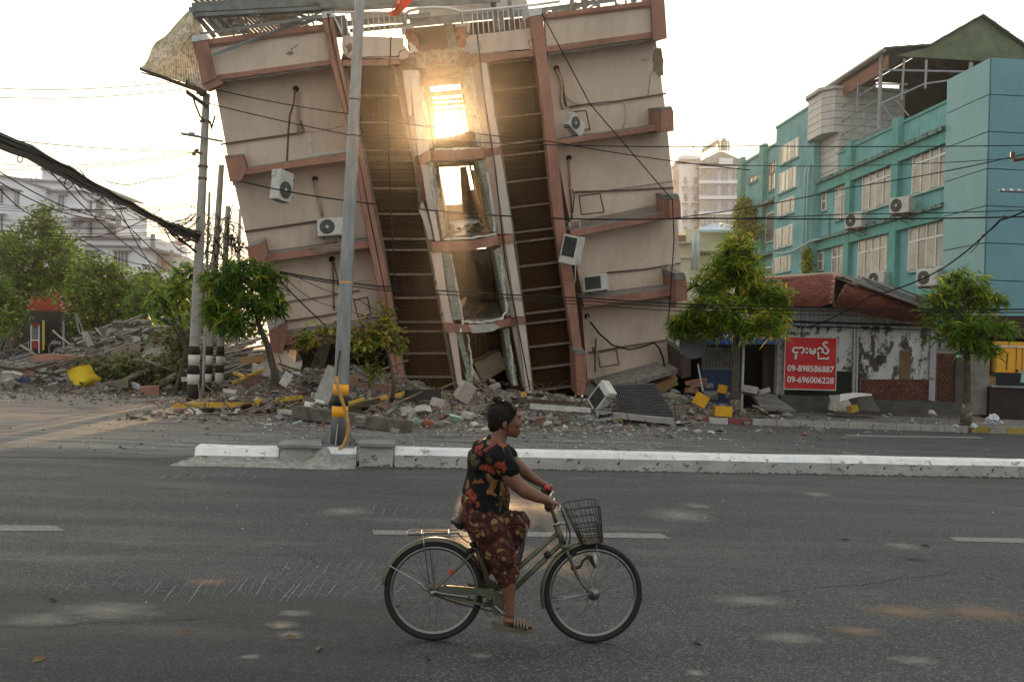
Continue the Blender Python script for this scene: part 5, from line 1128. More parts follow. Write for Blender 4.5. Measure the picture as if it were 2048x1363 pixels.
# ---- sagging canopy faced with red clay tiles
can=thing('tiled_canopy',Sq(1690,590),'sagging canopy faced with brick-red tiles, buckled over the low shop row','canopy')
tl=[mat('canopy_tile_a',(.17,.045,.03),(.22,.065,.045),4,.6),mat('canopy_tile_b',(.13,.035,.026),(.17,.05,.036),4,.6)]
def canopy_face(top,bot,depth,rows,cols,offs):
 def row(t,e):
  xs=[p[0] for p in e]; x=lerp(xs[0],xs[-1],t); return x,np.interp(x,xs,[p[1] for p in e]),np.interp(x,[p[0] for p in depth],[p[1] for p in depth])
 bk_g=G()
 def q(s,t,o):
  (xa,ya,da),(xb,yb,db)=row(s,top),row(s,bot); return Sq(lerp(xa,xb,t),lerp(ya,yb,t),lerp(da,db+offs,t)+.5*math.sin(math.pi*t)*-.35+o)
 cnt=0; stf=[G(),G()]
 for r in range(rows):
  for c in range(cols):
   s0=(c+(.5 if r % 2 else 0))/(cols+.5); s1=s0+.95/(cols+.5); t0,t1=r/rows,(r+.86)/rows
   A=[q(s0,t0,0),q(s1,t0,0),q(s1,t1,0),q(s0,t1,0)]
   g=G(); g.prism(A,V((0,.05,0))); k=rnd.random() < .4
   g.build('tile',tl[k],can)
 n=24; vs=[]
 for j in range(7):
  for i in range(n+1): vs.append(q(i/n,j/6,.045))
 mesh_obj('canopy_board',vs,[(j*(n+1)+i,(j+1)*(n+1)+i,(j+1)*(n+1)+i+1,j*(n+1)+i+1) for j in range(6) for i in range(n)],mat('canopy_joint',(.42,.24,.19),rough=.9),can)
canopy_face([(1515,556),(1600,552),(1650,547),(1672,548)],[(1515,604),(1580,611),(1640,613),(1664,606)],[(1500,-1.2),(1672,-1.6)],11,13,-.3)
canopy_face([(1694,562),(1760,580),(1830,606),(1866,624)],[(1664,612),(1720,626),(1790,640),(1866,652)],[(1660,-1.5),(1866,-1.0)],10,15,.4)
g=G(); g.prism([Sq(1672,550,-1.3),Sq(1706,562,-1.2),Sq(1690,585,-1.2),Sq(1668,606,-1.3)],V((0,.5,0))); g.build('canopy_gap',dark,can)  # solid dark block stands in for the shaded gap
can_roof=mat('rusty_roof_sheet',(.07,.06,.055),(.12,.10,.09),3,.7,stretch=(1,6,1))
for (a,b_,c,d) in (((1510,553),(1670,543),(1690,552),(1520,562)),((1670,543),(1722,560),(1715,570),(1668,552)),((1720,552),(1870,606),(1862,618),(1716,566)),((1716,551),(1768,566),(1868,600),(1868,608))):
 g=G(); g.hexa([Sq(*a,1.2),Sq(*b_,1.2),Sq(*c,-1.5),Sq(*d,-1.5)],[p-V((0,0,.05)) for p in (Sq(*a,1.2),Sq(*b_,1.2),Sq(*c,-1.5),Sq(*d,-1.5))]); g.build('roof_sheet',can_roof,can)
for k in range(6): g=G(); g.tube([Sq(1722+k*3,553+k*2.4,-.9),Sq(1862,606+k*3,-.9)],.03,4); g.build('roof_lath',grey_metal,can)
sbox(1500,1930,598,622,.3,2.5,dark,'dark_underside',can)  # dark box stands in for the shade under the canopy
ov=thing('dark_shop_overhang',Sq(2010,640,.5),'dark brown overhang under the clad corner block above the generator','canopy')
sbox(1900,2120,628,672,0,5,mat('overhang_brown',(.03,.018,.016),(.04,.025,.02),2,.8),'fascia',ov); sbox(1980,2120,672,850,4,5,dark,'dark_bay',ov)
# ---- yellow generator in the bay
gen=thing('yellow_generator',Sq(2020,815,.5),'large yellow diesel generator cabinet on a dark base in the bay at the picture edge','generator')
gy=mat('generator_yellow',(.62,.29,.008),(.68,.33,.01),2,.45,spec=.5); gd=mat('generator_base',(.012,.014,.016),rough=.6)
sbox(1994,2120,692,744,-.2,2.2,gy,'cabinet',gen); sbox(1990,2120,682,690,-.25,2.3,gy,'cabinet_lid',gen); sbox(1994,2120,690,693,-.24,-.2,white_paint,'chrome_trim',gen); sbox(1980,1994,700,746,.2,2.2,mat('generator_side',(.20,.08,.012),rough=.6),'cabinet_side',gen)
sbox(1992,2120,744,772,-.2,2.2,gd,'fuel_base',gen); sbox(1980,2120,774,836,-.35,2.3,mat('dark_brick_base',(.03,.022,.022),(.045,.03,.03),3,.9),'plinth',gen); sbox(1984,2120,770,774,-.4,2.3,grey_metal,'plinth_edge',gen)
for x in (2033,2045): sbox(x,x+.8,696,742,-.215,-.2,ink,'door_seam',gen)
g=G(); g.disc(Sq(2034,741,-.23),(0,1,0),.045,.04); g.build('lock',ink,gen)
text('ERMAX',Sq(2014,722,-.21),V((-.03,0,-1)).normalized(),V((1,0,-.03)).normalized(),4.2*pxm,ink,'side_lettering',gen,36*pxm,.02)
g=G(); g.tube([Sq(2050,740,-.7),Sq(2046,765,-.7)],.09,10); g.build('pale_pipe',MATS['pale_teal_pipe'],gen)
# ---- far kerb: painted blocks on the left part, plain grey further right
kr=thing('far_kerb',V((10,28.6,0)),'low kerb of the far pavement, red and white blocks in front of the street tree','kerb')
red_k=mat('faded_red_kerb',(.16,.045,.05),(.21,.07,.07),5,.85,spots=(.2,.18,.17),spsc=9,spth=.62); wk=mat('dirty_white_kerb',(.33,.32,.30),(.42,.41,.39),5,.85,spots=(.2,.19,.18),spsc=9,spth=.6); ye_k=mat('faded_yellow_kerb',(.30,.22,.04),(.36,.27,.07),5,.85,spots=(.18,.16,.1),spsc=7,spth=.55)
cuts=[(1306,1334,concrete),(1335,1377,wk),(1378,1417,red_k),(1418,1456,wk),(1457,1504,red_k)]+[(1505+48*k,1552+48*k,concrete) for k in range(9)]+[(1945,1978,ye_k),(1979,2012,concrete),(2013,2060,ye_k)]
for (a,b_,m_) in cuts:
 ya=836+(a-1340)*.034; A,B_=PG(a,ya+8),PG(b_,ya+8+(b_-a)*.034); g=G(); d_=(B_-A).normalized(); n_=V((-d_.y,d_.x,0))*.18; zz_=V((0,0,.17)); g.hexa([A,A+zz_,B_+zz_,B_],[A+n_,A+n_+zz_,B_+n_+zz_,B_+n_]); g.build('kerb_block',m_,kr)
# ================================================================ trees
bark=mat('grey_bark',(.055,.045,.035),(.11,.09,.07),10,.95,bump=.6,bsc=25); limewash=mat('flaking_limewash',(.09,.08,.065),(.12,.10,.08),8,.9,spots=(.45,.44,.4),spsc=11,spth=.56)
def leaf_cloud(name,centers,nleaf,L,w,m3,parent,droop=.6,per=8,seed=1,spread=.25,kinds=(.6,.25,.15),fold=True,seg=2):
 """sprays of lance-shaped leaves fanning from twig tips; each leaf a bent strip"""
 rg_=np.random.default_rng(seed); C=np.asarray(centers); n=len(C)
 out=[[],[],[]]
 base=np.repeat(C,per,0)+rg_.normal(0,spread*L,(n*per,3)); N_=len(base)
 az=rg_.uniform(0,2*np.pi,N_); el=rg_.normal(.15,.45,N_); k=rg_.choice(3,N_,p=kinds)
 twigk=np.repeat(rg_.choice(3,n,p=kinds),per); k=np.where(rg_.random(N_) < .7,twigk,k)
 LL=L*rg_.uniform(.6,1.25,N_); WW=w*rg_.uniform(.7,1.2,N_)
 d=np.stack([np.cos(az)*np.cos(el),np.sin(az)*np.cos(el),np.sin(el)],1); s=np.stack([-np.sin(az),np.cos(az),rg_.normal(0,.5,N_)],1); s /= np.linalg.norm(s,axis=1)[:,None]
 g_=np.array([0,0,-1.0]); el=el+.2; rows=[]
 for j in range(seg+1):
  t=j/seg; wd=[.25,1,.0][j] if seg == 2 else [.2,.9,.9,0][j]
  p=base+d*(LL*t)[:,None]+g_*(LL*droop*t*t*rg_.uniform(.7,1.4,N_))[:,None]
  rows.append((p-s*(WW*wd)[:,None],p+s*(WW*wd)[:,None]))
 for kk in range(3):
  ix=np.where(k == kk)[0]
  if not len(ix): continue
  m_=len(ix); vs=np.concatenate([np.stack([rows[j][0][ix],rows[j][1][ix]],1) for j in range(seg)]+[rows[seg][0][ix][:,None,:]],1)
  nv=2*seg+1; vs=vs.reshape(-1,3); b_=np.arange(m_)*nv; fs=[]
  for j in range(seg-1): fs += np.stack([b_+2*j,b_+2*j+1,b_+2*j+3,b_+2*j+2],1).tolist()
  fs += np.stack([b_+2*seg-2,b_+2*seg-1,b_+2*seg],1).tolist()
  out[kk]=(vs,fs)
 V_,F_,MI=[],[],[]; off=0
 for kk in range(3):
  if len(out[kk]): vs,fs=out[kk]; V_.append(vs); F_ += [tuple(i+off for i in f) for f in fs]; MI += [kk]*len(fs); off += len(vs)
 o=mesh_obj(name,np.concatenate(V_),F_,m3,parent,False,MI); o['kind']='stuff'; return o
def tree(base,top,r0,lab,blobs,nspray,L,w,m3,seed,depth,per=8,droop=.6,wash=None,cat='tree',kinds=(.6,.25,.15),nlimb=9,name='street_tree',grp=None,trunk_pts=None,spread=.25,lean=0):
 """blobs: (px,py,rx,ry) crown lobes in metres placed round the trunk line"""
 t_=thing(name,base,lab,cat,grp); rg_=random.Random(seed)
 tp=trunk_pts or [Vector(base).lerp(Vector(top),k/6)+V((rg_.uniform(-.03,.03),rg_.uniform(-.03,.03),0))*(0 < k < 6) for k in range(7)]
 g=G(); n=len(tp)-1; g.tube(tp,[lerp(r0,r0*.35,k/n)*(1.35 if k == 0 else 1) for k in range(n+1)],10); g.build('trunk',bark,t_,True)
 cent=[];
 for (c,r) in blobs:
  c=Vector(c); m_=int(nspray*r[0]*r[2]);
  # fork toward the lobe
  a=min(tp,key=lambda p: abs(p.z-(c.z-.3*r[2]))); g=G(); mid=a.lerp(c,.5)+V((0,0,-.08)); g.tube([a,mid,c],[r0*.32,r0*.2,r0*.08],6); g.build('limb',bark,t_,True)
  tw=G()
  for i in range(m_):
   u=V((rg_.gauss(0,1),rg_.gauss(0,1),rg_.gauss(0,1))).normalized()*rg_.random() ** .45
   p=c+V((u.x*r[0],u.y*r[1],u.z*r[2]))
   if mnoise.noise(p*2.3+V((seed,0,0))) < -.02: continue
   cent.append(p[:])
   if i % 5 == 0: tw.tube([c+V((u.x*r[0],u.y*r[1],u.z*r[2]))*0+(c-c),c.lerp(p,.6)+V((0,0,.03)),p],[.012,.009,.005],3) if False else tw.tube([c.lerp(a,.25),c.lerp(p,.55),p],[.014,.01,.005],3)
  if tw.v: o=tw.build('twigs',bark,t_); o['kind']='stuff'
 leaf_cloud('crown',cent,0,L,w,m3,t_,droop,per,seed,spread,kinds);
 if wash: g=G(); g.tube([tp[0],tp[0].lerp(tp[-1],wash)],[r0*1.40,r0*1.12],10); g.build('limewash_band',limewash,t_,True)
 return t_
def lobe(px,py,rx,rz,depth,dd=0.0,ry=None): k=depth/FOC; return (P(px,py,depth+dd),(rx*k,ry or rx*k,rz*k))
g_a=[leafm[0],leafm[1],leafm[2]]
D1=28.5
tb=GD(1473,29.6,.1)
tree(tb,P(1478,470,29.6),.14,'conical street tree with drooping narrow leaves in front of the blue-fronted shop',[lobe(1482,500,42,38,29.6),lobe(1466,535,66,34,29.6,.2),lobe(1474,545,60,40,29.6),lobe(1420,570,38,30,29.6,.2),lobe(1440,610,62,34,29.6,-.5),lobe(1525,585,50,30,29.6,.3),lobe(1552,608,34,44,29.6,-.3),lobe(1380,640,40,32,29.6,.4),lobe(1500,640,70,38,29.6,-.6),lobe(1360,655,24,24,29.6,.5),lobe(1430,655,44,28,29.6,0),lobe(1545,655,34,26,29.6,.2)],560,.36,.026,g_a,3,29.6,droop=.32,spread=.1,per=9,wash=.1,kinds=(.52,.36,.12))
D2=29.0
tree(GD(1936,D2,.1),P(1940,560,D2),.12,'rightmost street tree with pale-foot trunk and layered narrow leaves',[lobe(1930,560,46,22,D2,0),lobe(1880,590,34,26,D2,-.2),lobe(1945,600,60,30,D2,.2),lobe(1870,620,28,18,D2,.1),lobe(1920,645,66,20,D2,-.6),lobe(1990,655,44,20,D2,-.2),lobe(1935,685,52,24,D2,-.4),lobe(1900,668,44,18,D2,0),lobe(1978,590,28,18,D2,.3),lobe(1982,695,22,16,D2,0)],480,.42,.028,g_a,5,D2,droop=.3,spread=.1,per=9,wash=.16,kinds=(.70,.15,.15))
D3=28.6
bs3=GD(556,D3,0)
tree(bs3,P(508,560,D3),.12,'leaning street tree with dense narrow leaves at the left corner of the leaning building',[lobe(480,560,62,36,D3,0),lobe(440,590,50,40,D3,-.3),lobe(535,560,42,34,D3,.2),lobe(500,610,66,38,D3,-.2),lobe(460,645,46,28,D3,-.4),lobe(430,560,34,24,D3,.2),lobe(545,600,30,34,D3,.3),lobe(475,530,40,20,D3,0),lobe(425,625,30,24,D3,0)],520,.36,.026,g_a,8,D3,droop=.4,spread=.1,per=9,kinds=(.6,.1,.3),trunk_pts=[bs3,P(549,745,D3),P(535,690,D3),P(518,650,D3),P(508,610,D3),P(500,560,D3)])
# wilted broad-leaved tree by the lamp pole
leaf_b=[mat('wilted_green',(.10,.15,.02),(.20,.23,.035),4,.5,trans=.45),mat('wilted_yellow',(.30,.27,.035),(.40,.32,.05),4,.55,trans=.5),mat('wilted_brown',(.10,.075,.03),(.14,.10,.04),4,.7,trans=.2)]
D4=27.2
b4=GD(790,D4,.3)
tree(b4,P(760,650,D4),.055,'thin broken tree with wilted yellow-green leaves spreading behind the lamp pole',[lobe(750,650,44,26,D4,0),lobe(700,670,50,20,D4,.1),lobe(640,670,44,18,D4,0),lobe(780,668,34,18,D4,0),lobe(610,680,24,14,D4,.1),lobe(730,690,44,16,D4,-.2),lobe(800,690,20,16,D4,0),lobe(750,725,20,26,D4,.2),lobe(760,620,22,12,D4,0)],230,.20,.066,leaf_b,11,D4,per=6,droop=.6,kinds=(.45,.4,.15),name='broken_tree',trunk_pts=[b4,P(788,760,D4),P(776,710,D4),P(768,680,D4),P(758,650,D4)],spread=.5)
# creeper on the teal building's far corner
crp = thing('creeper', Tp(1488, 520, .6), 'creeper hanging from the far corner of the turquoise building', 'creeper'); cc = []
for i in range(420):
 y = rnd.uniform(395, 470); x = 1486 + rnd.gauss(0, 3 + (y - 395) * .22); cc.append(Tp(x, y + rnd.uniform(0, 8), .7 + rnd.uniform(-.2, .4))[:])
leaf_cloud('foliage', cc, 0, .3, .1, g_a, crp, .4, 5, 21, .6, (.6, .1, .3)); cc = [Tp(1614 + rnd.gauss(0, 4), rnd.uniform(497, 545), .8)[:] for i in range(90)]; leaf_cloud('foliage', cc, 0, .22, .08, g_a, crp, .4, 5, 22, .5, (.3, .5, .2))
# ---- left side trees: broad crowns of small leaves
far_l = [mat('sunlit_leaf', (.17, .28, .03), (.26, .36, .045), 2, .6, trans=.5), mat('mid_leaf', (.08, .17, .025), (.13, .22, .035), 2, .6, trans=.4), mat('deep_leaf', (.03, .075, .02), (.05, .11, .028), 2, .65, trans=.3)]  # sunlit to deep leaf tones are put into the colours, mixed at random
def bigtree(px, gd, blobs, n, lab, seed, L=.22, w=.06, kinds=(.4, .35, .25), r=.22, per=7):
 b_ = GD(px, gd); top = P(blobs[0][0], blobs[0][1], gd)
 return tree(b_, top, r, lab, [lobe(x, y, rx, ry, gd, dd) for (x, y, rx, ry, dd) in blobs], n * 3, L, w, far_l, seed, gd, per=per, droop=.35, kinds=kinds, name='leafy_tree', spread=.7, grp=None)
bigtree(17, 58, [(90, 460, 50, 34, 0), (60, 500, 80, 40, -1), (120, 500, 50, 34, 1), (30, 560, 70, 50, 0), (80, 550, 70, 34, -1), (85, 425, 22, 20, 0), (10, 500, 40, 40, 1), (130, 545, 44, 40, 0)], 62, 'tall feathery tree at the left edge with its top above the white villa wall', 31, .3, .075, (.45, .35, .2), .3)
bigtree(200, 54, [(190, 540, 54, 36, 0), (230, 565, 50, 36, 1), (180, 590, 60, 40, -1), (270, 585, 46, 30, 0), (176, 640, 26, 20, 0), (250, 625, 50, 26, 0)], 62, 'broad green tree in the middle of the clump before the low white villa', 32, .3, .085, (.4, .4, .2), .25)
bigtree(330, 50, [(320, 582, 56, 34, 0), (365, 596, 44, 40, 1), (300, 560, 40, 26, 2), (290, 620, 50, 36, -1), (340, 640, 44, 22, 0), (370, 590, 24, 18, 0)], 70, 'lower spreading tree of the clump nearest the striped poles', 33, .28, .085, (.35, .4, .25), .2)
bigtree(215, 62, [(190, 640, 60, 40, 0), (260, 650, 66, 34, 0), (320, 660, 50, 30, 0), (370, 640, 30, 40, 0)], 55, 'dark shaded tree behind the wreck heap,right of the red shop sign', 34, .3, .1, (.05, .35, .6), .25)  # this tree's shade is put into its mostly dark leaf mix
bigtree(-30, 46, [(5, 600, 44, 36, 0), (20, 640, 34, 26, 0), (-20, 570, 40, 30, 0), (-10, 660, 30, 24, 0)], 62, 'bushy tree with pale leaf tips cut by the left picture edge', 35, .26, .08, (.5, .35, .15), .2)
bigtree(450, 47, [(430, 585, 50, 36, 0), (490, 590, 46, 34, 0), (440, 650, 50, 30, 0), (500, 660, 40, 26, 1), (400, 650, 40, 30, 0), (440, 690, 60, 20, 0)], 50, 'dim tree seen low between the striped poles and the leaning trunk', 36, .28, .09, (.3, .4, .3), .18)  # fills a bright gap; upper lobes added to block low sun
# big-leaved shoots beside the striped pole
sh = thing('broadleaf_shoot', GD(352, 33), 'broad-leaved shoot reaching up beside the tall striped pole', 'sapling'); g = G()
for q in (((372, 700), (360, 640), (350, 590), (365, 560)), ((372, 690), (340, 620), (310, 595)), ((372, 700), (345, 650), (320, 640)), ((352, 610), (376, 590))): g.tube([P(x, y, 33) for x, y in q], [.05, .04, .03, .02][:len(q)], 5)
g.tube([GD(352, 33), P(372, 700, 33)], .06, 6); g.build('stem', bark, sh); cc = [P(rnd.uniform(*a), rnd.uniform(*b_), 33 + rnd.uniform(-.4, .4))[:] for (a, b_, n) in (((352, 382), (535, 575), 26), ((310, 360), (570, 600), 28), ((300, 350), (595, 640), 34), ((350, 384), (575, 640), 14)) for i in range(n)]
leaf_cloud('foliage', cc, 0, .3, .11, [leafm[0], far_l[0], leafm[2]], sh, .5, 3, 41, .5, (.5, .25, .25))
# fallen branches with dying leaves on the debris
fb = thing('fallen_branches', GD(290, 36), 'fallen leafy branches turning brown on the debris beside the yellow board', 'branches'); cc = []
for (x0, x1, y0, y1, n, d_) in ((160, 260, 715, 775, 230, 36), (240, 380, 720, 780, 330, 35), (300, 384, 660, 700, 120, 38), (345, 384, 655, 740, 150, 36)):
 for i in range(n): cc.append(P(rnd.uniform(x0, x1), rnd.uniform(y0, y1), d_ + rnd.uniform(-1, 1))[:])
leaf_cloud('foliage', cc, 0, .26, .05, [mat('dying_leaf', (.12, .10, .03), (.20, .15, .05), 4, .7, trans=.2), far_l[1], mat('brown_leaf', (.10, .06, .03), (.15, .09, .045), 4, .8)], fb, .4, 6, 43, .7, (.3, .3, .4))
for q, r in ((((235, 768), (260, 755), (300, 738)), .09), (((320, 768), (350, 752), (380, 742)), .14), (((200, 770), (240, 760), (280, 775)), .04), (((290, 720), (330, 735), (372, 750)), .04)):
 g = G(); g.tube([P(x, y, 34.3) for x, y in q], r, 7); g.build('branch', mat('pale_branch', (.20, .17, .13), (.30, .26, .2), 8, .9), fb, True)
# ================================================================ white villas behind the trees
vw = mat('villa_white', (.70, .72, .80), (.78, .80, .86), .4, .85); vg = mat('villa_trim_grey', (.22, .22, .25), (.28, .28, .31), .6, .8); vwin = mat('villa_window', (.13, .14, .17), (.18, .19, .22), .6, .35, spec=.5); vdoor = mat('villa_door_brown', (.38, .22, .12), (.44, .27, .15), 2, .7); vin = mat('villa_balcony_wall', (.40, .36, .33), (.46, .42, .39), 1, .9)
def vb(x0, x1, y0, y1, d0, d1, m, name, par, s=0.0, s2=None, dR=0.0):
 """front face between picture columns; dR: extra distance of the right end; s/s2: how much top and bottom edges drop to the right"""
 s2 = s if s2 is None else s2; g = G(); A = [P(x0, y0, d0), P(x1, y0 + s, d0 + dR), P(x1, y1 + s2, d0 + dR), P(x0, y1, d0)]; g.prism(A, V((0, d1 - d0, 0))); return g.build(name, m, par)
v1 = thing('white_villa', P(100, 700, 100), 'tall white villa with grey window caps and corner balconies behind the left trees', 'house'); A1 = 100
vb(-40, 40, 344, 720, A1 - 6, A1 + 10, vw, 'wall', v1, 14); vb(40, 172, 360, 720, A1, A1 + 12, vw, 'wall', v1, 6); vb(144, 186, 404, 720, A1 + 2.5, A1 + 12, vin, 'balcony_back_wall', v1, 2); vb(184, 213, 398, 720, A1 + .8, A1 + 12, vw, 'wall', v1, 4)
vb(84, 120, 337, 362, A1 + 2, A1 + 8, vw, 'roof_room', v1, 6); vb(80, 124, 335, 338, A1 + 1.6, A1 + 8.3, vg, 'roof_slab', v1, 6)
vb(-40, 41, 341, 345, A1 - 6.3, A1 + 10, vg, 'parapet_coping', v1, 15); vb(40, 173, 357, 361, A1 - .3, A1 + 12, vg, 'parapet_coping', v1, 7); vb(172, 214, 366, 370, A1 - .3, A1 + 10, vg, 'parapet_coping', v1, 10, dR=4)
vb(144, 173, 361, 381, A1 - .3, A1 + 3, vw, 'balcony_parapet', v1, 1); vb(172, 213, 368, 390, A1 - .3, A1 + 3, vw, 'balcony_parapet', v1, 10, dR=4)
vb(40, 173, 376, 380, A1 - .5, A1, vg, 'cornice_band', v1, 5); vb(172, 215, 382, 386, A1 - .5, A1, vg, 'cornice_band', v1, 13, dR=4); vb(-40, 41, 364, 368, A1 - 6.5, A1 - 6, vg, 'cornice_band', v1, 15)
for (x, y, w, h, d_) in ((-6, 374, 10, 28, -6.1), (29, 383, 7, 27, -6.1), (80, 388, 11, 22, -.1), (117, 391, 10, 26, -.1), (-6, 430, 10, 30, -6.1), (42, 452, 8, 10, -.1), (146, 445, 14, 6, -.1)):
 f = vb(x, x + w, y, y + h, A1 + d_ - .05, A1 + d_ + .05, vwin, 'window', v1, .3); vb(x - 4, x + w + 4, y - 4, y - 2, A1 + d_ - .6, A1 + d_, vg, 'window_cap', v1, .5); vb(x, x + w, y + h, y + h + 1.2, A1 + d_ - .2, A1 + d_, vg, 'window_sill', v1, .3)
 for k in (1, 2): xx = x + w * k / 3; vb(xx - .3, xx + .3, y, y + h, A1 + d_ - .12, A1 + d_ - .05, vw, 'glazing_bar', f)
vb(147, 156, 394, 424, A1 + 2.3, A1 + 2.5, vdoor, 'door', v1); vb(192, 205, 403, 430, A1 + .6, A1 + .8, vwin, 'window', v1, 1); vb(190, 208, 397, 400, A1, A1 + .8, vg, 'window_cap', v1, 3); vb(172, 181, 449, 468, A1 + 2.2, A1 + 2.5, vdoor, 'door', v1); vb(217, 229, 453, 470, A1 + .6, A1 + 1, vwin, 'window', v1); vb(208, 238, 450, 720, A1 + 1, A1 + 10, vw, 'wall', v1, 4)
vb(120, 196, 421, 434, A1 - 1.6, A1 + 2.6, vw, 'balcony_slab', v1, 4); vb(196, 237, 426, 440, A1 - 1.6, A1 + 2, vw, 'balcony_slab', v1, 13, dR=4); vb(144, 196, 433, 436, A1 - 1.8, A1, vg, 'cornice_band', v1, 3); vb(196, 240, 437, 440, A1 - 1.8, A1, vg, 'cornice_band', v1, 13, dR=4)
for (a, b_, y) in ((144, 163, 417), (171, 190, 419), (198, 210, 424), (212, 222, 429), (224, 232, 433)):
 for k in range(3): g = G(); g.tube([P(a, y + k * 3, A1 - 1.5), P(b_, y + k * 3 + (b_ - a) * .1, A1 - 1.5)], .09, 4); g.build('balcony_rail', vg, v1)
 for x in (a, b_): g = G(); g.tube([P(x, y - 1, A1 - 1.5), P(x, y + 8, A1 - 1.5)], .11, 4); g.build('rail_post', vg, v1)
vb(190, 196, 416, 432, A1 - 1.8, A1 - 1, vg, 'balcony_post', v1); vb(231, 237, 428, 452, A1 - 1.7, A1 - 1, vg, 'balcony_post', v1)
for (a, b_) in ((40, 84), (120, 172)): g = G(); g.tube([P(a, 357, A1), P(b_, 359, A1)], .06, 4); [g.tube([P(x, 362, A1), P(x, 355, A1)], .07, 4) for x in range(a, b_, 11)]; g.build('roof_rail', vg, v1)
v2 = thing('low_white_villa', P(290, 700, 90), 'low white villa with curved grey-edged veranda in front of the tall white villa', 'house'); A2 = 90
vb(168, 290, 474, 720, A2, A2 + 10, vw, 'wall', v2, 3); vb(286, 318, 500, 720, A2 + 3, A2 + 10, vin, 'veranda_back_wall', v2); vb(165, 302, 471, 474, A2 - .5, A2 + 10, vg, 'parapet_coping', v2, 3.5); vb(160, 284, 488, 491, A2 - .4, A2, vg, 'cornice_band', v2, 3)
vb(302, 344, 474, 492, A2 - .5, A2 + 4, vw, 'veranda_parapet', v2, 12, dR=5); vb(282, 303, 474, 494, A2 - .6, A2 + 4, vw, 'veranda_parapet', v2, .5); vb(280, 304, 494, 498, A2 - .8, A2 + 4, vg, 'veranda_fascia', v2, .5); vb(303, 348, 493, 497, A2 - .8, A2 + 4, vg, 'veranda_fascia', v2, 13, dR=5); vb(301, 306, 468, 496, A2 - .9, A2 - .3, vg, 'parapet_post', v2)
text('Taj Hotel', P(323, 486, A2 + 1.2), V((1, .6, -.25)).normalized(), ZU, .35, mat('brass_letter', (.42, .33, .14), rough=.5), 'veranda_lettering', v2, 1.0) if False else None
for k in range(6): g = G(); a = P(314 + k * 3.4, 482 + k * 1.0, A2 + .6 + k * .35); g.tube([a, a + V((.02, 0, -.22)), a + V((.12, 0, -.1))], .025, 4); g.build('brass_letter', mat('brass_letter', (.42, .33, .14), rough=.5), v2)
for (x, w, y, h, m_) in ((228, 27, 503, 32, vwin), (170, 20, 503, 20, vwin), (283, 6, 508, 24, vdoor), (293, 5, 509, 22, vwin), (307, 5, 510, 22, vwin)):
 dd = A2 if x < 280 else A2 + 3; f = vb(x, x + w, y, y + h, dd - .1, dd - .02, m_, 'window' if m_ is vwin else 'door', v2);
 if x < 280:
  vb(x - 4, x + w + 4, y - 4, y - 1.6, A2 - .6, A2, vg, 'window_cap', v2)
  for k in (1, 2, 3): vb(x + w * k / 4 - .4, x + w * k / 4 + .4, y, y + h, dd - .16, dd - .1, vw, 'glazing_bar', f)
vb(318, 382, 510, 720, A2 + 4, A2 + 10, mat('villa_cream', (.56, .54, .48), (.62, .6, .54), .5, .85), 'wall', v2, 8); vb(326, 340, 521, 540, A2 + 3.8, A2 + 4, vdoor, 'door', v2); vb(360, 365, 525, 533, A2 + 3.8, A2 + 4, vwin, 'window', v2)
for x in range(286, 345, 5): g = G(); g.tube([P(x, 530 + (x - 286) * .16, A2 - .5), P(x, 540 + (x - 286) * .16, A2 - .5)], .05, 4); g.build('rail_post', vg, v2)
g = G(); g.tube([P(284, 530, A2 - .5), P(346, 540, A2 - .5)], .07, 4); g.build('veranda_rail', vg, v2); vb(284, 350, 539, 720, A2 - .6, A2 + 3, vw, 'veranda_wall', v2, 8); vb(340, 344, 500, 560, A2 - .7, A2 - .3, vg, 'veranda_post', v2)
g = G(); g.prism([P(338, 482, A2 + 8), P(364, 480, A2 + 8), P(368, 486, A2 + 7), P(344, 489, A2 + 7)], V((0, 1, -.1))); g.build('tin_roof', mat('pinkish_tin', (.32, .2, .17), rough=.8), v2); vb(344, 352, 486, 510, A2 + 7.5, A2 + 9, vg, 'roof_room', v2)
for x in (352, 361): g = G(); g.tube([P(x, 487, A2 + 7), P(x, 512, A2 + 7)], .07, 4); g.build('roof_post', vg, v2)
# ---- shop with red sign under the trees
rs = thing('roadside_shop', P(100, 705, 74), 'dark roadside shop under the trees with a red signboard', 'shop building'); R1 = 74
vb(-60, 400, 560, 715, R1, R1 + 6, mat('dark_shopfront', (.02, .022, .022), (.035, .038, .036), 2, .9), 'shopfront', rs)
for k in range(30): x = 60 + k * 8; vb(x, x + .8, 640, 706, R1 - .1, R1, mat('dim_rib', (.04, .042, .042), rough=.8), 'shutter_rib', rs)
sgn = mat('red_signboard', (.30, .025, .015), (.22, .02, .012), 2, .6); vb(42, 152, 592, 620, R1 - 3.2, R1 - 3, sgn, 'signboard', rs, 2); vb(104, 152, 584, 594, R1 - 3.2, R1 - 3, sgn, 'signboard', rs, 2)
g = G(); pk = R1 - 3.3
for q in (((120, 594), (126, 592), (124, 598), (120, 602)), ((122, 602), (126, 606), (121, 611)), ((121, 611), (122, 616), (129, 615))): g.tube([P(x, y, pk) for x, y in q], .04, 4)
g.build('sign_symbol', lw, rs); text('HAL', P(142, 607, pk), XR, ZU, .26, lw, 'sign_lettering', rs, .55, .02)
cart = thing('food_cart', P(68, 707, 72), 'small red food cart with glass case in front of the dark shop', 'cart'); C1 = 72
vb(60, 79, 681, 697, C1, C1 + .9, sgn, 'cart_body', cart); vb(62, 78, 652, 680, C1 + .3, C1 + .5, mat('case_glass', (.16, .17, .16), rough=.2), 'glass_case', cart); vb(62, 78, 646, 652, C1, C1 + .9, sgn, 'cart_roof', cart)
for x in (62, 78): g = G(); g.tube([P(x, 650, C1), P(x, 706, C1)], .035, 4); g.build('cart_post', vw, cart)
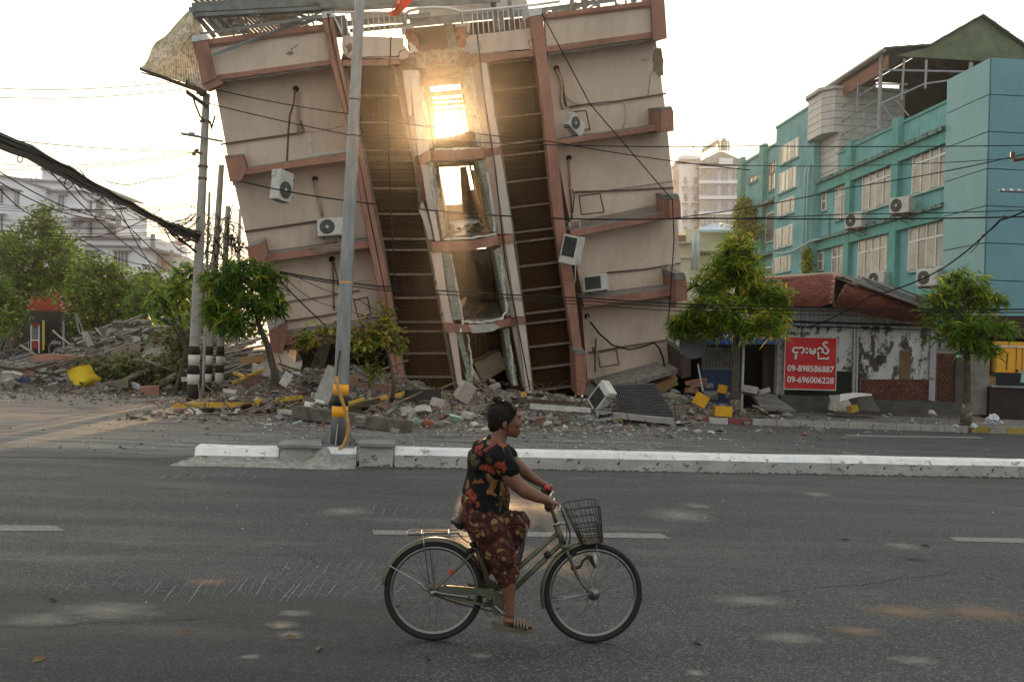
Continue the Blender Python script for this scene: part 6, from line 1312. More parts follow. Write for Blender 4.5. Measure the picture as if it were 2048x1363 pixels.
g = G(); g.tube([P(62, 680, C1), P(78, 680, C1)], .035, 4); g.build('case_rail', vw, cart)
for (x, m_) in ((87, mat('yellow_post', (.45, .38, .05), rough=.7)), (127, vg)): g = G(); g.tube([P(x, 640, 70), P(x, 700, 70)], .08, 6); o = g.build('thin_post', m_); tag(o, 'thin %s post in front of the dark roadside shop' % ('yellow' if x == 87 else 'grey'), 'post')
tb_ = thing('market_table', P(100, 705, 70), 'low dark table with bottles beside the red food cart', 'table'); vb(80, 110, 688, 690, 70, 71, dark_wood, 'table_top', tb_)
for x in (82, 108): vb(x, x + 1, 690, 705, 70, 71, dark_wood, 'table_leg', tb_)
for k in range(5): g = G(); g.tube([P(104 + k * 4, 688, 70.4), P(104 + k * 4, 682, 70.4)], .05, 6); g.build('bottle_shape', vin, tb_)
# ================================================================ poles with tangled lines
polec = mat('pole_concrete', (.30, .29, .27), (.38, .37, .345), 3, .85, bump=.15, spots=(.22, .21, .19), spsc=4, spth=.62); bandk = mat('pole_black', (.02, .02, .022), rough=.7); bandw = mat('pole_white', (.55, .54, .52), (.62, .61, .59), 6, .8, spots=(.3, .29, .27), spsc=11, spth=.66)
def pole(x0, y0, x1, y1, D, w0, w1, lab, bands, grp='concrete utility poles'):
 a = GD(x0, D, 0); b_ = P(x1, y1, D); k = D / FOC / 2; t_ = thing('utility_pole', a, lab, 'utility pole', grp); a = P(x0, y0, D) if False else a
 g = G(); n = 8; g.tube([a.lerp(b_, i / n) for i in range(n + 1)], [lerp(w0, w1, i / n) * k for i in range(n + 1)], 18); g.build('shaft', polec, t_, True)
 for (ya, yb, m_) in bands:
  za, zb = P(x0, ya, D).z, P(x0, yb, D).z; za = max(za, 0); ta, tb2 = (za - a.z) / (b_.z - a.z), (zb - a.z) / (b_.z - a.z); g = G(); g.tube([a.lerp(b_, ta), a.lerp(b_, tb2)], [lerp(w0, w1, ta) * k + .006, lerp(w0, w1, tb2) * k + .006], 18); g.build('painted_band', m_, t_, True)
 return t_
PD = 30.8
up1 = pole(388, 802, 413, 188, PD, 23, 14, 'tallest concrete utility pole with black and white bands,left of the leaning building', [(802, 768, bandk), (768, 748, bandw), (748, 730, bandk), (730, 709, bandw), (709, 692, bandk)])
up2 = pole(415, 782, 443, 330, 33.5, 18, 11, 'second concrete utility pole with banded foot,just right of the tallest one', [(782, 764, bandk), (764, 747, bandw), (747, 729, bandk), (729, 710, bandw), (710, 692, bandk)])
up3 = pole(440, 770, 456, 412, 35, 17, 10, 'shorter dark banded utility pole,third from the left beside the leaning tree', [(770, 745, bandw), (745, 730, bandk), (730, 712, bandw), (712, 692, bandk)])
up4 = pole(474, 760, 480, 420, 40, 8, 6, 'thin grey pole behind the banded poles at the corner of the leaning building', [], 'thin poles'); up5 = pole(409, 770, 419, 384, 32.6, 6, 5, 'dark slim pole standing directly behind the tallest utility pole', [], 'thin poles')
g = G(); A, B_ = P(372, 178, PD - .2), P(414, 208, PD - .2); g.hexa([A, B_, B_ - V((0, 0, .14)), A - V((0, 0, .14))], [p + V((0, .1, 0)) for p in (A, B_, B_ - V((0, 0, .14)), A - V((0, 0, .14)))]); g.build('crossarm', dark_wood, up1)
g = G(); A, B_ = P(372, 166, PD - .2), P(412, 184, PD - .2); g.tube([A, B_], .07, 4); g.build('crossarm', dark_wood, up1)
for (x, y) in ((376, 160), (398, 176), (404, 180)): g = G(); g.tube([P(x, y + 12, PD - .2), P(x, y, PD - .2)], [.09, .07], 8); g.build('insulator', bandk, up1)
for (y, r) in ((243, .02), (333, .02), (357, .012)): c = P(412 - (y - 188) * .04, y, PD); g = G(); g.disc(c, (0, 0, 1), .13 + r, .07); g.build('strap', rust, up1)
g = G(); g.tube([P(386, 188, PD - .2), P(389, 205, PD - .25), P(400, 232, PD - .25), P(409, 243, PD - .2)], .03, 5); g.tube([P(420, 243, PD - .2), P(423, 257, PD - .3), P(428, 240, PD), P(430, 232, PD + .5)], .03, 5); g.build('drop_wire', cable_m, up1)
g = G(); g.tube([P(405, 308, PD - .1), P(388, 302, PD - .2)], .04, 5); g.tube([P(394, 306, PD - .2), P(394, 298, PD - .2)], .06, 7); g.tube([P(388, 304, PD - .2), P(388, 311, PD - .2)], .06, 7); g.build('insulator_arm', rust, up1)
# street light arm on the pole
sl = thing('street_light_arm', P(410, 275, PD), 'slim grey street light head on an arm across the tallest utility pole', 'street light'); g = G(); g.tube([P(446, 283, PD - .2), P(420, 278, PD - .25), P(400, 274, PD - .28)], .035, 6); g.build('arm', grey_metal, sl)
g = G(); A = P(382, 270.5, PD - .3); d_ = (P(402, 275, PD - .3) - P(361, 268, PD - .3)).normalized(); g.box(A, (.62, .2, .06), Matrix(((d_.x, 0, -d_.z), (0, 1, 0), (d_.z, 0, d_.x))), bev=.03); g.box(A + V((.02, 0, .05)), (.16, .12, .06)); g.build('lamp_head', grey_metal, sl)
# ---- thick cable bundle swooping in from the left
cb = thing('cable_bundle', P(150, 370, 26), 'thick sagging bundle of old black cables coming down to the tallest utility pole', 'cable bundle')
axis = [((-40, 262), 17), ((60, 303), 18), ((140, 346), 20.5), ((210, 384), 22.5), ((260, 408), 24.5), ((315, 438), 27.5), ((350, 455), 29), ((400, 474), 30.5)]
rgw = random.Random(12); wid = [19, 17, 15, 9, 8, 6.5, 9, 14]
cbm = [cable_m, mat('cable_brownish', (.10, .08, .062), (.15, .12, .095), 5, .8), mat('cable_greyish', (.16, .15, .14), rough=.7)]
for k in range(60):
 ou, ov_ = rgw.gauss(0, .42), rgw.gauss(0, .42); pts = []
 for i, ((x, y), d_) in enumerate(axis):
  w = wid[i] * 1.0; ou += rgw.gauss(0, .16); oy = max(-1, min(1, ou)); pts.append(P(x + oy * w * -.35, y + oy * w * .85, d_ + ov_ * .3))
 # smooth
 pp = []
 for i in range(len(pts) - 1):
  for j in range(3): pp.append(pts[i].lerp(pts[i + 1], j / 3) - V((0, 0, .03 * math.sin(math.pi * j / 3))))
 pp.append(pts[-1]); g = G(); g.tube(pp, rgw.choice([.010, .013, .017, .007]), 5); g.build('cable_strand', rgw.choice(cbm), cb, True)
for k in range(16):      # loose strands under the bundle
 i0 = rgw.choice([1, 2, 3, 4, 5]); i1 = min(i0 + rgw.choice([1, 2]), 7); a = P(axis[i0][0][0], axis[i0][0][1] + 8, axis[i0][1]); b_ = P(axis[i1][0][0], axis[i1][0][1] + 6, axis[i1][1]); g = G(); g.tube(sag(a, b_, rgw.uniform(.08, .35), 10), .008, 4); g.build('loose_strand', cable_m, cb)
for (x, y, r, d_) in ((55, 295, 5, 18), (40, 318, 7, 18), (137, 367, 10, 21)):
 g = G(); g.ring(P(x, y, d_), (0.3, 1, 0), r * d_ / FOC, .012, 20, 4); g.build('wire_loop', cable_m, cb)
def fan(a, ad, ends, n, r=(.008, .02), s=(.05, .5), nm='cable_strand', par=cb):
 for k in range(n):
  e = rgw.choice(ends); g = G(); g.tube(sag(P(a[0] + rgw.uniform(-6, 6), a[1] + rgw.uniform(-5, 5), ad), P(e[0] + rgw.uniform(-8, 8), e[1] + rgw.uniform(-16, 16), e[2]), rgw.uniform(*s), 10), rgw.uniform(*r), 4); g.build(nm, rgw.choice(cbm), par)
fan((318, 440), 27.6, [(398, 470, 30.6), (392, 415, 30.6), (395, 500, 30.6), (396, 440, 30.6), (420, 480, 33)], 20)
g = G(); g.tube([P(318, 440, 27.6), P(352, 470, 29), P(392, 504, 30.5)], .035, 5); g.build('cable_strand', cable_m, cb)
# tangle between the poles
tg = thing('wire_tangle', P(440, 500, 33), 'dense tangle of loose wires and coils strung between the banded poles', 'wire tangle')
for k in range(80):
 x0, y0 = rgw.uniform(400, 465), rgw.uniform(425, 560); g = G(); pts = []; x, y, d_ = x0, y0, rgw.uniform(31, 35); dx, dy = rgw.uniform(-6, 8), rgw.uniform(-4, 14)
 for j in range(7): pts.append(P(x, y, d_)); x += dx + rgw.uniform(-4, 4); y += dy + rgw.uniform(-4, 6); dx += rgw.uniform(-5, 5); dy += rgw.uniform(-3, 3); d_ += rgw.uniform(-.2, .2)
 g.tube(pts, rgw.uniform(.008, .022), 4); g.build('loose_wire', rgw.choice(cbm), tg)
for k in range(14): g = G(); g.ring(P(rgw.uniform(400, 460), rgw.uniform(430, 520), 32), (rgw.uniform(-.6, .6), 1, rgw.uniform(-.3, .3)), rgw.uniform(.1, .35), .012, 18, 4); g.build('wire_coil', cable_m, tg)
for k in range(30): g = G(); a = P(rgw.uniform(445, 475), rgw.uniform(440, 490), 35); g.tube(sag(a, P(rgw.uniform(470, 500), rgw.uniform(470, 520), 33), rgw.uniform(0, .5), 8), .012, 4); g.build('loose_wire', cable_m, tg)
# ---- overhead lines
WN = [0]
def wire(lab, pts, r=.012, s=.3, grp='overhead wires', m=cable_m):
 q = [];
 for i in range(len(pts) - 1): q += sag(P(*pts[i]), P(*pts[i + 1]), s if len(pts) == 2 else s / 3, 14)[: None if i == len(pts) - 2 else -1]
 g = G(); g.tube(q, r, 5); o = g.build('overhead_wire', m); tag(o, lab, 'wire', grp); return o
wire('thin wire at the top left running past the shingle flap', [(-60, 172, 40), (360, 163, 31)], .014, .2); wire('second thin wire just below it ending at the crossarm', [(-60, 191, 40), (372, 178, 31)], .014, .2)
wire('wire sloping down over the left sky to the insulator arm', [(-60, 270, 26), (390, 304, 30.6)], .012, .1); wire('pale wire at mid-left sky meeting the insulator arm', [(-60, 322, 40), (390, 304, 30.6)], .013, .3); wire('lower of the two nearly level wires in the left sky', [(-60, 333, 40), (388, 307, 30.6)], .012, .3)
wire('curving wire from the cable bundle up to the tall pole', [(212, 362, 24), (300, 358, 27), (402, 330, 30.6)], .013, .35); wire('long wire from the tall pole across the upper left wall', [(415, 175, 30.6), (700, 228, 29), (1100, 283, 29.5), (1500, 340, 31)], .016, .2)
wire('second wire from the tall pole crossing the lamp pole', [(418, 207, 30.6), (700, 270, 28), (1100, 290, 29), (1500, 292, 30), (2100, 290, 31)], .016, .1)
wire('thick dark cable crossing under the dangling air conditioner', [(480, 362, 29), (700, 402, 27), (1050, 434, 26), (1400, 436, 26), (2100, 432, 26)], .02, .15)
wire('dark cable above the two right-hand street trees', [(1350, 438, 26), (1700, 428, 26), (2100, 418, 26)], .013, .08); wire('rising wire over the teal windows toward the right edge', [(1350, 436, 27), (1700, 375, 26), (2100, 296, 25)], .014, .2); wire('level wire across the parapet of the turquoise building', [(1350, 326, 30), (2100, 310, 30)], .012, .2)
for k, (y0, y1, y2) in enumerate(((543, 572, 596), (547, 580, 602), (545, 576, 610))):
 wire(('topmost', 'middle', 'lowest')[k] + ' sagging dark cable of the trio running low across the leaning facade', [(560, y0, 28), (760, y1, 27), (1180, y2, 26.5), (1500, y2 + 16, 26), (2100, y2 + 22, 25)], (.019, .014, .010)[k], .1)
wire('diagonal wire falling from the right parapet post to the ledge pier', [(1083, 26, 29.6), (1180, 208, 30.5), (1345, 400, 31.6), (1348, 480, 31), (1337, 640, 31)], .018, .0)
wire('vertical line hanging down past the curtained stair bay', [(782, 70, 29.4), (776, 250, 29.6), (783, 440, 30.2), (792, 590, 30.6)], .02, 0); wire('vertical line hanging along the white pillar of the open bay', [(952, 50, 29.2), (970, 200, 29.8), (990, 330, 30), (1010, 520, 31), (1045, 700, 31.5), (1062, 790, 31.6)], .022, 0)
wire('line down the left salmon pillar joint', [(655, 28, 29.3), (692, 200, 29.8), (720, 330, 30.2), (770, 585, 31)], .016, 0)
wire('slack wire looping from the leaning tree to the pillar', [(560, 560, 29), (640, 640, 29.5), (652, 648, 30)], .02, .1); wire('thin slack wire in front of the lower left wall', [(580, 545, 29), (720, 600, 29), (790, 628, 30)], .01, .3); wire('thin slack wire over the wilted tree', [(575, 560, 29), (680, 615, 29), (860, 640, 30)], .01, .5)
for k in range(9):
 y = 400 + k * 8 + rgw.uniform(-2, 2); wire('thin service wire strung across the white villas', [(-60, y, 50), (400, y + rgw.uniform(-6, 14), 34)], .012, rgw.uniform(.1, .5), 'service wires across the villas')
for (a, b_) in (((-20, 330, 20), (230, 440, 26)), ((-20, 352, 20), (210, 440, 27)), ((100, 342, 20), (330, 540, 30)), ((0, 378, 22), (110, 440, 26)), ((160, 475, 30), (320, 420, 28)), ((150, 470, 30), (300, 530, 34)), ((160, 340, 24), (380, 560, 31)), ((240, 420, 26), (330, 560, 33))):
 wire('slanting wire below the thick cable bundle', [a, b_], .014, .2, 'slanting wires under the bundle')
wire('knotted service cable slanting up over the clad corner', [(1615, 655, 31), (1740, 592, 30), (1880, 540, 28), (2000, 440, 25), (2100, 390, 24)], .022, .25); wire('thin wire hanging from the knotted cable', [(1940, 505, 27), (1965, 470, 26), (2010, 430, 25)], .01, .2)
# insulator bracket poking in from the right edge
ib = thing('line_bracket', P(2040, 315, 24), 'brown insulator and bracket poking in at the right picture edge', 'bracket')
g = G(); g.tube([P(2028, 320, 24), P(2100, 308, 24)], .05, 4); g.build('arm', rust, ib); g = G()
for k in range(3): g.disc(P(2026, 306 + k * 3.6, 24), (0, 0, 1), .06, .02, 12)
g.tube([P(2026, 303, 24), P(2028, 324, 24)], .02, 6); g.build('insulator', mat('insulator_brown', (.12, .05, .04), rough=.3), ib)
g = G(); g.tube([P(1998, 381, 24), P(2110, 386, 24)], .035, 4); g.build('arm', grey_metal, ib)
for x in (2006, 2022, 2038): g = G(); g.tube([P(x, 382, 24), P(x, 377, 24)], [.05, .03], 8); g.build('insulator', white_paint, ib)
# ================================================================ rubble
rub = [mat('rubble_grey', (.15, .145, .135), (.25, .24, .225), 9, .95, bump=.4), mat('rubble_brick', (.17, .09, .068), (.25, .145, .115), 9, .95, bump=.4), mat('rubble_pale', (.32, .285, .26), (.43, .39, .36), 9, .95, bump=.3), mat('rubble_dust', (.10, .09, .08), (.19, .175, .16), 9, .95, bump=.4), mat('rubble_white', (.42, .41, .39), (.56, .55, .53), 9, .85)]
def sm(a, b_, x): t = max(0., min(1., (x - a) / (b_ - a))); return t * t * (3 - 2 * t)
def Hh(X, Y):
 top = np.interp(X, [-8.5, -7.5, -6.8, -5.4, -4.2, -3.4, -2.2, -.8, .6, 1.6, 2.6, 4, 5.4, 6.2, 8, 10], [.1, .4, .8, 1.0, .95, .7, .25, .32, .42, .3, .22, .3, .5, .35, .2, 0])
 fr = np.interp(X, [-8.5, -6, -4, -2, 0, 1.5, 3, 6, 8], [28.2, 26.6, 25.2, 23.6, 23.4, 24.6, 27.0, 28.6, 29.2])
 h = top * sm(fr - .6, 30.2, Y) ** 1.25 + .10 * sm(fr - 1, fr + .6, Y) * sm(-9, -7, X) * (1 - sm(5, 7, X))
 return h + (.16 * mnoise.noise(V((X * .9, Y * .9, 2))) + .10 * mnoise.noise(V((X * 2.6, Y * 2.6, 5)))) * min(1, h * 2.4)
def mound(x0, x1, y0, y1, n, m, f, name, m_):
 vs = [];
 for j in range(m + 1):
  for i in range(n + 1): X, Y = lerp(x0, x1, i / n), lerp(y0, y1, j / m); vs.append((X, Y, f(X, Y) - .04))
 o = mesh_obj(name, vs, [(j * (n + 1) + i, j * (n + 1) + i + 1, (j + 1) * (n + 1) + i + 1, (j + 1) * (n + 1) + i) for j in range(m) for i in range(n)], m_, None, True); tag(o, kind='stuff'); return o
mound(-9.5, 9, 22, 36, 110, 80, Hh, 'rubble_mound', mat('mound_dirt', (.13, .115, .10), (.22, .19, .165), 5, .97, bump=.8, bsc=18, spots=(.22, .11, .08), spsc=1.2, spth=.58))
rg = random.Random(21)
def scatter(n, xr, yr, sz, f, wts, seed, name, dens=None, flat=.25, lift=.3):
 rg_ = random.Random(seed); gs = [G() for _ in rub]
 for i in range(n):
  X, Y = rg_.uniform(*xr), rg_.uniform(*yr)
  if dens and rg_.random() > dens(X, Y): continue
  s = sz[0] * (sz[1] / sz[0]) ** (rg_.random() ** 2.2); k = rg_.choices(range(5), wts(X, Y) if callable(wts) else wts)[0]
  if k == 1: dim = (s * 1.15, s * .6, s * .42)
  elif k in (2, 4): dim = (s * rg_.uniform(.8, 1.5), s * rg_.uniform(.5, 1), s * rg_.uniform(.12, .4))
  else: dim = (s * rg_.uniform(.7, 1.4), s * rg_.uniform(.6, 1.1), s * rg_.uniform(.3, .8))
  gs[k].rock((X, Y, f(X, Y) + dim[2] * lift), dim, rg_, flat)
 for k, g in enumerate(gs):
  if g.v: o = g.build(name, rub[k]); tag(o, kind='stuff')
wt = lambda X, Y: (4, 5, 2, 4, .8) if -6.6 < X < -2.6 else ((4, 2.5, 3.2, 4, 1.2) if X < 2 else (4, 1.6, 2, 4, .5))
scatter(13000, (-9, 8.6), (22.8, 31.5), (.05, .30), Hh, wt, 1, 'rubble', lambda X, Y: min(1, Hh(X, Y) * 3 + .08) * (.4 if X > 3 else 1))
scatter(5000, (-8.5, 5.5), (21, 28), (.03, .12), Hh, wt, 2, 'rubble_fines', lambda X, Y: sm(21, 24.5, Y) * sm(-9, -5, X) * (1 - sm(2.5, 5.5, X)))
scatter(8000, (-9, 7), (16.8, 25), (.012, .055), lambda X, Y: 0, (3, .6, 2, 3, 4.5), 3, 'road_crumbs', lambda X, Y: .15 + .85 * math.exp(-((X + .3) / 3.2) ** 2) * sm(16.6, 20, Y))
scatter(500, (-14, 14), (16.5, 27), (.03, .1), lambda X, Y: 0, (3, 1, 1, 4, .6), 4, 'road_crumbs', lambda X, Y: .5)
scatter(260, (-9, 10), (7, 15.3), (.008, .03), lambda X, Y: 0, (2, .3, 1, 4, 1), 5, 'road_grit')
scatter(900, (5.4, 14), (28.9, 32.5), (.04, .28), lambda X, Y: .14, (4, 1.2, 1.6, 5, .5), 6, 'pavement_rubble', lambda X, Y: (1 - sm(6.6, 9.5, X)) * .9 + .05)
# flat dust sheets and litter are left to the ground material; sticks and laths:
rod = mat('twisted_rod', (.07, .045, .035), (.12, .08, .06), 6, .8)
for i in range(34):       # bent reinforcing rods and torn wire sticking out of the heap
 X, Y = rg.uniform(-8, 5.5), rg.uniform(26, 30.3); p = V((X, Y, Hh(X, Y))); v = V((rg.uniform(-.8, .8), rg.uniform(-.3, .3), rg.uniform(.3, 1))).normalized(); q = [p]
 for j in range(7): v = (v + V((rg.uniform(-.4, .4), rg.uniform(-.2, .2), rg.uniform(-.35, .1)))).normalized(); q.append(q[-1] + v * rg.uniform(.08, .2))
 g = G(); g.tube(q, rg.uniform(.007, .014), 4); o = g.build('reinforcing_bar', rod); tag(o, 'dark bent reinforcing bar poking out of the front heap', 'steel bar', 'bent bars of the front heap')
for i in range(60):       # rags, torn sheet and mesh pressed into the heap
 X, Y = rg.uniform(-8, 5), rg.uniform(25.5, 30); c = V((X, Y, Hh(X, Y) + .05)); a = rg.uniform(0, 3.1); d1, d2 = V((math.cos(a), math.sin(a), rg.uniform(-.3, .3))) * rg.uniform(.15, .4), V((-math.sin(a), math.cos(a), rg.uniform(-.4, .4))) * rg.uniform(.1, .25); vs = []
 if i == 0: rag_g = G()
 for jj in range(4):
  for ii in range(5): vs.append(c + d1 * (ii / 2 - 1) + d2 * (jj / 1.5 - 1) + V((0, 0, .09 * mnoise.noise(V((i, ii * .8, jj * .8))))))
 rag_g.cur = rg.choice([0, 0, 1, 2, 3]); rag_g.add(vs, [(jj * 5 + ii, jj * 5 + ii + 1, (jj + 1) * 5 + ii + 1, (jj + 1) * 5 + ii) for jj in range(3) for ii in range(4)])
o = rag_g.build('crushed_rags_and_sheet', [mat('rag_grey', (.14, .135, .13), (.25, .24, .23), 8, .9), mat('rag_dark', (.04, .035, .03), (.09, .075, .06), 8, .9), mat('rag_ochre', (.30, .19, .06), (.2, .13, .06), 8, .9), mat('rag_white', (.45, .44, .43), (.58, .57, .56), 8, .8)]); tag(o, kind='stuff')
st = G()
for i in range(170):
 X, Y = rg.uniform(-9, 2), rg.uniform(25, 30.5); z = Hh(X, Y) + .08; a = rg.uniform(0, 3.14); L = rg.uniform(.2, 1.1); e = rg.uniform(-.2, .5); d_ = V((math.cos(a) * L, math.sin(a) * .5 * L, e * L)); st.tube([V((X, Y, z)), V((X, Y, z)) + d_], rg.uniform(.012, .035), 4)
o = st.build('splintered_laths', mat('lath_brown', (.13, .09, .06), (.22, .17, .12), 9, .9)); tag(o, kind='stuff')
# ---- larger pieces one can point at
used_l = set()
def chunk(px, py, depth, size, m, label, cat='debris', name='broken_slab', rot=None, seed=0, flat=.18, grp='large pieces in the rubble'):
 if name in ('broken_slab', 'rubble_chunk'): size = tuple(a * .82 for a in size)
 g = G(); g.rock(P(px, py, depth), size, random.Random(seed or int(px * 7 + py)), flat, rot or Euler((rg.uniform(-.35, .35), rg.uniform(-.35, .35), rg.uniform(-.6, .6)))); o = g.build(name, m); tag(o, label, cat, grp); return o
gt = mat('mint_tile_slab', (.27, .40, .33), (.34, .47, .40), 3, .6)
chunk(588, 848, 23.4, (.62, .2, .08), gt, 'flat mint green plate lying in front of the grey beam,left of the lamp pole')
chunk(830, 848, 23.3, (.3, .12, .42), gt, 'upright mint green tile fragment at the right tip of the grey beam', rot=Euler((.5, .5, .3)))
chunk(912, 838, 23.8, (.42, .08, .3), gt, 'mint green glassy fragment just left of the cyclist behind the kerb', rot=Euler((.7, .2, -.3)))
chunk(540, 853, 23, (.36, .2, .14), rub[4], 'small pale block on the road left of the mint green plate')
for k in range(6): chunk(846 + (k % 3) * 9, 843 + (k // 3) * 6, 23.4, (.16, .1, .07), brick_red, 'red brick in the small stack beside the upright mint fragment', name='brick', rot=Euler((.1, .5, -.3)), seed=90 + k)
chunk(618, 812, 26, (.36, .3, .12), rub[4], 'pale rounded slab piece leaning right of the yellow splintered plank', rot=Euler((.9, .2, .1)))
chunk(640, 804, 26, (.34, .2, .08), rub[4], 'thin white shell of plaster in the heap behind the pole', rot=Euler((.5, .2, .5))); chunk(628, 790, 26.5, (.2, .12, .16), rub[4], 'small white lump above the thin white plaster shell')
chunk(655, 770, 26.6, (.42, .12, 1.05), concrete, 'long grey roof tile plank standing upright on the heap left of the lamp pole', name='grey_plank', rot=Euler((-.35, .38, .2)), flat=.04)
chunk(572, 758, 27.5, (.3, .06, .5), rub[4], 'curved white plaster shell standing in the heap by the leaning trunk', rot=Euler((.1, .5, .1)))
chunk(458, 798 - 14, 27.6, (.50, .34, .1), rub[2], 'pale flat slab at the foot of the leaning street tree', rot=Euler((.5, .1, .2)))
chunk(300, 782, 33.2, (.62, .4, .34), pink, 'salmon painted concrete block on the debris left of the striped poles', name='painted_block', rot=Euler((.05, -.1, .25)), flat=.03)
chunk(930, 782, 27.6, (.62, .4, .7), rub[2], 'pale pink corner chunk with one squared edge at the foot of the open bay', rot=Euler((.3, .45, .6))); chunk(878, 805, 26.4, (.5, .3, .28), rub[2], 'pale broken lump in the middle of the heap left of the cyclist head'); chunk(846, 818, 25.3, (.52, .36, .2), rub[4], 'white slab fragment in the heap right of the lamp pole')
chunk(812, 822, 25.2, (.4, .3, .3), rub[2], 'pale rough chunk beside the white slab fragment'); chunk(817, 838, 24.4, (.1, .06, .62), rub[2], 'thin upright pale board edge in the heap', name='board', rot=Euler((.1, .4, .1)), flat=.03); chunk(770, 812, 25.6, (.36, .2, .2), rub[1], 'reddish brick lump behind the lamp pole'); chunk(745, 815, 25.4, (.2, .2, .16), rub[0], 'round grey stone behind the orange and black bands')
chunk(755, 778, 28, (1.6, .5, .42), mat('brick_mass', (.25, .13, .10), (.34, .2, .16), 8, .95, bump=.7), 'long dusty brick mass behind the lamp pole bands', flat=.2, rot=Euler((.1, .03, .05))); chunk(690, 768, 28.6, (1.2, .5, .5), MATS['brick_mass'], 'dusty brick heap block left of the lamp pole')
for (px, py, s, k) in ((1010, 790, .4, 0), (1060, 800, .34, 2), (1095, 812, .3, 0), (1120, 795, .36, 3), (1150, 818, .4, 0), (990, 772, .3, 2), (960, 800, .3, 1), (900, 825, .32, 0), (935, 830, .3, 2), (1045, 830, .34, 0), (1080, 838, .26, 1), (1140, 836, .26, 3), (1012, 852, .22, 0), (970, 860, .2, 2), (720, 838, .26, 0), (700, 780, .34, 1), (600, 775, .3, 0), (520, 800, .28, 2), (880, 850, .26, 3), (790, 860, .18, 0)):
 d_ = 1885 * 2 / max(60, (py + 22 - 700 - .033 * (px - 1024))); chunk(px, py, min(28.5, d_), (s * 1.3, s, s * .6), rub[k], ('grey', 'brick red', 'pale', 'dusty brown')[k] + ' rough rubble chunk in the spill before the open bay', 'rubble chunk', 'rubble_chunk', seed=int(px + py * 3), flat=.22, grp='rough chunks of the spill')
# long grey beam lying across in front
def bar(a, da, b_, db, w, h, m, name, label, cat='beam', up=ZU):
 A, B_ = P(*a, da), P(*b_, db); t = (B_ - A).normalized(); s_ = t.cross(up).normalized() * w / 2; u = s_.cross(t).normalized() * h / 2
 g = G(); g.hexa([A - s_ - u, A - s_ + u, B_ - s_ + u, B_ - s_ - u], [A + s_ - u, A + s_ + u, B_ + s_ + u, B_ + s_ - u]); o = g.build(name, m); tag(o, label, cat, 'beams and laths in the rubble'); return o
lb_ = mat('lichened_beam', (.075, .065, .05), (.15, .135, .11), 4, .9, bump=.4)
bar((594, 822), 24.4, (815, 853), 21.9, .3, .27, lb_, 'concrete_beam', 'long grey concrete beam lying slantwise behind the median and lamp pole'); bar((560, 822), 25.2, (640, 832), 24.2, .16, .08, rub[2], 'pale_lath', 'pale flat lath poking out from the left end of the grey beam')
yb = yellow
bar((348, 810), 27.3, (512, 809), 27.3, .12, .14, yb, 'yellow_pipe', 'long yellow pipe lying on the road edge right of the striped poles'); bar((610, 816), 25.6, (722, 833), 24.2, .06, .05, yb, 'yellow_lath', 'upper thin yellow lath crossing behind the lamp pole bands'); bar((570, 820), 25.4, (745, 836), 23.8, .06, .05, yb, 'yellow_lath', 'lower thin yellow lath lying along the grey beam')
bar((697, 808), 25.6, (727, 797), 26, .1, .07, yb, 'yellow_lath', 'short yellow lath just right of the lamp pole'); bar((742, 802), 26, (774, 793), 26.4, .1, .09, yb, 'yellow_lath', 'short yellow lath below the foot of the wilted tree'); bar((792, 791), 26.6, (815, 784), 27, .1, .09, yb, 'yellow_lath', 'stub of yellow lath left of the level yellow rail'); bar((814, 784), 27, (880, 781), 27.4, .08, .07, yb, 'yellow_rail', 'level yellow rail end in front of the curtained stair bay')
bar((812, 790), 26.8, (880, 788), 27.2, .2, .28, black, 'dark_kerb_piece', 'dark slab edge under the level yellow rail'); bar((697, 818), 25.4, (760, 800), 25.8, .16, .14, dark_wood, 'dark_timber', 'dark timber under the short yellow laths')
bar((552, 800), 26.6, (604, 793), 26.9, .2, .1, mat('splintered_yellow', (.45, .33, .04), (.30, .20, .04), 14, .8), 'splintered_plank', 'splintered yellow plank with a broken edge on the heap left of the lamp pole', 'plank'); bar((513, 806), 27, (523, 797), 27, .1, .12, yb, 'yellow_stub', 'small yellow stub near the leaning tree', 'debris')
bar((466, 765), 30, (530, 738), 31, .1, .08, yb, 'yellow_lath', 'yellow lath tilted in the wreckage behind the leaning trunk'); bar((468, 745), 32, (500, 758), 31, .09, .08, yb, 'yellow_lath', 'yellow lath crossing low behind the banded poles'); bar((480, 722), 33, (530, 716), 33, .12, .2, mat('ochre_beam', (.35, .22, .1), rough=.8), 'ochre_beam', 'ochre beam high in the wreckage behind the leaning trunk')
bar((1035, 800), 26.4, (1150, 806), 26.4, .14, .1, dark_wood, 'dark_timber', 'dark timber lying in the spill right of the cyclist head'); bar((1060, 812), 25.6, (1180, 820), 25.8, .2, .12, conc_pale, 'pale_lath', 'pale plank low in the spill under the right salmon pillar')
bar((1042, 790), 26.6, (1052, 786), 26.6, .2, .12, mat('orange_piece', (.5, .25, .06), rough=.8), 'orange_piece', 'orange plastic piece in the spill below the white pillar', 'debris')
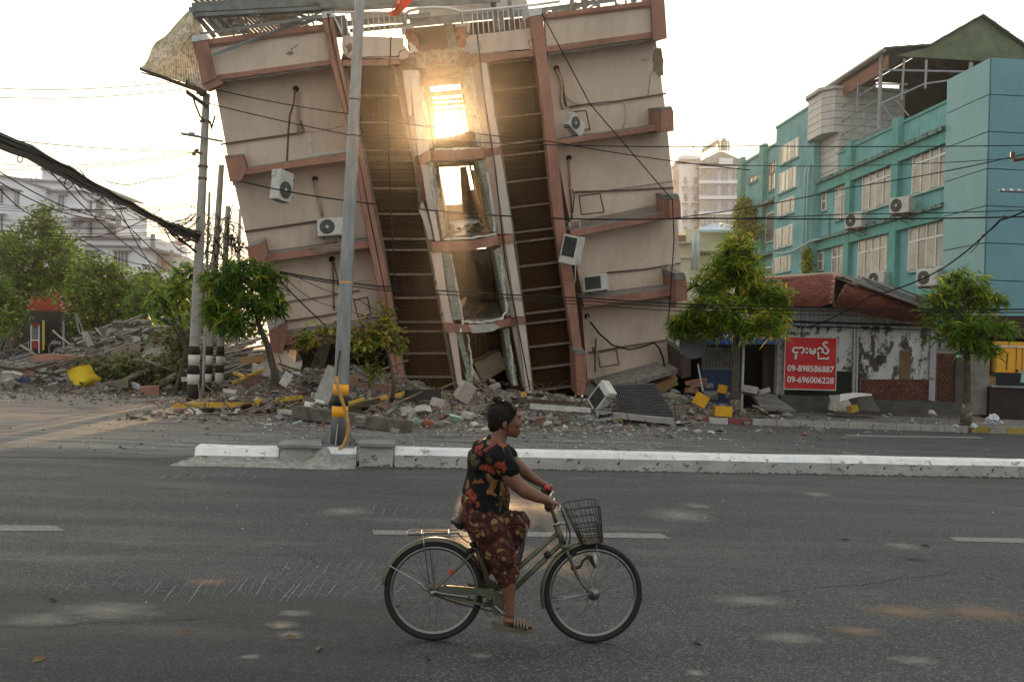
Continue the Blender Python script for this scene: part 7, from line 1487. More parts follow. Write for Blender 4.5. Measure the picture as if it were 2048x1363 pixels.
# fallen steel grating ramp
gr = thing('steel_grating', P(1280, 812, 27.4), 'dark steel grating panel sloping down from the wreck beside the fallen air conditioner', 'grating')
Q = [P(1226, 770, 29.4), P(1310, 768, 29.4), P(1352, 836, 27.0), P(1240, 830, 27.0)]
def gq(s, t): return Q[0].lerp(Q[1], s).lerp(Q[3].lerp(Q[2], s), t)
gm = mat('grating_steel', (.075, .075, .08), (.12, .12, .125), 6, .6, metal=.4)
for k in range(25): g = G(); g.tube([gq(k / 24, 0), gq(k / 24, 1)], .016, 4); g.build('long_bar', gm, gr)
for k in range(12): g = G(); g.tube([gq(0, k / 11), gq(1, k / 11)], .012 if k % 11 else .03, 4); g.build('cross_bar', gm, gr)
g = G(); g.prism([p - V((0, 0, .04)) for p in (gq(0, 0), gq(1, 0), gq(1, 1), gq(0, 1))], V((0, 0, -.01))); g.build('grating_backing', dark, gr)
bar((1196, 826), 27.2, (1345, 842), 26.2, .3, .14, concrete, 'kerb_stone', 'dark kerb stone lying under the lower edge of the steel grating')
# yellow painted blocks on the pavement
chunk(1402, 800, 28.9, (.38, .2, .36), mat('amber_block', (.62, .33, .02), (.55, .28, .02), 4, .7), 'tilted yellow block resting against rubble left of the street tree', name='yellow_block', rot=Euler((.1, .5, .3)), flat=.05); chunk(1445, 822, 28.9, (.50, .28, .29), MATS['amber_block'], 'upright yellow kerb block beside the foot of the street tree', name='yellow_block', rot=Euler((0, 0.03, .05)), flat=.01)
chunk(1445, 778, 31, (.26, .2, .26), MATS['amber_block'], 'small yellow block behind the street tree near the navy door', name='yellow_block', flat=.03); chunk(1706, 817, 30.4, (.34, .25, .22), mat('dull_yellow_block', (.40, .25, .03), (.32, .2, .03), 5, .8), 'dull yellow stone in front of the leaning metal plate', name='yellow_block', flat=.15)
for i, (px, py, s, m_) in enumerate(((1395, 770, .5, rub[1]), (1384, 782, .42, rub[1]), (1402, 762, .4, brick_red), (1380, 765, .34, brick_red), (1415, 772, .4, rub[3]), (1360, 812, .6, concrete), (1335, 820, .6, concrete), (1370, 800, .4, rub[0]), (1420, 790, .5, rub[3]), (1465, 790, .4, rub[0]), (1500, 780, .6, rub[2]), (1530, 782, .4, rub[2]), (1350, 795, .5, mat('ochre_chunk', (.28, .22, .14), (.34, .27, .18), 5, .9)), (1310, 800, .4, rub[0]), (1388, 818, .4, rub[3]))):
 chunk(px, py, 29.5 + (820 - py) * .03, (s * 1.2, s * .8, s * .5), m_, {'rubble_brick': 'reddish', 'brick_red': 'brick red', 'rubble_dust': 'dusty brown', 'concrete': 'grey concrete', 'rubble_grey': 'dark grey', 'rubble_pale': 'pale', 'ochre_chunk': 'ochre'}[m_.name] + ' lump piled at the right foot of the leaning building', 'rubble chunk', 'rubble_chunk', seed=300 + i, grp='lumps at the right foot of the building')
g = G(); g.tube([P(1396, 728, 31), P(1400, 752, 30.8), P(1406, 782, 30.6)], .025, 5); o = g.build('bent_rod', conc_pale); tag(o, 'thin pale rod hanging beside the brick lumps left of the navy door', 'rod')
g = G(); g.disc(P(1386, 690, 30.6), (.1, 1, -.1), .42, .04, 22); o = g.build('dish_plate', mat('dish_grey', (.12, .12, .13), rough=.7)); tag(o, 'dark round dish hanging behind the lowest right ledge pier', 'dish')
# leaning ramp slab, plates by the plinth
def plate_thing(q, d, ex, m, name, label, cat): A = [P(x, y, dd) for (x, y), dd in zip(q, d)]; g = G(); n_ = (A[1] - A[0]).cross(A[2] - A[0]).normalized() * ex; g.prism(A, n_); o = g.build(name, m); tag(o, label, cat); return o
plate_thing([(1502, 782), (1545, 788), (1592, 820), (1520, 812)], [32, 32, 29.8, 29.8], .1, pv, 'ramp_slab', 'grey concrete ramp slab sloping from the dark doorway', 'slab')
plate_thing([(1658, 790), (1690, 788), (1712, 822), (1668, 820)], [32, 32, 31, 31], .05, concrete, 'leaning_board', 'grey board leaning on the plinth right of the banner', 'board'); plate_thing([(1716, 794), (1742, 790), (1762, 822), (1720, 820)], [32.2, 32.2, 31, 31], .04, mat('dark_louvre_panel', (.07, .065, .06), (.1, .095, .09), 3, .8, stretch=(1, 1, 30)), 'louvre_panel', 'dark ribbed panel leaning on the plinth under the small square window', 'panel')
g = G(); vs = [];
for j in range(5):
 for i in range(9): t, s_ = i / 8, j / 4; vs.append(P(lerp(1680, 1744, t) , lerp(788, 803 - 12 * t, s_) - 3 * math.sin(t * 3), 30.9 - s_ * .5) + V((0, 0, .05 * mnoise.noise(V((i, j, 1))))))
o = mesh_obj('crumpled_sheet', vs, [(j * 9 + i, j * 9 + i + 1, (j + 1) * 9 + i + 1, (j + 1) * 9 + i) for j in range(4) for i in range(8)], cloth_w, None, True); tag(o, 'crumpled grey-white sheet draped over boards at the plinth right of the banner', 'sheet')
chunk(1666, 812, 30.6, (.28, .2, .3), rub[2], 'pale square stone left of the dull yellow stone', flat=.05)
# litter
bagm = mat('plastic_bag_white', (.62, .64, .68), (.72, .74, .78), 12, .45, bump=.6, trans=.2)
def bag(px, py, d, r, label, m=bagm, name='plastic_bag'):
 g = G(); g.ball(P(px, py, d), r, Euler((.4, .2, 1)), 14, 10, .24); o = g.build(name, m, None, False); tag(o, label, 'plastic bag', 'litter'); return o
bag(1986, 838, 27.9, (.19, .16, .145), 'stuffed white plastic bag on the kerb near the yellow generator'); bag(2003, 845, 27.6, (.1, .06, .04), 'small white wrapper right of the stuffed bag'); bag(1912, 852, 27.3, (.13, .08, .04), 'flattened pale wrapper at the kerb below the rightmost tree'); bag(1948, 852, 27.3, (.13, .08, .07), 'small pale purple bag at the kerb right of the flattened wrapper')
bag(1711, 850, 28.3, (.14, .08, .06), 'thin crumpled white bag at the kerb in front of the brick field'); bag(1596, 846, 28.6, (.1, .06, .03), 'bluish white wrapper at the kerb in front of the red banner'); bag(1450, 842, 28.4, (.14, .07, .06), 'black and white wrapper on the road under the red kerb block', mat('mixed_wrapper', (.05, .05, .05), (.5, .52, .55), 14, .5)); bag(1772, 833, 29.2, (.2, .12, .02), 'flat white paper on the pavement'); bag(1780, 828, 29.6, (.2, .05, .02), 'narrow white strip on the pavement'); bag(1865, 826, 30.5, (.2, .12, .08), 'grey cloth bundle against the plinth', cloth_w)
bag(1558, 823, 29, (.16, .08, .05), 'brown shoe-like scrap on the pavement left of the kerb gap', mat('scrap_brown', (.07, .055, .045), rough=.8), 'scrap'); bag(1520, 818, 29.3, (.42, .2, .05), 'brown cardboard flattened beside the tree foot', mat('cardboard', (.22, .16, .11), (.3, .22, .15), 5, .9), 'cardboard')
lit = G(); rgl = random.Random(5)
for i in range(90):
 px = rgl.uniform(1360, 2060); p = PG(px, 850 + (px - 1360) * .02 + rgl.uniform(-14, 6), .02); p.z = .16 if p.y > 28.7 else .01; lit.rock(p, (rgl.uniform(.03, .12), rgl.uniform(.02, .08), .01), rgl, .3)
o = lit.build('kerb_litter', rub[4]); tag(o, kind='stuff')
lv = G()
for (px, py) in [(498, 898), (655, 945), (780, 941), (330, 935), (1010, 943), (640, 870), (1576, 950), (1500, 948), (1978, 962), (1350, 940), (1185, 944), (1640, 951), (1100, 938), (250, 897), (820, 938), (1420, 945), (500, 931)] + [(rgl.uniform(0, 2048), rgl.uniform(1000, 1350)) for _ in range(14)]:
 p = PG(px, py, .008); a = rgl.uniform(0, 6.3); L = rgl.uniform(.03, .07); d_ = V((math.cos(a) * L, math.sin(a) * L, 0)); s_ = V((-d_.y, d_.x, .01)) * .35; lv.add([p - d_, p - s_, p + d_, p + s_ + V((0, 0, .012))], [(0, 1, 2, 3)])
o = lv.build('dead_leaves', MATS['brown_leaf']); tag(o, kind='stuff')
# ================================================================ debris field at the left
def H2(X, Y):
 px = 1024 + X / Y * FOC; top = np.interp(px, [-60, 0, 90, 150, 190, 240, 300, 345, 385, 430, 520], [.15, .25, .5, 1.1, 1.7, 2.1, 2.15, 1.7, 1.3, 1.1, .9])
 h = top * sm(34.2, 41.5, Y) * (1 - sm(43, 48, Y)) + .16 * sm(32.6, 34.6, Y) * sm(-28, -17, X)
 return h + (.34 * mnoise.noise(V((X * .6, Y * .6, 9))) + .16 * mnoise.noise(V((X * 1.9, Y * 1.9, 3)))) * min(1, h * 2)
mound(-26, -7.2, 32, 50, 110, 80, H2, 'rubble_mound', MATS['mound_dirt'])
scatter(5200, (-25, -7.5), (33, 46), (.08, .55), H2, (3, 1.6, .8, 9, .15), 11, 'rubble', lambda X, Y: min(1, H2(X, Y) * 1.6 + .15)); scatter(2600, (-22, -6.5), (27, 34), (.04, .16), lambda X, Y: max(0, H2(X, Y)), (4, 3, 1.5, 4, 1), 12, 'rubble_fines', lambda X, Y: sm(25.5, 33, Y))
st = G(); rg2 = random.Random(31)
for i in range(360):
 X, Y = rg2.uniform(-22, -9), rg2.uniform(35, 43); z = H2(X, Y) + .1; a = rg2.gauss(0, .5); L = rg2.uniform(.5, 2.6); p = V((X, Y, z)); d_ = V((math.cos(a) * L, math.sin(a) * .5 * L, rg2.uniform(-.15, .35) * L)); st.tube([p, p + d_ * .5 + V((0, 0, rg2.uniform(-.05, .15))), p + d_], rg2.uniform(.015, .06), 4)
o = st.build('bent_rods', mat('dusty_rod', (.20, .19, .175), (.34, .33, .31), 8, .8)); tag(o, kind='stuff')
for i in range(26):
 X = rg2.uniform(-19, -15); p = V((X, 36.5 + rg2.uniform(-.5, .8), .5)); g = G(); q = [p]; v = V((rg2.uniform(-.3, .3), 0, .7)).normalized()
 for j in range(9): v = (v + V((rg2.uniform(-.3, .45), rg2.uniform(-.1, .1), -.19))).normalized(); q.append(q[-1] + v * .17)
 g.tube(q, .013, 4); o = g.build('reinforcing_bar', grey_metal); tag(o, 'grey reinforcing bar curling out of the wreck heap', 'steel bar', 'curled bars of the wreck heap')
def psh(q, d, ex, m, name, label, cat, jag=.05, n=3):
 A = [P(x, y, dd) for (x, y), dd in zip(q, d)]; n_ = (A[1] - A[0]).cross(A[2] - A[0]).normalized() * ex; g = G(); g.shard(A, n_, jag, n); o = g.build(name, m); tag(o, label, cat); return o
psh([(55, 712), (85, 707), (172, 712), (170, 720), (110, 720), (60, 724)], [36.5] * 6, .5, pink, 'painted_parapet_slab', 'long low salmon painted slab lying in the wreck heap at the left', 'slab', .02)
psh([(274, 720), (300, 680), (322, 676), (338, 690), (346, 720)], [37, 37.4, 37.6, 37.4, 37], .25, mat('beige_slab', (.33, .29, .24), (.42, .38, .32), 2, .9), 'beige_wall_slab', 'arched beige wall slab standing in the wreck heap before the striped poles', 'slab', .06)
psh([(262, 724), (330, 720), (345, 722), (343, 738), (268, 740)], [36, 36, 36, 36, 36], .4, conc_pale, 'concrete_slab', 'level pale slab below the arched beige one', 'slab', .04); psh([(206, 694), (282, 686), (280, 702), (220, 712)], [38, 38, 38, 38], .3, mat('dusty_pinkish', (.26, .2, .17), (.33, .26, .22), 3, .9), 'concrete_slab', 'dusty pinkish slab half buried left of the arched beige slab', 'slab', .08)
psh([(262, 672), (300, 668), (300, 684), (270, 686)], [39] * 4, .1, rub[4], 'plaster_fragment', 'white plaster fragment with pink edge near the crest of the wreck heap', 'fragment', .04); psh([(228, 658), (240, 656), (242, 668), (232, 672)], [41] * 4, .15, rub[2], 'plaster_fragment', 'small beige fragment standing on the heap crest', 'fragment', .03)
psh([(164, 662), (176, 660), (190, 700), (180, 704)], [39] * 4, .3, mat('brown_post', (.13, .10, .075), (.2, .16, .12), 3, .9), 'leaning_post', 'dark leaning post end sticking up at the left of the heap crest', 'post', .03); psh([(161, 664), (172, 662), (186, 690), (176, 694)], [38.6] * 4, .1, rub[2], 'post_facing', 'pale facing board beside the dark leaning post end', 'board', .02)
def brod(pts, d, r, m, label, nm='bent_girder', cat='girder'): g = G(); g.tube([P(x, y, d) for x, y in pts], r, 4); o = g.build(nm, m); tag(o, label, cat, 'bent girders on the heap')
brod([(150, 680), (200, 670), (236, 653), (290, 655), (330, 660), (350, 672)], 41.5, .10, grey_metal, 'long bent grey girder arching over the crest of the wreck heap'); brod([(196, 672), (260, 662), (330, 668), (365, 690)], 41.2, .16, MATS['rubble_dust'], 'dark curved sheet edge under the arching girder'); brod([(335, 660), (350, 680), (366, 695)], 40.5, .12, rust, 'rust red bent strut near the heap crest right end'); brod([(326, 664), (342, 674), (352, 692)], 40.3, .09, rust, 'thin rust red strut beside the thicker rust red one'); brod([(105, 660), (118, 672), (140, 688)], 39, .04, rub[2], 'thin pale rod rising at the left of the wreck heap'); brod([(40, 690), (60, 702), (78, 714)], 37, .04, mat('pinkish_rod', (.4, .27, .2), rough=.8), 'pinkish rod stuck upright in the debris at far left'); brod([(190, 655), (205, 672), (212, 682)], 40, .035, rub[2], 'short thin rod left of the small beige fragment')
brod([(150, 625), (155, 650), (160, 668)], 42, .03, MATS['dusty_rod'], 'left of two slim bent rods rising before the red signboard'); brod([(152, 628), (162, 650), (166, 664)], 42, .03, MATS['dusty_rod'], 'right of two slim bent rods rising before the red signboard')
psh([(325, 652), (338, 640), (347, 644), (336, 660)], [41] * 4, .1, mat('blue_grey_scrap', (.18, .19, .22), (.3, .31, .34), 6, .6), 'metal_scrap', 'crumpled blue grey metal scrap on top of the heap crest', 'scrap', .1)
for (a, b_, w, lab_) in (((0, 734), (118, 748), .3, 'dark plank lying level at the far left of the debris'), ((40, 742), (115, 724), .16, 'long dark strip raised on the debris left of the yellow board')): bar(a, 34.6, b_, 34.8, w, .1, dark_wood, 'dark_plank', lab_, 'plank')
bar((0, 735), 35.4, (56, 738), 34.8, .06, .05, yb, 'yellow_lath', 'thin yellow lath at the left picture edge'); bar((240, 802), 29.2, (372, 794), 29.8, .05, .04, rub[2], 'pale_lath', 'long thin pale lath on the road before the tallest pole'); bar((406, 832 - 2), 26, (472, 829), 26, .04, .03, rust, 'iron_rod', 'thin dark rod on the dusty road right of the tallest pole')
# yellow bent board
ye = thing('yellow_board', P(165, 778, 34), 'bright yellow bent plastic board propped on edge in the debris', 'board'); rows = 8; cols = 10; vs = []
outl = [((133, 738), (178, 726)), ((134, 744), (186, 738)), ((137, 751), (189, 746)), ((140, 758), (196, 752)), ((144, 764), (204, 756)), ((149, 770), (200, 761)), ((154, 775), (186, 768)), ((160, 779), (178, 776))]
for j, (a, b_) in enumerate(outl):
 for i in range(cols + 1): t = i / cols; vs.append(P(lerp(a[0], b_[0], t), lerp(a[1], b_[1], t), 34 + .25 * t + .12 * math.sin(t * 5 + j * .6)))
ybm = mat('board_yellow', (.68, .50, .015), (.60, .42, .02), 3, .6, spots=(.28, .2, .1), spsc=3.5, spth=.66)
mesh_obj('board_sheet', vs, [(j * 11 + i, (j + 1) * 11 + i, (j + 1) * 11 + i + 1, j * 11 + i + 1) for j in range(7) for i in range(10)], ybm, ye, True)
g = G()
for q in (((160, 763), (164, 768), (158, 774)), ((158, 766), (168, 765)), ((164, 768), (167, 773))): g.tube([P(x, y, 33.9) for x, y in q], .02, 4)
g.build('painted_mark', ink, ye)
g = G(); g.tube([P(133, 738, 33.95), P(155, 731, 33.98), P(178, 726, 34.1)], .025, 4); g.build('board_rim', rust, ye)
chunk(47, 759, 33.8, (.42, .2, .12), mat('blue_tarp', (.03, .09, .26), (.05, .13, .34), 5, .6), 'crumpled blue plastic scrap at the far left rubble', name='blue_scrap'); chunk(90, 741, 34.6, (.7, .3, .22), rub[0], 'grey rounded stone in front of the dark plank'); chunk(12, 752, 33.8, (.6, .5, .4), rub[2], 'large pale stone at the left picture edge', flat=.3)
for (px, py, lab_) in ((35, 750, 'pinkish lump beside the large pale stone'), (20, 762, 'small stone under the large pale one'), (62, 748, 'brick lump right of the blue scrap')): chunk(px, py, 33.6, (.5, .4, .24), rub[1] if 'brick' in lab_ else rub[2], lab_, flat=.3)
chunk(160, 789, 32, (.36, .2, .16), rub[1], 'small brick-coloured block on the road under the yellow board'); chunk(308, 826, 26.5, (.2, .12, .1), rub[1], 'lone brick half lying on the dusty road'); chunk(325, 849, 24.2, (.17, .12, .1), mat('dark_stone', (.07, .06, .055), rough=.9), 'dark stone alone on the side road'); chunk(435, 831, 26, (.17, .1, .1), rub[1], 'lone brick right of the thin dark rod')
chunk(370, 758, 33.5, (.3, .2, .2), rub[4], 'white crumpled scrap by the tallest pole foot'); chunk(273, 772, 34, (.5, .1, .2), bagm, 'glassy white bag caught in the fallen branches', 'plastic bag', 'plastic_bag'); chunk(250, 768, 33.9, (.3, .1, .36), mat('wicker', (.22, .17, .12), rough=.8), 'broken brown basket in the fallen branches', 'basket', 'basket')
# wreckage seen between the poles and the building
psh([(505, 726), (532, 722), (548, 742), (530, 770), (505, 772)], [31, 31, 31, 30.6, 30.6], .2, rub[2], 'plaster_fragment', 'pale plaster sheet behind the leaning trunk', 'fragment', .08); psh([(480, 765), (520, 748), (540, 760), (500, 785)], [30.4] * 4, .15, rub[1], 'brick_fragment', 'reddish wall fragment left of the leaning trunk', 'fragment', .08)
scatter(900, (-8.6, -6.6), (30, 38), (.08, .5), lambda X, Y: max(0, .13 * (Y - 31.5)), (5, 2, 3, 4, 1), 15, 'rubble'); mound(-9.6, -6.4, 29, 40, 30, 50, lambda X, Y: max(-.1, .12 * (Y - 31.5)) + .1 * mnoise.noise(V((X, Y, 3))), 'rubble_mound', MATS['mound_dirt'])
# ================================================================ bicycle
RG_, FG_ = PG(868, 1280), PG(1185, 1284.5)
bd = (FG_ - RG_).normalized(); bn = V((-bd.y, bd.x, 0))         # forward, and away from the camera
def B(px, py, off=0.0): return hit(px, py, RG_ + bn * off, bn)
bike = thing('bicycle', V(((RG_ + FG_) / 2).to_tuple()), 'olive grey city bicycle with wire basket and rear rack,ridden along the road', 'bicycle')
frm = mat('olive_frame', (.085, .085, .062), (.115, .115, .085), 8, .38, metal=.35, spots=(.10, .08, .055), spsc=14, spth=.66); chrome = mat('chrome', (.36, .36, .35), rough=.3, metal=1); tyre = mat('tyre', (.016, .016, .016), rough=.75); alu = mat('rim_alloy', (.20, .20, .195), rough=.38, metal=.9); blk = mat('black_plastic', (.014, .014, .014), rough=.45)
RC, FC = B(868, 1180), B(1186, 1184.5); WRr, WRf = RC.z - .001, FC.z - .001
def wheel(c, rad, hubr, seed):
 w = G(); w.ring(c, bn, rad - .019, .019, 72, 10); wo = w.build('wheel', tyre, bike, True)
 g = G(); g.ring(c, bn, rad - .044, .0105, 72, 8, flat=1.3); g.build('rim', alu, wo, True)
 g = G(); g.tube([c - bn * .032, c + bn * .032], hubr, 20); g.tube([c - bn * .036, c - bn * .030], hubr * 1.5, 20); g.tube([c + bn * .030, c + bn * .036], hubr * 1.5, 20); g.tube([c - bn * .055, c + bn * .055], .008, 8); g.build('hub', mat('hub_metal', (.2, .2, .19), rough=.35, metal=.8), wo, True)
 up = V((0, 0, 1)); ww = up.cross(bn)
 for k in range(36):
  a = 2 * math.pi * (k + .5) / 36; tw = R(58) * (1 if (k // 2) % 2 else -1); s_ = 1 if k % 2 else -1
  p = c + (up * math.cos(a) + ww * math.sin(a)) * (rad - .05); h = c + (up * math.cos(a + tw) + ww * math.sin(a + tw)) * hubr * 1.3 + bn * .03 * s_
  g = G(); g.tube([h, p], .0013, 4); g.build('spoke', alu, wo)
 g = G(); a = R(115); p = c + (up * math.cos(a) + ww * math.sin(a) * 1) * (rad - .05); g.tube([p, p + (c - p).normalized() * .035], .004, 6); g.build('valve', blk, wo)
 return wo
rw = wheel(RC, WRr, .020, 1); fw = wheel(FC, WRf, .027, 2)
def bt(pts, r, m, name, off=0.0, par=bike, n=10, sm=True, closed=False):
 g = G(); g.tube([B(*(p if len(p) == 3 else (p[0], p[1], off))) for p in pts], r, n, closed=closed); return g.build(name, m, par, sm)
def smooth_pts(pts, n=5):
 P3 = [Vector(p if len(p) == 3 else (p[0], p[1], 0)) for p in pts]; out = []
 for i in range(len(P3) - 1):
  a, b_, c, d = P3[max(0, i - 1)], P3[i], P3[i + 1], P3[min(len(P3) - 1, i + 2)]
  for k in range(n): t = k / n; out.append(tuple(.5 * ((2 * b_) + (c - a) * t + (2 * a - 5 * b_ + 4 * c - d) * t * t + (3 * b_ - a - 3 * c + d) * t ** 3)))
 out.append(tuple(P3[-1])); return out
SP = smooth_pts
bt([(1112, 1047), (1128, 1092)], .021, frm, 'head_tube'); bt([(1114, 1066), (1040, 1132), (984, 1180)], .0155, frm, 'upper_frame_tube'); bt([(1124, 1084), (1060, 1146), (998, 1206)], .0175, frm, 'lower_frame_tube'); bt([(943, 1068), (965, 1128), (990, 1210)], .0165, frm, 'seat_tube')
bt([(936, 1058), (945, 1078)], .013, chrome, 'seat_post'); bt([(990, 1210, -.035), (990, 1210, .035)], .022, frm, 'bottom_bracket', n=16)
bt([(990, 1208, .03), (868, 1183, .06)], .008, frm, 'chain_stay'); bt([(988, 1212, -.03), (950, 1206, -.05), (868, 1184, -.06)], .009, frm, 'chain_stay')
bt(SP([(868, 1180, -.058), (905, 1146, -.045), (940, 1112, -.03), (952, 1098, -.012)]), .0075, frm, 'seat_stay'); bt(SP([(868, 1176, .058), (905, 1142, .045), (940, 1108, .03), (952, 1096, .012)]), .0075, frm, 'seat_stay')
for s_ in (-1, 1): bt(SP([(1128, 1090, 0), (1136, 1106, .045 * s_), (1148, 1136, .05 * s_), (1160, 1160, .052 * s_), (1172, 1176, .054 * s_), (1186, 1185, .055 * s_)]), [.0135] * 5 + [.012] * 10 + [.009] * 11, frm, 'fork_blade')
bt([(1123, 1092, -.05), (1137, 1094, -.05)], .013, frm, 'fork_crown'); bt([(1130, 1093, -.05), (1130, 1093, .05)], .014, frm, 'fork_crown')
g = G(); g.ring(B(1113, 1046), (B(1113, 1046) - B(1128, 1092)), .0, .026, 4, 8) if False else g.disc(B(1113, 1047), (B(1113, 1046) - B(1128, 1092)), .024, .014, 16); g.disc(B(1128, 1091), (B(1113, 1046) - B(1128, 1092)), .024, .012, 16); g.build('headset_cup', chrome, bike, True)
bt([(1113, 1046), (1104, 1020), (1100, 1002)], .0125, frm, 'stem'); bt([(1118, 1047, 0), (1132, 1044, 0)], .006, chrome, 'basket_clamp')
# handlebar: sweeps out and back to the grips
bt(SP([(1097, 1014, -.27), (1104, 1006, -.20), (1108, 998, -.12), (1104, 996, -.04), (1100, 994, .0), (1102, 988, .06), (1106, 984, .14), (1100, 980, .22), (1092, 978, .28)]), .011, chrome, 'handlebar')
GN0, GN1 = B(1096, 1015, -.29), B(1105, 1005, -.175); GF0, GF1 = B(1088, 976, .30), B(1099, 980, .19)
g = G(); g.tube([GN0, GN1], .016, 12); g.build('grip', blk, bike, True); g = G(); g.tube([GF0, GF1], .016, 12); g.build('grip', blk, bike, True)
g = G(); g.tube([B(1110, 1004, -.16), B(1120, 1010, -.2), B(1119, 1022, -.27)], .005, 6); g.build('brake_lever', chrome, bike); g = G(); g.ball(B(1094, 975, .1), (.022, .022, .02)); g.build('bell', mat('red_bell', (.45, .03, .03), rough=.4), bike, True)
for q in ([(1118, 1010, -.17), (1128, 1030, -.1), (1134, 1060, -.03), (1131, 1084, -.02), (1126, 1096, -.02)], [(1112, 1000, .1), (1126, 1030, .05), (1138, 1060, .02), (1140, 1088, 0)], [(1120, 1012, -.17), (1131, 1038, -.1), (1141, 1070, -.04), (1130, 1096, -.03), (1100, 1116, -.025)]): bt(SP(q), .0028, blk, 'brake_cable', n=5)
bt([(1090, 1112, -.012), (1099, 1104, -.012)], .022, blk, 'frame_clip')
# mudguards
def guard(c, rad, a0, a1, name, w=.026):
 up = V((0, 0, 1)); ww = bd; n = 30; vs = []; fs = []; pr = [(-w, -.012), (-w * .8, .004), (-w * .3, .011), (w * .3, .011), (w * .8, .004), (w, -.012)]; pr2 = [(x, y - .002) for x, y in pr[::-1]]; prof = pr + pr2; k = len(prof)
 for i in range(n + 1):
  a = R(lerp(a0, a1, i / n)); d_ = up * math.cos(a) + ww * math.sin(a)
  for (x, y) in prof: vs.append(c + d_ * (rad + y) + bn * x)
 for i in range(n): fs += [(i * k + j, (i + 1) * k + j, (i + 1) * k + (j + 1) % k, i * k + (j + 1) % k) for j in range(k)]
 return mesh_obj(name, vs, fs, frm, bike, True)
guard(RC, WRr + .012, -84, 52, 'mudguard'); guard(FC, WRf + .012, -108, 12, 'mudguard')
bt(SP([(768, 1142, 0), (772, 1135, 0), (778, 1124, 0)]), .012, frm, 'mudguard_flap')
for o_ in (-.03, .03): bt([(868, 1182, o_ * 1.9), (779, 1130, o_)], .004, chrome, 'mudguard_stay', n=6); bt([(1186, 1186, o_ * 1.9), (1094, 1200 + o_ * 100, o_)], .0035, chrome, 'mudguard_stay', n=6)
# rear rack
for (q, r) in (([(812, 1062), (816, 1056), (826, 1055), (918, 1054), (919, 1060), (918, 1066), (820, 1068), (813, 1066)], .0045),): pass
def rk(x, y): return B(x, y, (1068 - y) / 12 * .13 - .07)
rackm = mat('rack_steel', (.16, .16, .155), rough=.5, metal=.5)
p0, p1 = B(814, 1064, 0), B(918, 1062, 0); ln = (p1 - p0)
def rp(t, o_): return p0 + ln * t + bn * o_ + V((0, 0, 0))
g = G(); g.tube([rp(0, -.03), rp(-.0, .03), rp(.05, .075), rp(1, .07), rp(1, -.07), rp(.05, -.075)], .0045, 6, closed=True); g.build('rack_rail', rackm, bike, True)
g = G(); g.tube([rp(.80, -.025), rp(.22, -.03), rp(.17, 0), rp(.22, .03), rp(.80, .025)], .004, 6, closed=True); g.build('rack_inner_loop', rackm, bike, True)
for t in (.28, .8): g = G(); g.tube([rp(t, -.06), rp(t, .06)], .0035, 6); g.build('rack_crossbar', rackm, bike)
for t in (.18, .82): g = G(); g.tube([rp(t, -.06), rp(t, -.06) - V((0, 0, .03))], .003, 5); g.build('rack_hook', chrome, bike)
for (o_, x) in ((-.06, 846), (.06, 856)): bt([(x, 1065, o_), (x + 2, 1090, o_), (x + 13, 1168, o_)], .004, chrome, 'rack_stay', n=6)
for o_ in (-.03, .03): bt(SP([(914, 1064, o_), (930, 1080, o_), (945, 1086, o_ * .6)]), .004, blk, 'rack_arm', n=6)
# chain case, chain, cranks, kickstand
g = G(); q = [(876, 1172), (890, 1170), (940, 1174), (985, 1178), (1003, 1186), (1010, 1200), (1008, 1218), (998, 1229), (986, 1228), (982, 1218), (988, 1206), (984, 1196), (960, 1190), (900, 1186), (880, 1183)]
g.prism([B(x, y, -.058) for x, y in q], bn * .02); g.build('chain_case', frm, bike)
bt([(874, 1190, -.045), (900, 1200, -.045), (930, 1209, -.045), (985, 1222, -.045)], .005, blk, 'chain', n=6); g = G(); g.disc(B(868, 1181, -.04), bn, .034, .012, 20); g.build('rear_sprocket', rust, bike)
bt(SP([(862, 1186, -.075), (872, 1183, -.08), (884, 1186, -.075), (940, 1194, -.06)]), [.016, .017, .015, .012, .011] + [.010] * 11, MATS['hub_metal'], 'rear_hub_cover')
bt([(836, 1164, -.09), (842, 1167, -.09), (848, 1176, -.085), (862, 1186, -.08)], .006, chrome, 'kickstand')
g = G(); g.ring(B(990, 1210, -.05), bn, .072, .006, 28, 6); g.build('chain_ring', MATS['hub_metal'], bike, True)
bt([(990, 1210, -.07), (1030, 1248, -.085)], .011, alu, 'crank'); bt([(990, 1210, .05), (952, 1174, .075)], .011, alu, 'crank')
for (x, y, o_) in ((1033, 1256, -.13), (952, 1176, .12)): g = G(); g.box(B(x, y, o_), (.085, .09, .028), bev=.004); g.build('pedal', mat('pedal_grey', (.09, .09, .075), rough=.6), bike)
# saddle
g = G(); g.ball(B(936, 1046), (.12, .075, .035), Euler((0, .12, 0)), 16, 8); g.ball(B(922, 1042), (.05, .095, .05), None, 14, 8); g.ball(B(955, 1052), (.08, .035, .025), Euler((0, .1, 0)), 12, 8); g.build('saddle', blk, bike, True)
g = G()
for o_ in (-.03, .03): g.tube([B(918, 1056, o_), B(928, 1062, o_), B(952, 1058, o_)], .004, 6)
g.build('saddle_spring', chrome, bike)
# reflector / lock at the seat cluster, rear mech bits
g = G(); g.ball(B(948, 1088, -.02), (.03, .03, .02)); g.ball(B(941, 1100, -.01), (.028, .03, .02)); g.tube([B(930, 1110, -.02), B(952, 1086, -.025), B(958, 1076, -.02)], .008, 6); g.build('frame_lock', blk, bike, True)
g = G(); g.box(B(902, 1142, -.055), (.02, .012, .03), Euler((0, .7, 0))); g.build('side_reflector', mat('red_reflector', (.5, .05, .02), rough=.3), bike)
g = G(); g.ball(B(945, 1122, .02), (.03, .03, .045)); g.build('rear_reflector', MATS['red_reflector'], bike, True)
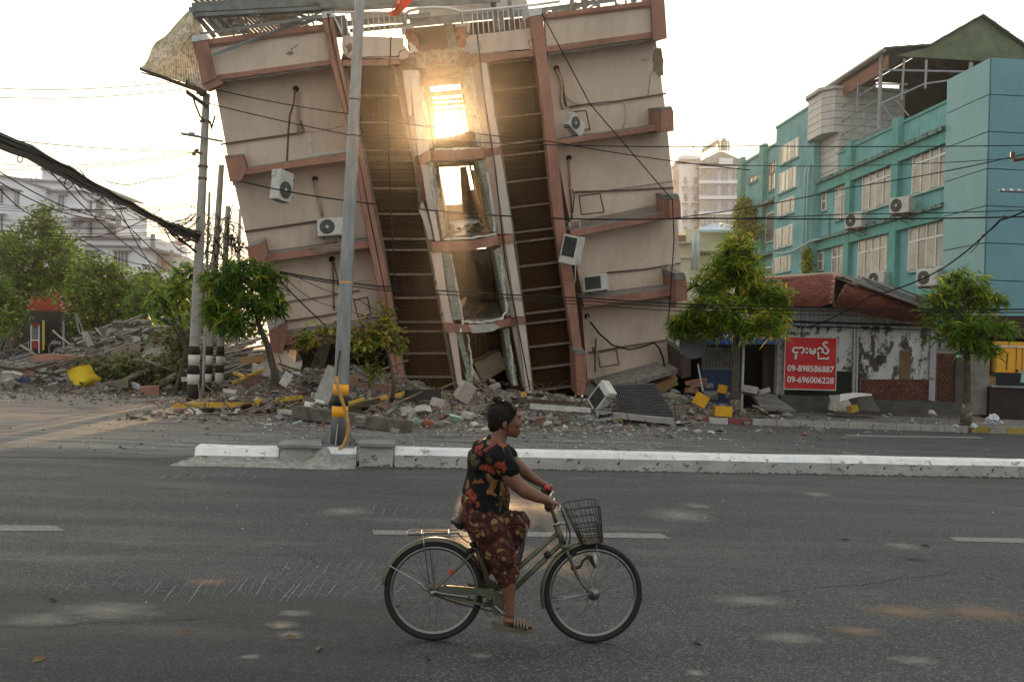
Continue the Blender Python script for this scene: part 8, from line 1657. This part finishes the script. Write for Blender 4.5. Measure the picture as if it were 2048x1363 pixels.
# front light, dynamo bracket, basket support
g = G(); g.prism([B(1171, 1110, -.035), B(1184, 1111, -.035), B(1193, 1134, -.035), B(1189, 1136, -.035)], bn * .07); g.build('headlight', blk, bike); g = G(); g.ball(B(1189, 1118, 0), (.016, .032, .045)); g.build('headlight_lens', mat('lens', (.5, .5, .48), rough=.1, spec=.8), bike, True)
bt(SP([(1142, 1136, -.05), (1160, 1132, -.045), (1166, 1120, -.04), (1176, 1114, -.03)]), [.011] * 6 + [.008] * 10, blk, 'light_bracket'); bt([(1150, 1122, -.05), (1158, 1121, -.05)], .006, chrome, 'bracket_bolt')
for o_ in (-.05, .05): bt(SP([(1193, 1088, o_), (1194, 1100, o_), (1200, 1120, o_), (1192, 1150, o_), (1190, 1178, o_)]), .0035, chrome, 'basket_stay', n=6)
bt([(1178, 1087, 0), (1196, 1088, 0)], .008, blk, 'basket_foot'); g = G(); g.box(B(1148, 1104, -.02), (.03, .05, .03)); g.build('front_brake', blk, bike)
# ---- wire basket: rounded-rectangle hoops of thin wire
bk_t = [B(1128, 1012), B(1196, 1003)]; bk_b = [B(1160, 1084), B(1204, 1078)]
def hoop(t, n=20):      # t 0 rim .. 1 base
 a, b_ = bk_t[0].lerp(bk_b[0], t), bk_t[1].lerp(bk_b[1], t); hw_ = lerp(.165, .115, t); c = (a + b_) / 2; hx = (b_ - a) / 2; pts = []
 for i in range(n):
  an = 2 * math.pi * i / n; ca, sa = math.cos(an), math.sin(an); e = .45; x = math.copysign(abs(ca) ** e, ca); y = math.copysign(abs(sa) ** e, sa); dip = 0
  pts.append(c + hx * x + bn * hw_ * y + V((0, 0, dip)))
 return pts
for t in (0, .2, .4, .6, .72, .80, .88, .95): g = G(); g.tube(hoop(t), .0036 if t == 0 else .0021, 5, closed=True); g.build('basket_hoop', blk, bike)
H0 = [hoop(t) for t in (0, .33, .66, 1)]
for i in range(20): g = G(); g.tube([h[i] for h in H0], .0019, 4); g.build('basket_wire', blk, bike)
hb_ = hoop(1); g = G(); g.prism([p for p in hb_], V((0, 0, .004)));
for t in (.62, .68, .74, .80, .86, .92, .98): g.tube(hoop(t), .0016, 4, closed=True)
H1 = [hoop(.6), hoop(1)]
for i in range(20):
 for s_ in (0, .33, .66): j = (i + 1) % 20; g.tube([H1[0][i].lerp(H1[0][j], s_), H1[1][i].lerp(H1[1][j], s_)], .0012, 3)
g.build('basket_mesh', blk, bike)
# ================================================================ the rider
person = thing('person', B(990, 1180), 'woman with tied-up dark hair in a floral blouse and patterned trousers riding the bicycle', 'person')
def volume(g, vox, it=6, fac=.5, disp=None):
 me = bpy.data.meshes.new('tmp'); me.from_pydata(g.v, [], g.f); o = bpy.data.objects.new('tmp', me); scene.collection.objects.link(o)
 m = o.modifiers.new('r', 'REMESH'); m.mode = 'VOXEL'; m.voxel_size = vox; s_ = o.modifiers.new('s', 'SMOOTH'); s_.iterations = it; s_.factor = fac
 dg = bpy.context.evaluated_depsgraph_get(); e = o.evaluated_get(dg); r = bpy.data.meshes.new_from_object(e); n = len(r.vertices); co = np.empty(n * 3); r.vertices.foreach_get('co', co); co = co.reshape(-1, 3)
 if disp:
  no = np.empty(n * 3); r.vertices.foreach_get('normal', no); no = no.reshape(-1, 3); co = co + no * np.array([disp(V(c), V(nn)) for c, nn in zip(co, no)])[:, None]
 fs = [tuple(p.vertices) for p in r.polygons]; bpy.data.objects.remove(o); bpy.data.meshes.remove(r); return co, fs
def limb(g, pts, rs, n=14):
 """tapered rounded limb through joints"""
 g.tube(pts, rs, n)
 for p, r in zip(pts, rs): g.ball(p, r * .995, None, n, 8)
k1 = .3225 / 100          # metres per survey pixel at the bicycle
body = G()
HC = B(1012, 838)         # skull centre
fd = bd                   # facing
def hp(dx, dy, off=0.0): return HC + bd * (dx * k1) - V((0, 0, 1)) * (dy * k1) + bn * off      # head-local: px right, px down
body.ball(hp(-5, -2), (.092, .074, .098), None, 18, 12)                       # cranium
body.ball(hp(9, 3), (.070, .066, .085), None, 16, 10)                          # face mass
body.ball(hp(11, 18), (.052, .056, .050), None, 14, 10); body.ball(hp(20, 30), (.024, .026, .022), None, 12, 8)   # jaw, chin
body.ball(hp(12, 27), (.036, .044, .024), None, 12, 8); body.ball(hp(25, -9), (.020, .050, .018), None, 12, 8)     # under jaw, brow
body.tube([hp(26.5, -5), hp(28.5, 3), hp(31, 10)], [.009, .010, .0125], 8); body.ball(hp(30.3, 11.5), (.0125, .017, .010)); body.ball(hp(27.2, 21), (.012, .026, .0085)); body.ball(hp(26.6, 25.5), (.0115, .023, .0085))   # nose, lips
for s_ in (-1, 1):
 body.ball(hp(20, 8, .036 * s_), (.026, .024, .028), None, 12, 8)           # cheeks
 body.ball(hp(-4, 8, .073 * s_), (.016, .008, .028), Euler((0, .15, 0)), 10, 8); body.ball(hp(-3, 15, .070 * s_), (.009, .008, .012))   # ears
limb(body, [hp(-8, 10), hp(-14, 34), hp(-20, 56)], [.056, .056, .075])         # neck
body.ball(hp(-30, 66), (.11, .17, .09), None, 18, 12)                          # upper back and shoulders (under the blouse)
limb(body, [B(984, 925, -.02), B(972, 985, -.0), B(955, 1030, 0)], [.11, .125, .13])
# arms
SN, EN, WN_ = B(1000, 912, -.19), B(1036, 970, -.24), B(1094, 1000, -.26)
limb(body, [SN, B(1012, 935, -.21), B(1025, 957, -.235), EN, B(1052, 982, -.25), B(1075, 993, -.255), WN_], [.066, .058, .053, .047, .047, .037, .026])
SF, EF, WF = B(1002, 905, .17), B(1042, 938, .2), B(1082, 966, .23)
limb(body, [SF, B(1022, 920, .19), EF, B(1060, 952, .22), WF], [.062, .052, .045, .038, .026])
def hand(w, g0, g1, side):
 """closed hand: palm on top of the grip, four fingers wrapping it, thumb round the inner side"""
 ax = (g1 - g0).normalized(); c = g0.lerp(g1, .45); to = (c - w); to = (to - ax * to.dot(ax)).normalized(); up_ = ax.cross(to)
 if up_.z < 0: up_ = -up_
 body.tube([w, w.lerp(c, .55) + up_ * .018, c + up_ * .026 - to * .004], [.024, .031, .027], 12, flat=.72); body.ball(c + up_ * .024 - to * .008, (.036, .036, .017), None, 12, 8)
 for k in range(4):
  cc_ = c + ax * (.034 - k * .0225); r0 = .027 - .001 * k; rr = (.0092, .0098, .0092, .008)[3 - k]; pts = []
  for j in range(8):
   a = R(70 - j * (34 - 1.5 * abs(k - 2))); pts.append(cc_ + up_ * math.sin(a) * r0 * (1.12 if j < 3 else 1) + to * math.cos(a) * r0 * (1.2 if 1 < j < 5 else 1.05))
  pts = [cc_ * .4 + c * .6 + up_ * .028 - to * .004] + pts; body.tube(pts, [rr * 1.15] + [rr * (1 - .035 * j) for j in range(8)], 8); body.ball(pts[-1], rr * .75)
 ti = c + ax * .045; pts = [w.lerp(c, .6) + ax * .024 + up_ * .01, ti - to * .012 + up_ * .012, ti + ax * .004 + to * .006 - up_ * .012, ti - ax * .004 + to * .02 - up_ * .02]; body.tube(pts, [.013, .0115, .010, .0085], 8); body.ball(pts[-1], .0085)
hand(WN_, GN0, GN1, -1); hand(WF, GF0, GF1, 1)
# lower legs and feet
limb(body, [B(1010, 1112, -.12), B(1016, 1150, -.125), B(1017, 1180, -.125), B(1019, 1205, -.13), B(1019, 1228, -.13)], [.06, .052, .046, .032, .029])
def foot(an, toe, off, dz=0):
 a, t = B(*an, off), B(*toe, off); d_ = (t - a).normalized(); s_ = bn
 body.tube([a - d_ * .03 - V((0, 0, .002)), a + V((0, 0, .0)), a.lerp(t, .45) + V((0, 0, .004)), a.lerp(t, .8), t - d_ * .01], [.026, .032, .033, .030, .018], 12, flat=.72)
 for k in range(5):
  o_ = (k - 2) * .0155; L = (.022, .030, .028, .022, .016)[k] if off < 0 else .02; b_ = t - d_ * .03 + s_ * o_; body.tube([b_, b_ + d_ * (L * .8), b_ + d_ * (L + .008) - V((0, 0, .005))], [.0105 if k == 0 else .0085, .009, .007], 8)
foot((1016, 1240), (1062, 1249), -.13); limb(body, [B(1035, 1060, .12), B(1000, 1110, .125), B(965, 1150, .13)], [.055, .05, .034]); foot((962, 1158), (1000, 1168), .13)
co, fs = volume(body, .0042, 5, .45)
skin = mat('brown_skin', (.125, .052, .029), (.16, .07, .04), 9, .48, bump=.08, bsc=120, spec=.4)
sb = skin.node_tree.nodes['Principled BSDF']; sb.inputs['Subsurface Weight'].default_value = .06; sb.inputs['Subsurface Radius'].default_value = (.02, .008, .004); sb.inputs['Subsurface Scale'].default_value = .5
bo = mesh_obj('body', co, fs, skin, person, True)
# face details
for s_ in (-1, 1):
 g = G(); g.ball(hp(24.2, .6, .031 * s_), (.0105, .014, .0065)); g.build('eye', mat('eye_dark', (.03, .02, .018), rough=.2), person, True)
 g = G(); g.tube([hp(26.5, -6.5, .016 * s_), hp(27, -8, .03 * s_), hp(21, -6, .052 * s_)], [.003, .004, .002], 6); g.build('eyebrow', mat('hair_black', (.006, .005, .0045), (.018, .011, .008), 14, .5, stretch=(1, 1, .3), spec=.12, bump=.5, bsc=150, bdist=.008), person, True)
g = G(); g.ball(hp(27.5, 20.8), (.0125, .021, .0042)); g.ball(hp(26.9, 25), (.0120, .019, .005)); g.build('lips', mat('lip_brown', (.22, .075, .055), rough=.45), person, True)
# hair
hg_ = G(); hg_.ball(hp(-8, -5), (.100, .082, .102), None, 20, 14); hg_.ball(hp(-20, 8), (.056, .070, .070), None, 14, 10); hg_.ball(hp(2, -22), (.076, .066, .038), Euler((0, .22, 0)), 14, 10); hg_.ball(hp(-18, 20), (.036, .05, .04))
hg_.ball(hp(-20, -39), (.031, .030, .027), None, 12, 8); hg_.tube([hp(-12, -28), hp(-17, -34), hp(-22, -38)], [.03, .022, .022], 10)
co, fs = volume(hg_, .0055, 4, .5, lambda c, n: .0035 * mnoise.noise(V((c.x * 60, c.y * 60, c.z * 160))))
# trim the hair back from the face by pulling it inside the head
pl = hp(12, -6); out = []
for c in co:
 c = V(c); d_ = (c - pl).dot((bd * .86 + V((0, 0, -.5))).normalized()); out.append((c - (c - hp(-4, -2)) * .22 * sm(0, .03, d_))[:] if d_ > 0 else c[:])
mesh_obj('hair', out, fs, MATS['hair_black'], person, True)
g = G(); rgh = random.Random(2)
for k in range(46):
 a = hp(-26, -18, rgh.uniform(-.02, .02)); d_ = V((-rgh.uniform(.3, 1), rgh.uniform(-.4, .4), rgh.uniform(-.8, .9))).normalized(); L = rgh.uniform(.03, .085); g.tube([a, a + d_ * L * .5, a + d_ * L + V((0, 0, -L * .6))], [.0025, .0018, .0006], 4)
g.ball(hp(-30, -20), (.02, .02, .016)); g.build('hair_tuft', mat('hair_reddish', (.05, .014, .008), rough=.5), person)
g = G()
for k in range(150):      # combed strands lying over the skull toward the knot
 s_ = rgh.choice([-1, 1]); a0 = rgh.uniform(-40, 150); t0 = R(a0); st_ = V((12 + rgh.uniform(-22, 0), 0, 0)); pts = []
 th0, th1 = R(rgh.uniform(-20, 60)), R(rgh.uniform(95, 150)); lat = rgh.uniform(.15, 1.0)
 for j in range(8):
  t = j / 7; th = lerp(th0, th1, t); la = lat * (1 - .75 * t); rr_ = 1.015 + .02 * rgh.random() * math.sin(t * 3)
  pts.append(hp(-8, -5) + (bd * math.cos(th) * .100 * math.sqrt(1 - la * la * .8) + V((0, 0, 1)) * math.sin(th) * .102 * math.sqrt(1 - la * la * .6)) * rr_ + bn * s_ * la * .082 * rr_)
 g.tube(pts, [.0016] * 7 + [.0006], 3)
o = g.build('hair_strands', MATS['hair_black'], person); o['kind'] = 'stuff'
g = G(); g.tube([hp(-9, -33, -.03), hp(-6, -37, 0), hp(-9, -34, .03)], .006, 6); g.build('hair_clip', mat('hair_clip_pale', (.75, .55, .35), rough=.3), person, True)
g = G(); g.ring(hp(-21, -29), (.6, 0, .6), .022, .005, 14, 6); g.build('hair_band', mat('hair_band_amber', (.35, .16, .06), rough=.5), person, True)
# ---- blouse
bl = G()
limb(bl, [B(986, 912, 0), B(978, 945, 0), B(972, 985, 0), B(966, 1022, 0)], [.124, .148, .155, .150], 20)
bl.ball(B(977, 900, 0), (.115, .19, .075), Euler((0, .25, 0)), 20, 12); bl.ball(B(986, 938, -.02), (.125, .16, .13), None, 18, 12); bl.ball(B(995, 945, 0), (.078, .14, .075), None, 16, 10); bl.ball(B(959, 925, 0), (.085, .165, .12), None, 16, 12)
bl.ball(B(975, 1015, 0), (.135, .165, .10), None, 18, 12); bl.ball(B(990, 1035, -.06), (.06, .10, .06), None, 14, 10)
limb(bl, [SN + V((-.01, 0, .01)), B(1010, 925, -.215), B(1019, 937, -.225)], [.088, .080, .075], 16); limb(bl, [SF + V((-.01, 0, .01)), B(1018, 912, .19)], [.075, .064], 16)
limb(bl, [hp(-24, 44), hp(-18, 50)], [.052, .068], 16)
def wr(c, n): return .015 * mnoise.noise(V((c.x * 9, c.y * 7, c.z * 6 + c.x * 5))) + .009 * mnoise.noise(V((c.x * 22 + c.z * 10, c.y * 14, c.z * 9))) - .004
co, fs = volume(bl, .008, 8, .5, wr)
def floral(name, base, c1, c2, c3, c4, sc, thr, warp):
 m = bpy.data.materials.new(name); m.use_nodes = True; N, L = m.node_tree.nodes, m.node_tree.links; b = N['Principled BSDF']; b.inputs['Roughness'].default_value = .85; b.inputs['Specular IOR Level'].default_value = .2
 geo = N.new('ShaderNodeNewGeometry'); nz = N.new('ShaderNodeTexNoise'); nz.inputs['Scale'].default_value = sc * .9; nz.inputs['Detail'].default_value = 2; L.new(geo.outputs['Position'], nz.inputs['Vector'])
 sub = N.new('ShaderNodeVectorMath'); sub.operation = 'MULTIPLY_ADD'; L.new(nz.outputs['Color'], sub.inputs[0]); sub.inputs[1].default_value = (warp,) * 3; L.new(geo.outputs['Position'], sub.inputs[2])
 vo = N.new('ShaderNodeTexVoronoi'); vo.inputs['Scale'].default_value = sc; vo.inputs['Randomness'].default_value = .9; L.new(sub.outputs[0], vo.inputs['Vector']); se = N.new('ShaderNodeSeparateColor'); L.new(vo.outputs['Color'], se.inputs[0])
 cr = N.new('ShaderNodeValToRGB'); cr.color_ramp.interpolation = 'CONSTANT'; E = cr.color_ramp.elements; E[0].position = 0; E[0].color = (*base, 1); E[1].position = thr; E[1].color = (*c1, 1)
 for p, c in ((thr + (1 - thr) * .3, c2), (thr + (1 - thr) * .55, c3), (thr + (1 - thr) * .78, c4)): e = E.new(p); e.color = (*c, 1)
 L.new(se.outputs[0], cr.inputs[0])
 # petal edges and veins: darker toward cell rims, streaks by noise
 v2 = N.new('ShaderNodeTexVoronoi'); v2.feature = 'DISTANCE_TO_EDGE'; v2.inputs['Scale'].default_value = sc; v2.inputs['Randomness'].default_value = .9; L.new(sub.outputs[0], v2.inputs['Vector'])
 r2 = N.new('ShaderNodeValToRGB'); r2.color_ramp.elements[0].position = .06; r2.color_ramp.elements[1].position = .13; L.new(v2.outputs['Distance'], r2.inputs[0])
 mx = N.new('ShaderNodeMix'); mx.data_type = 'RGBA'; L.new(r2.outputs[0], mx.inputs[0]); mx.inputs['A'].default_value = (*base, 1); L.new(cr.outputs[0], mx.inputs['B'])
 n3 = N.new('ShaderNodeTexNoise'); n3.inputs['Scale'].default_value = sc * 4; n3.inputs['Detail'].default_value = 4; L.new(sub.outputs[0], n3.inputs['Vector']); r3 = N.new('ShaderNodeValToRGB'); r3.color_ramp.elements[0].position = .42; r3.color_ramp.elements[1].position = .58; L.new(n3.outputs[0], r3.inputs[0])
 m2 = N.new('ShaderNodeMix'); m2.data_type = 'RGBA'; m2.blend_type = 'MULTIPLY'; m2.inputs[0].default_value = .55; L.new(mx.outputs['Result'], m2.inputs['A']); L.new(r3.outputs[0], m2.inputs['B']); L.new(m2.outputs['Result'], b.inputs['Base Color']); return m
fl1 = floral('blouse_floral', (.006, .007, .010), (.32, .10, .028), (.28, .05, .03), (.08, .065, .028), (.28, .14, .05), 12, .40, .16)
mesh_obj('blouse', co, fs, fl1, person, True)
# ---- trousers
tr = G()
limb(tr, [B(966, 1022, 0), B(964, 1036, 0)], [.140, .125], 20); tr.ball(B(955, 1030, 0), (.105, .17, .10), None, 18, 12); tr.ball(B(944, 1030, 0), (.085, .15, .085), None, 16, 10); tr.ball(B(940, 1005, 0), (.06, .13, .09), None, 16, 10)
limb(tr, [B(966, 1046, -.09), B(985, 1072, -.11), B(998, 1098, -.12), B(1006, 1120, -.125), B(1013, 1145, -.125), B(1015, 1160, -.125)], [.120, .114, .108, .098, .080, .062], 20)
limb(tr, [B(975, 1040, .09), B(1005, 1045, .11), B(1036, 1046, .12)], [.11, .10, .082], 18); limb(tr, [B(1036, 1046, .12), B(1012, 1085, .125), B(985, 1115, .13), B(962, 1138, .13)], [.078, .085, .075, .058], 18)
def wr2(c, n): return .017 * mnoise.noise(V((c.x * 11, c.y * 9, c.z * 8 - c.x * 6))) + .011 * mnoise.noise(V((c.x * 24, c.y * 18, c.z * 16)))
co, fs = volume(tr, .009, 8, .5, wr2)
fl2 = floral('trousers_print', (.045, .014, .012), (.13, .035, .025), (.24, .16, .08), (.11, .04, .03), (.19, .06, .035), 26, .35, .03)
mesh_obj('trousers', co, fs, fl2, person, True)
# hem of cloth falling from the far knee
vs = []; ra = [(1030, 1022), (1046, 1028), (1058, 1040)]; rb_ = [(1010, 1110), (1028, 1125), (1038, 1132)]
E0 = [(1050, 1030), (1058, 1044), (1054, 1070), (1048, 1100), (1040, 1128)]; E1 = [(1030, 1030), (1046, 1060), (1040, 1080), (1034, 1105), (1028, 1132)]
hemm = floral('hem_print', (.20, .18, .18), (.25, .09, .08), (.28, .26, .26), (.16, .1, .1), (.3, .28, .28), 60, .4, .02)
for j, (a, b_) in enumerate(zip(SP(E0, 4), SP(E1, 4))):
 for i in range(6): t = i / 5; vs.append(B(lerp(a[0], b_[0], t), lerp(a[1], b_[1], t), .07 + .02 * math.sin(t * 6 + j * .4)))
mesh_obj('trouser_hem', vs, [(j * 6 + i, j * 6 + i + 1, (j + 1) * 6 + i + 1, (j + 1) * 6 + i) for j in range(16) for i in range(5)], hemm, person, True)
# ---- sandals
sd = mat('olive_sandal', (.085, .08, .055), (.12, .11, .08), 8, .7)
for (q, off) in ((((985, 1244), (990, 1252), (1020, 1256), (1050, 1260), (1070, 1257)), -.13), (((935, 1164), (940, 1168), (965, 1172), (990, 1176), (1004, 1175)), .13)):
 n = 12; pts = [B(*p[:2], off) for p in SP([(x, y, 0) for x, y in q], 3)]; vs = []
 for i, p in enumerate(pts):
  t = i / (len(pts) - 1); w = .036 + .016 * math.sin(t * 2.6 + .3) - .012 * (t > .9) - .01 * (t < .05); vs += [p - bn * w + V((0, 0, .014)), p + bn * w + V((0, 0, .014)), p + bn * w * .95 - V((0, 0, .012)), p - bn * w * .95 - V((0, 0, .012))]
 m_ = len(pts); mesh_obj('sandal', vs, [(i * 4 + k, i * 4 + (k + 1) % 4, i * 4 + 4 + (k + 1) % 4, i * 4 + 4 + k) for i in range(m_ - 1) for k in range(4)] + [(3, 2, 1, 0), ((m_ - 1) * 4, (m_ - 1) * 4 + 1, (m_ - 1) * 4 + 2, (m_ - 1) * 4 + 3)], sd, person)
 x0 = 1028 if off < 0 else 972; y0 = 1245 if off < 0 else 1164
 for k in range(5):
  g = G(); c0 = B(x0 + k * 6.2, y0 + 6 + k * 1.4, off); pts = [c0 + bn * (-.046 + .0 * j) * math.cos(j * math.pi / 8) + V((0, 0, .008 + (.046 - .004 * k) * math.sin(j * math.pi / 8))) for j in range(9)]; g.tube(pts, .0112, 8, flat=.6); g.build('sandal_strap', mat('sandal_strap', (.15, .145, .115), rough=.7), person, True)
# ================================================================ haze
hz = G(); lo, hi = V((-450, -65, -1)), V((450, 450, 36)); hz.box((lo + hi) / 2, hi - lo)
hm = bpy.data.materials.new('haze_air'); hm.use_nodes = True; nt = hm.node_tree; nt.nodes.remove(nt.nodes['Principled BSDF']); v_ = nt.nodes.new('ShaderNodeVolumePrincipled')
v_.inputs['Color'].default_value = (.95, .93, .88, 1); v_.inputs['Density'].default_value = .00062; v_.inputs['Anisotropy'].default_value = .93; nt.links.new(v_.outputs[0], nt.nodes['Material Output'].inputs['Volume'])
o = hz.build('haze', hm); tag(o, kind='stuff')
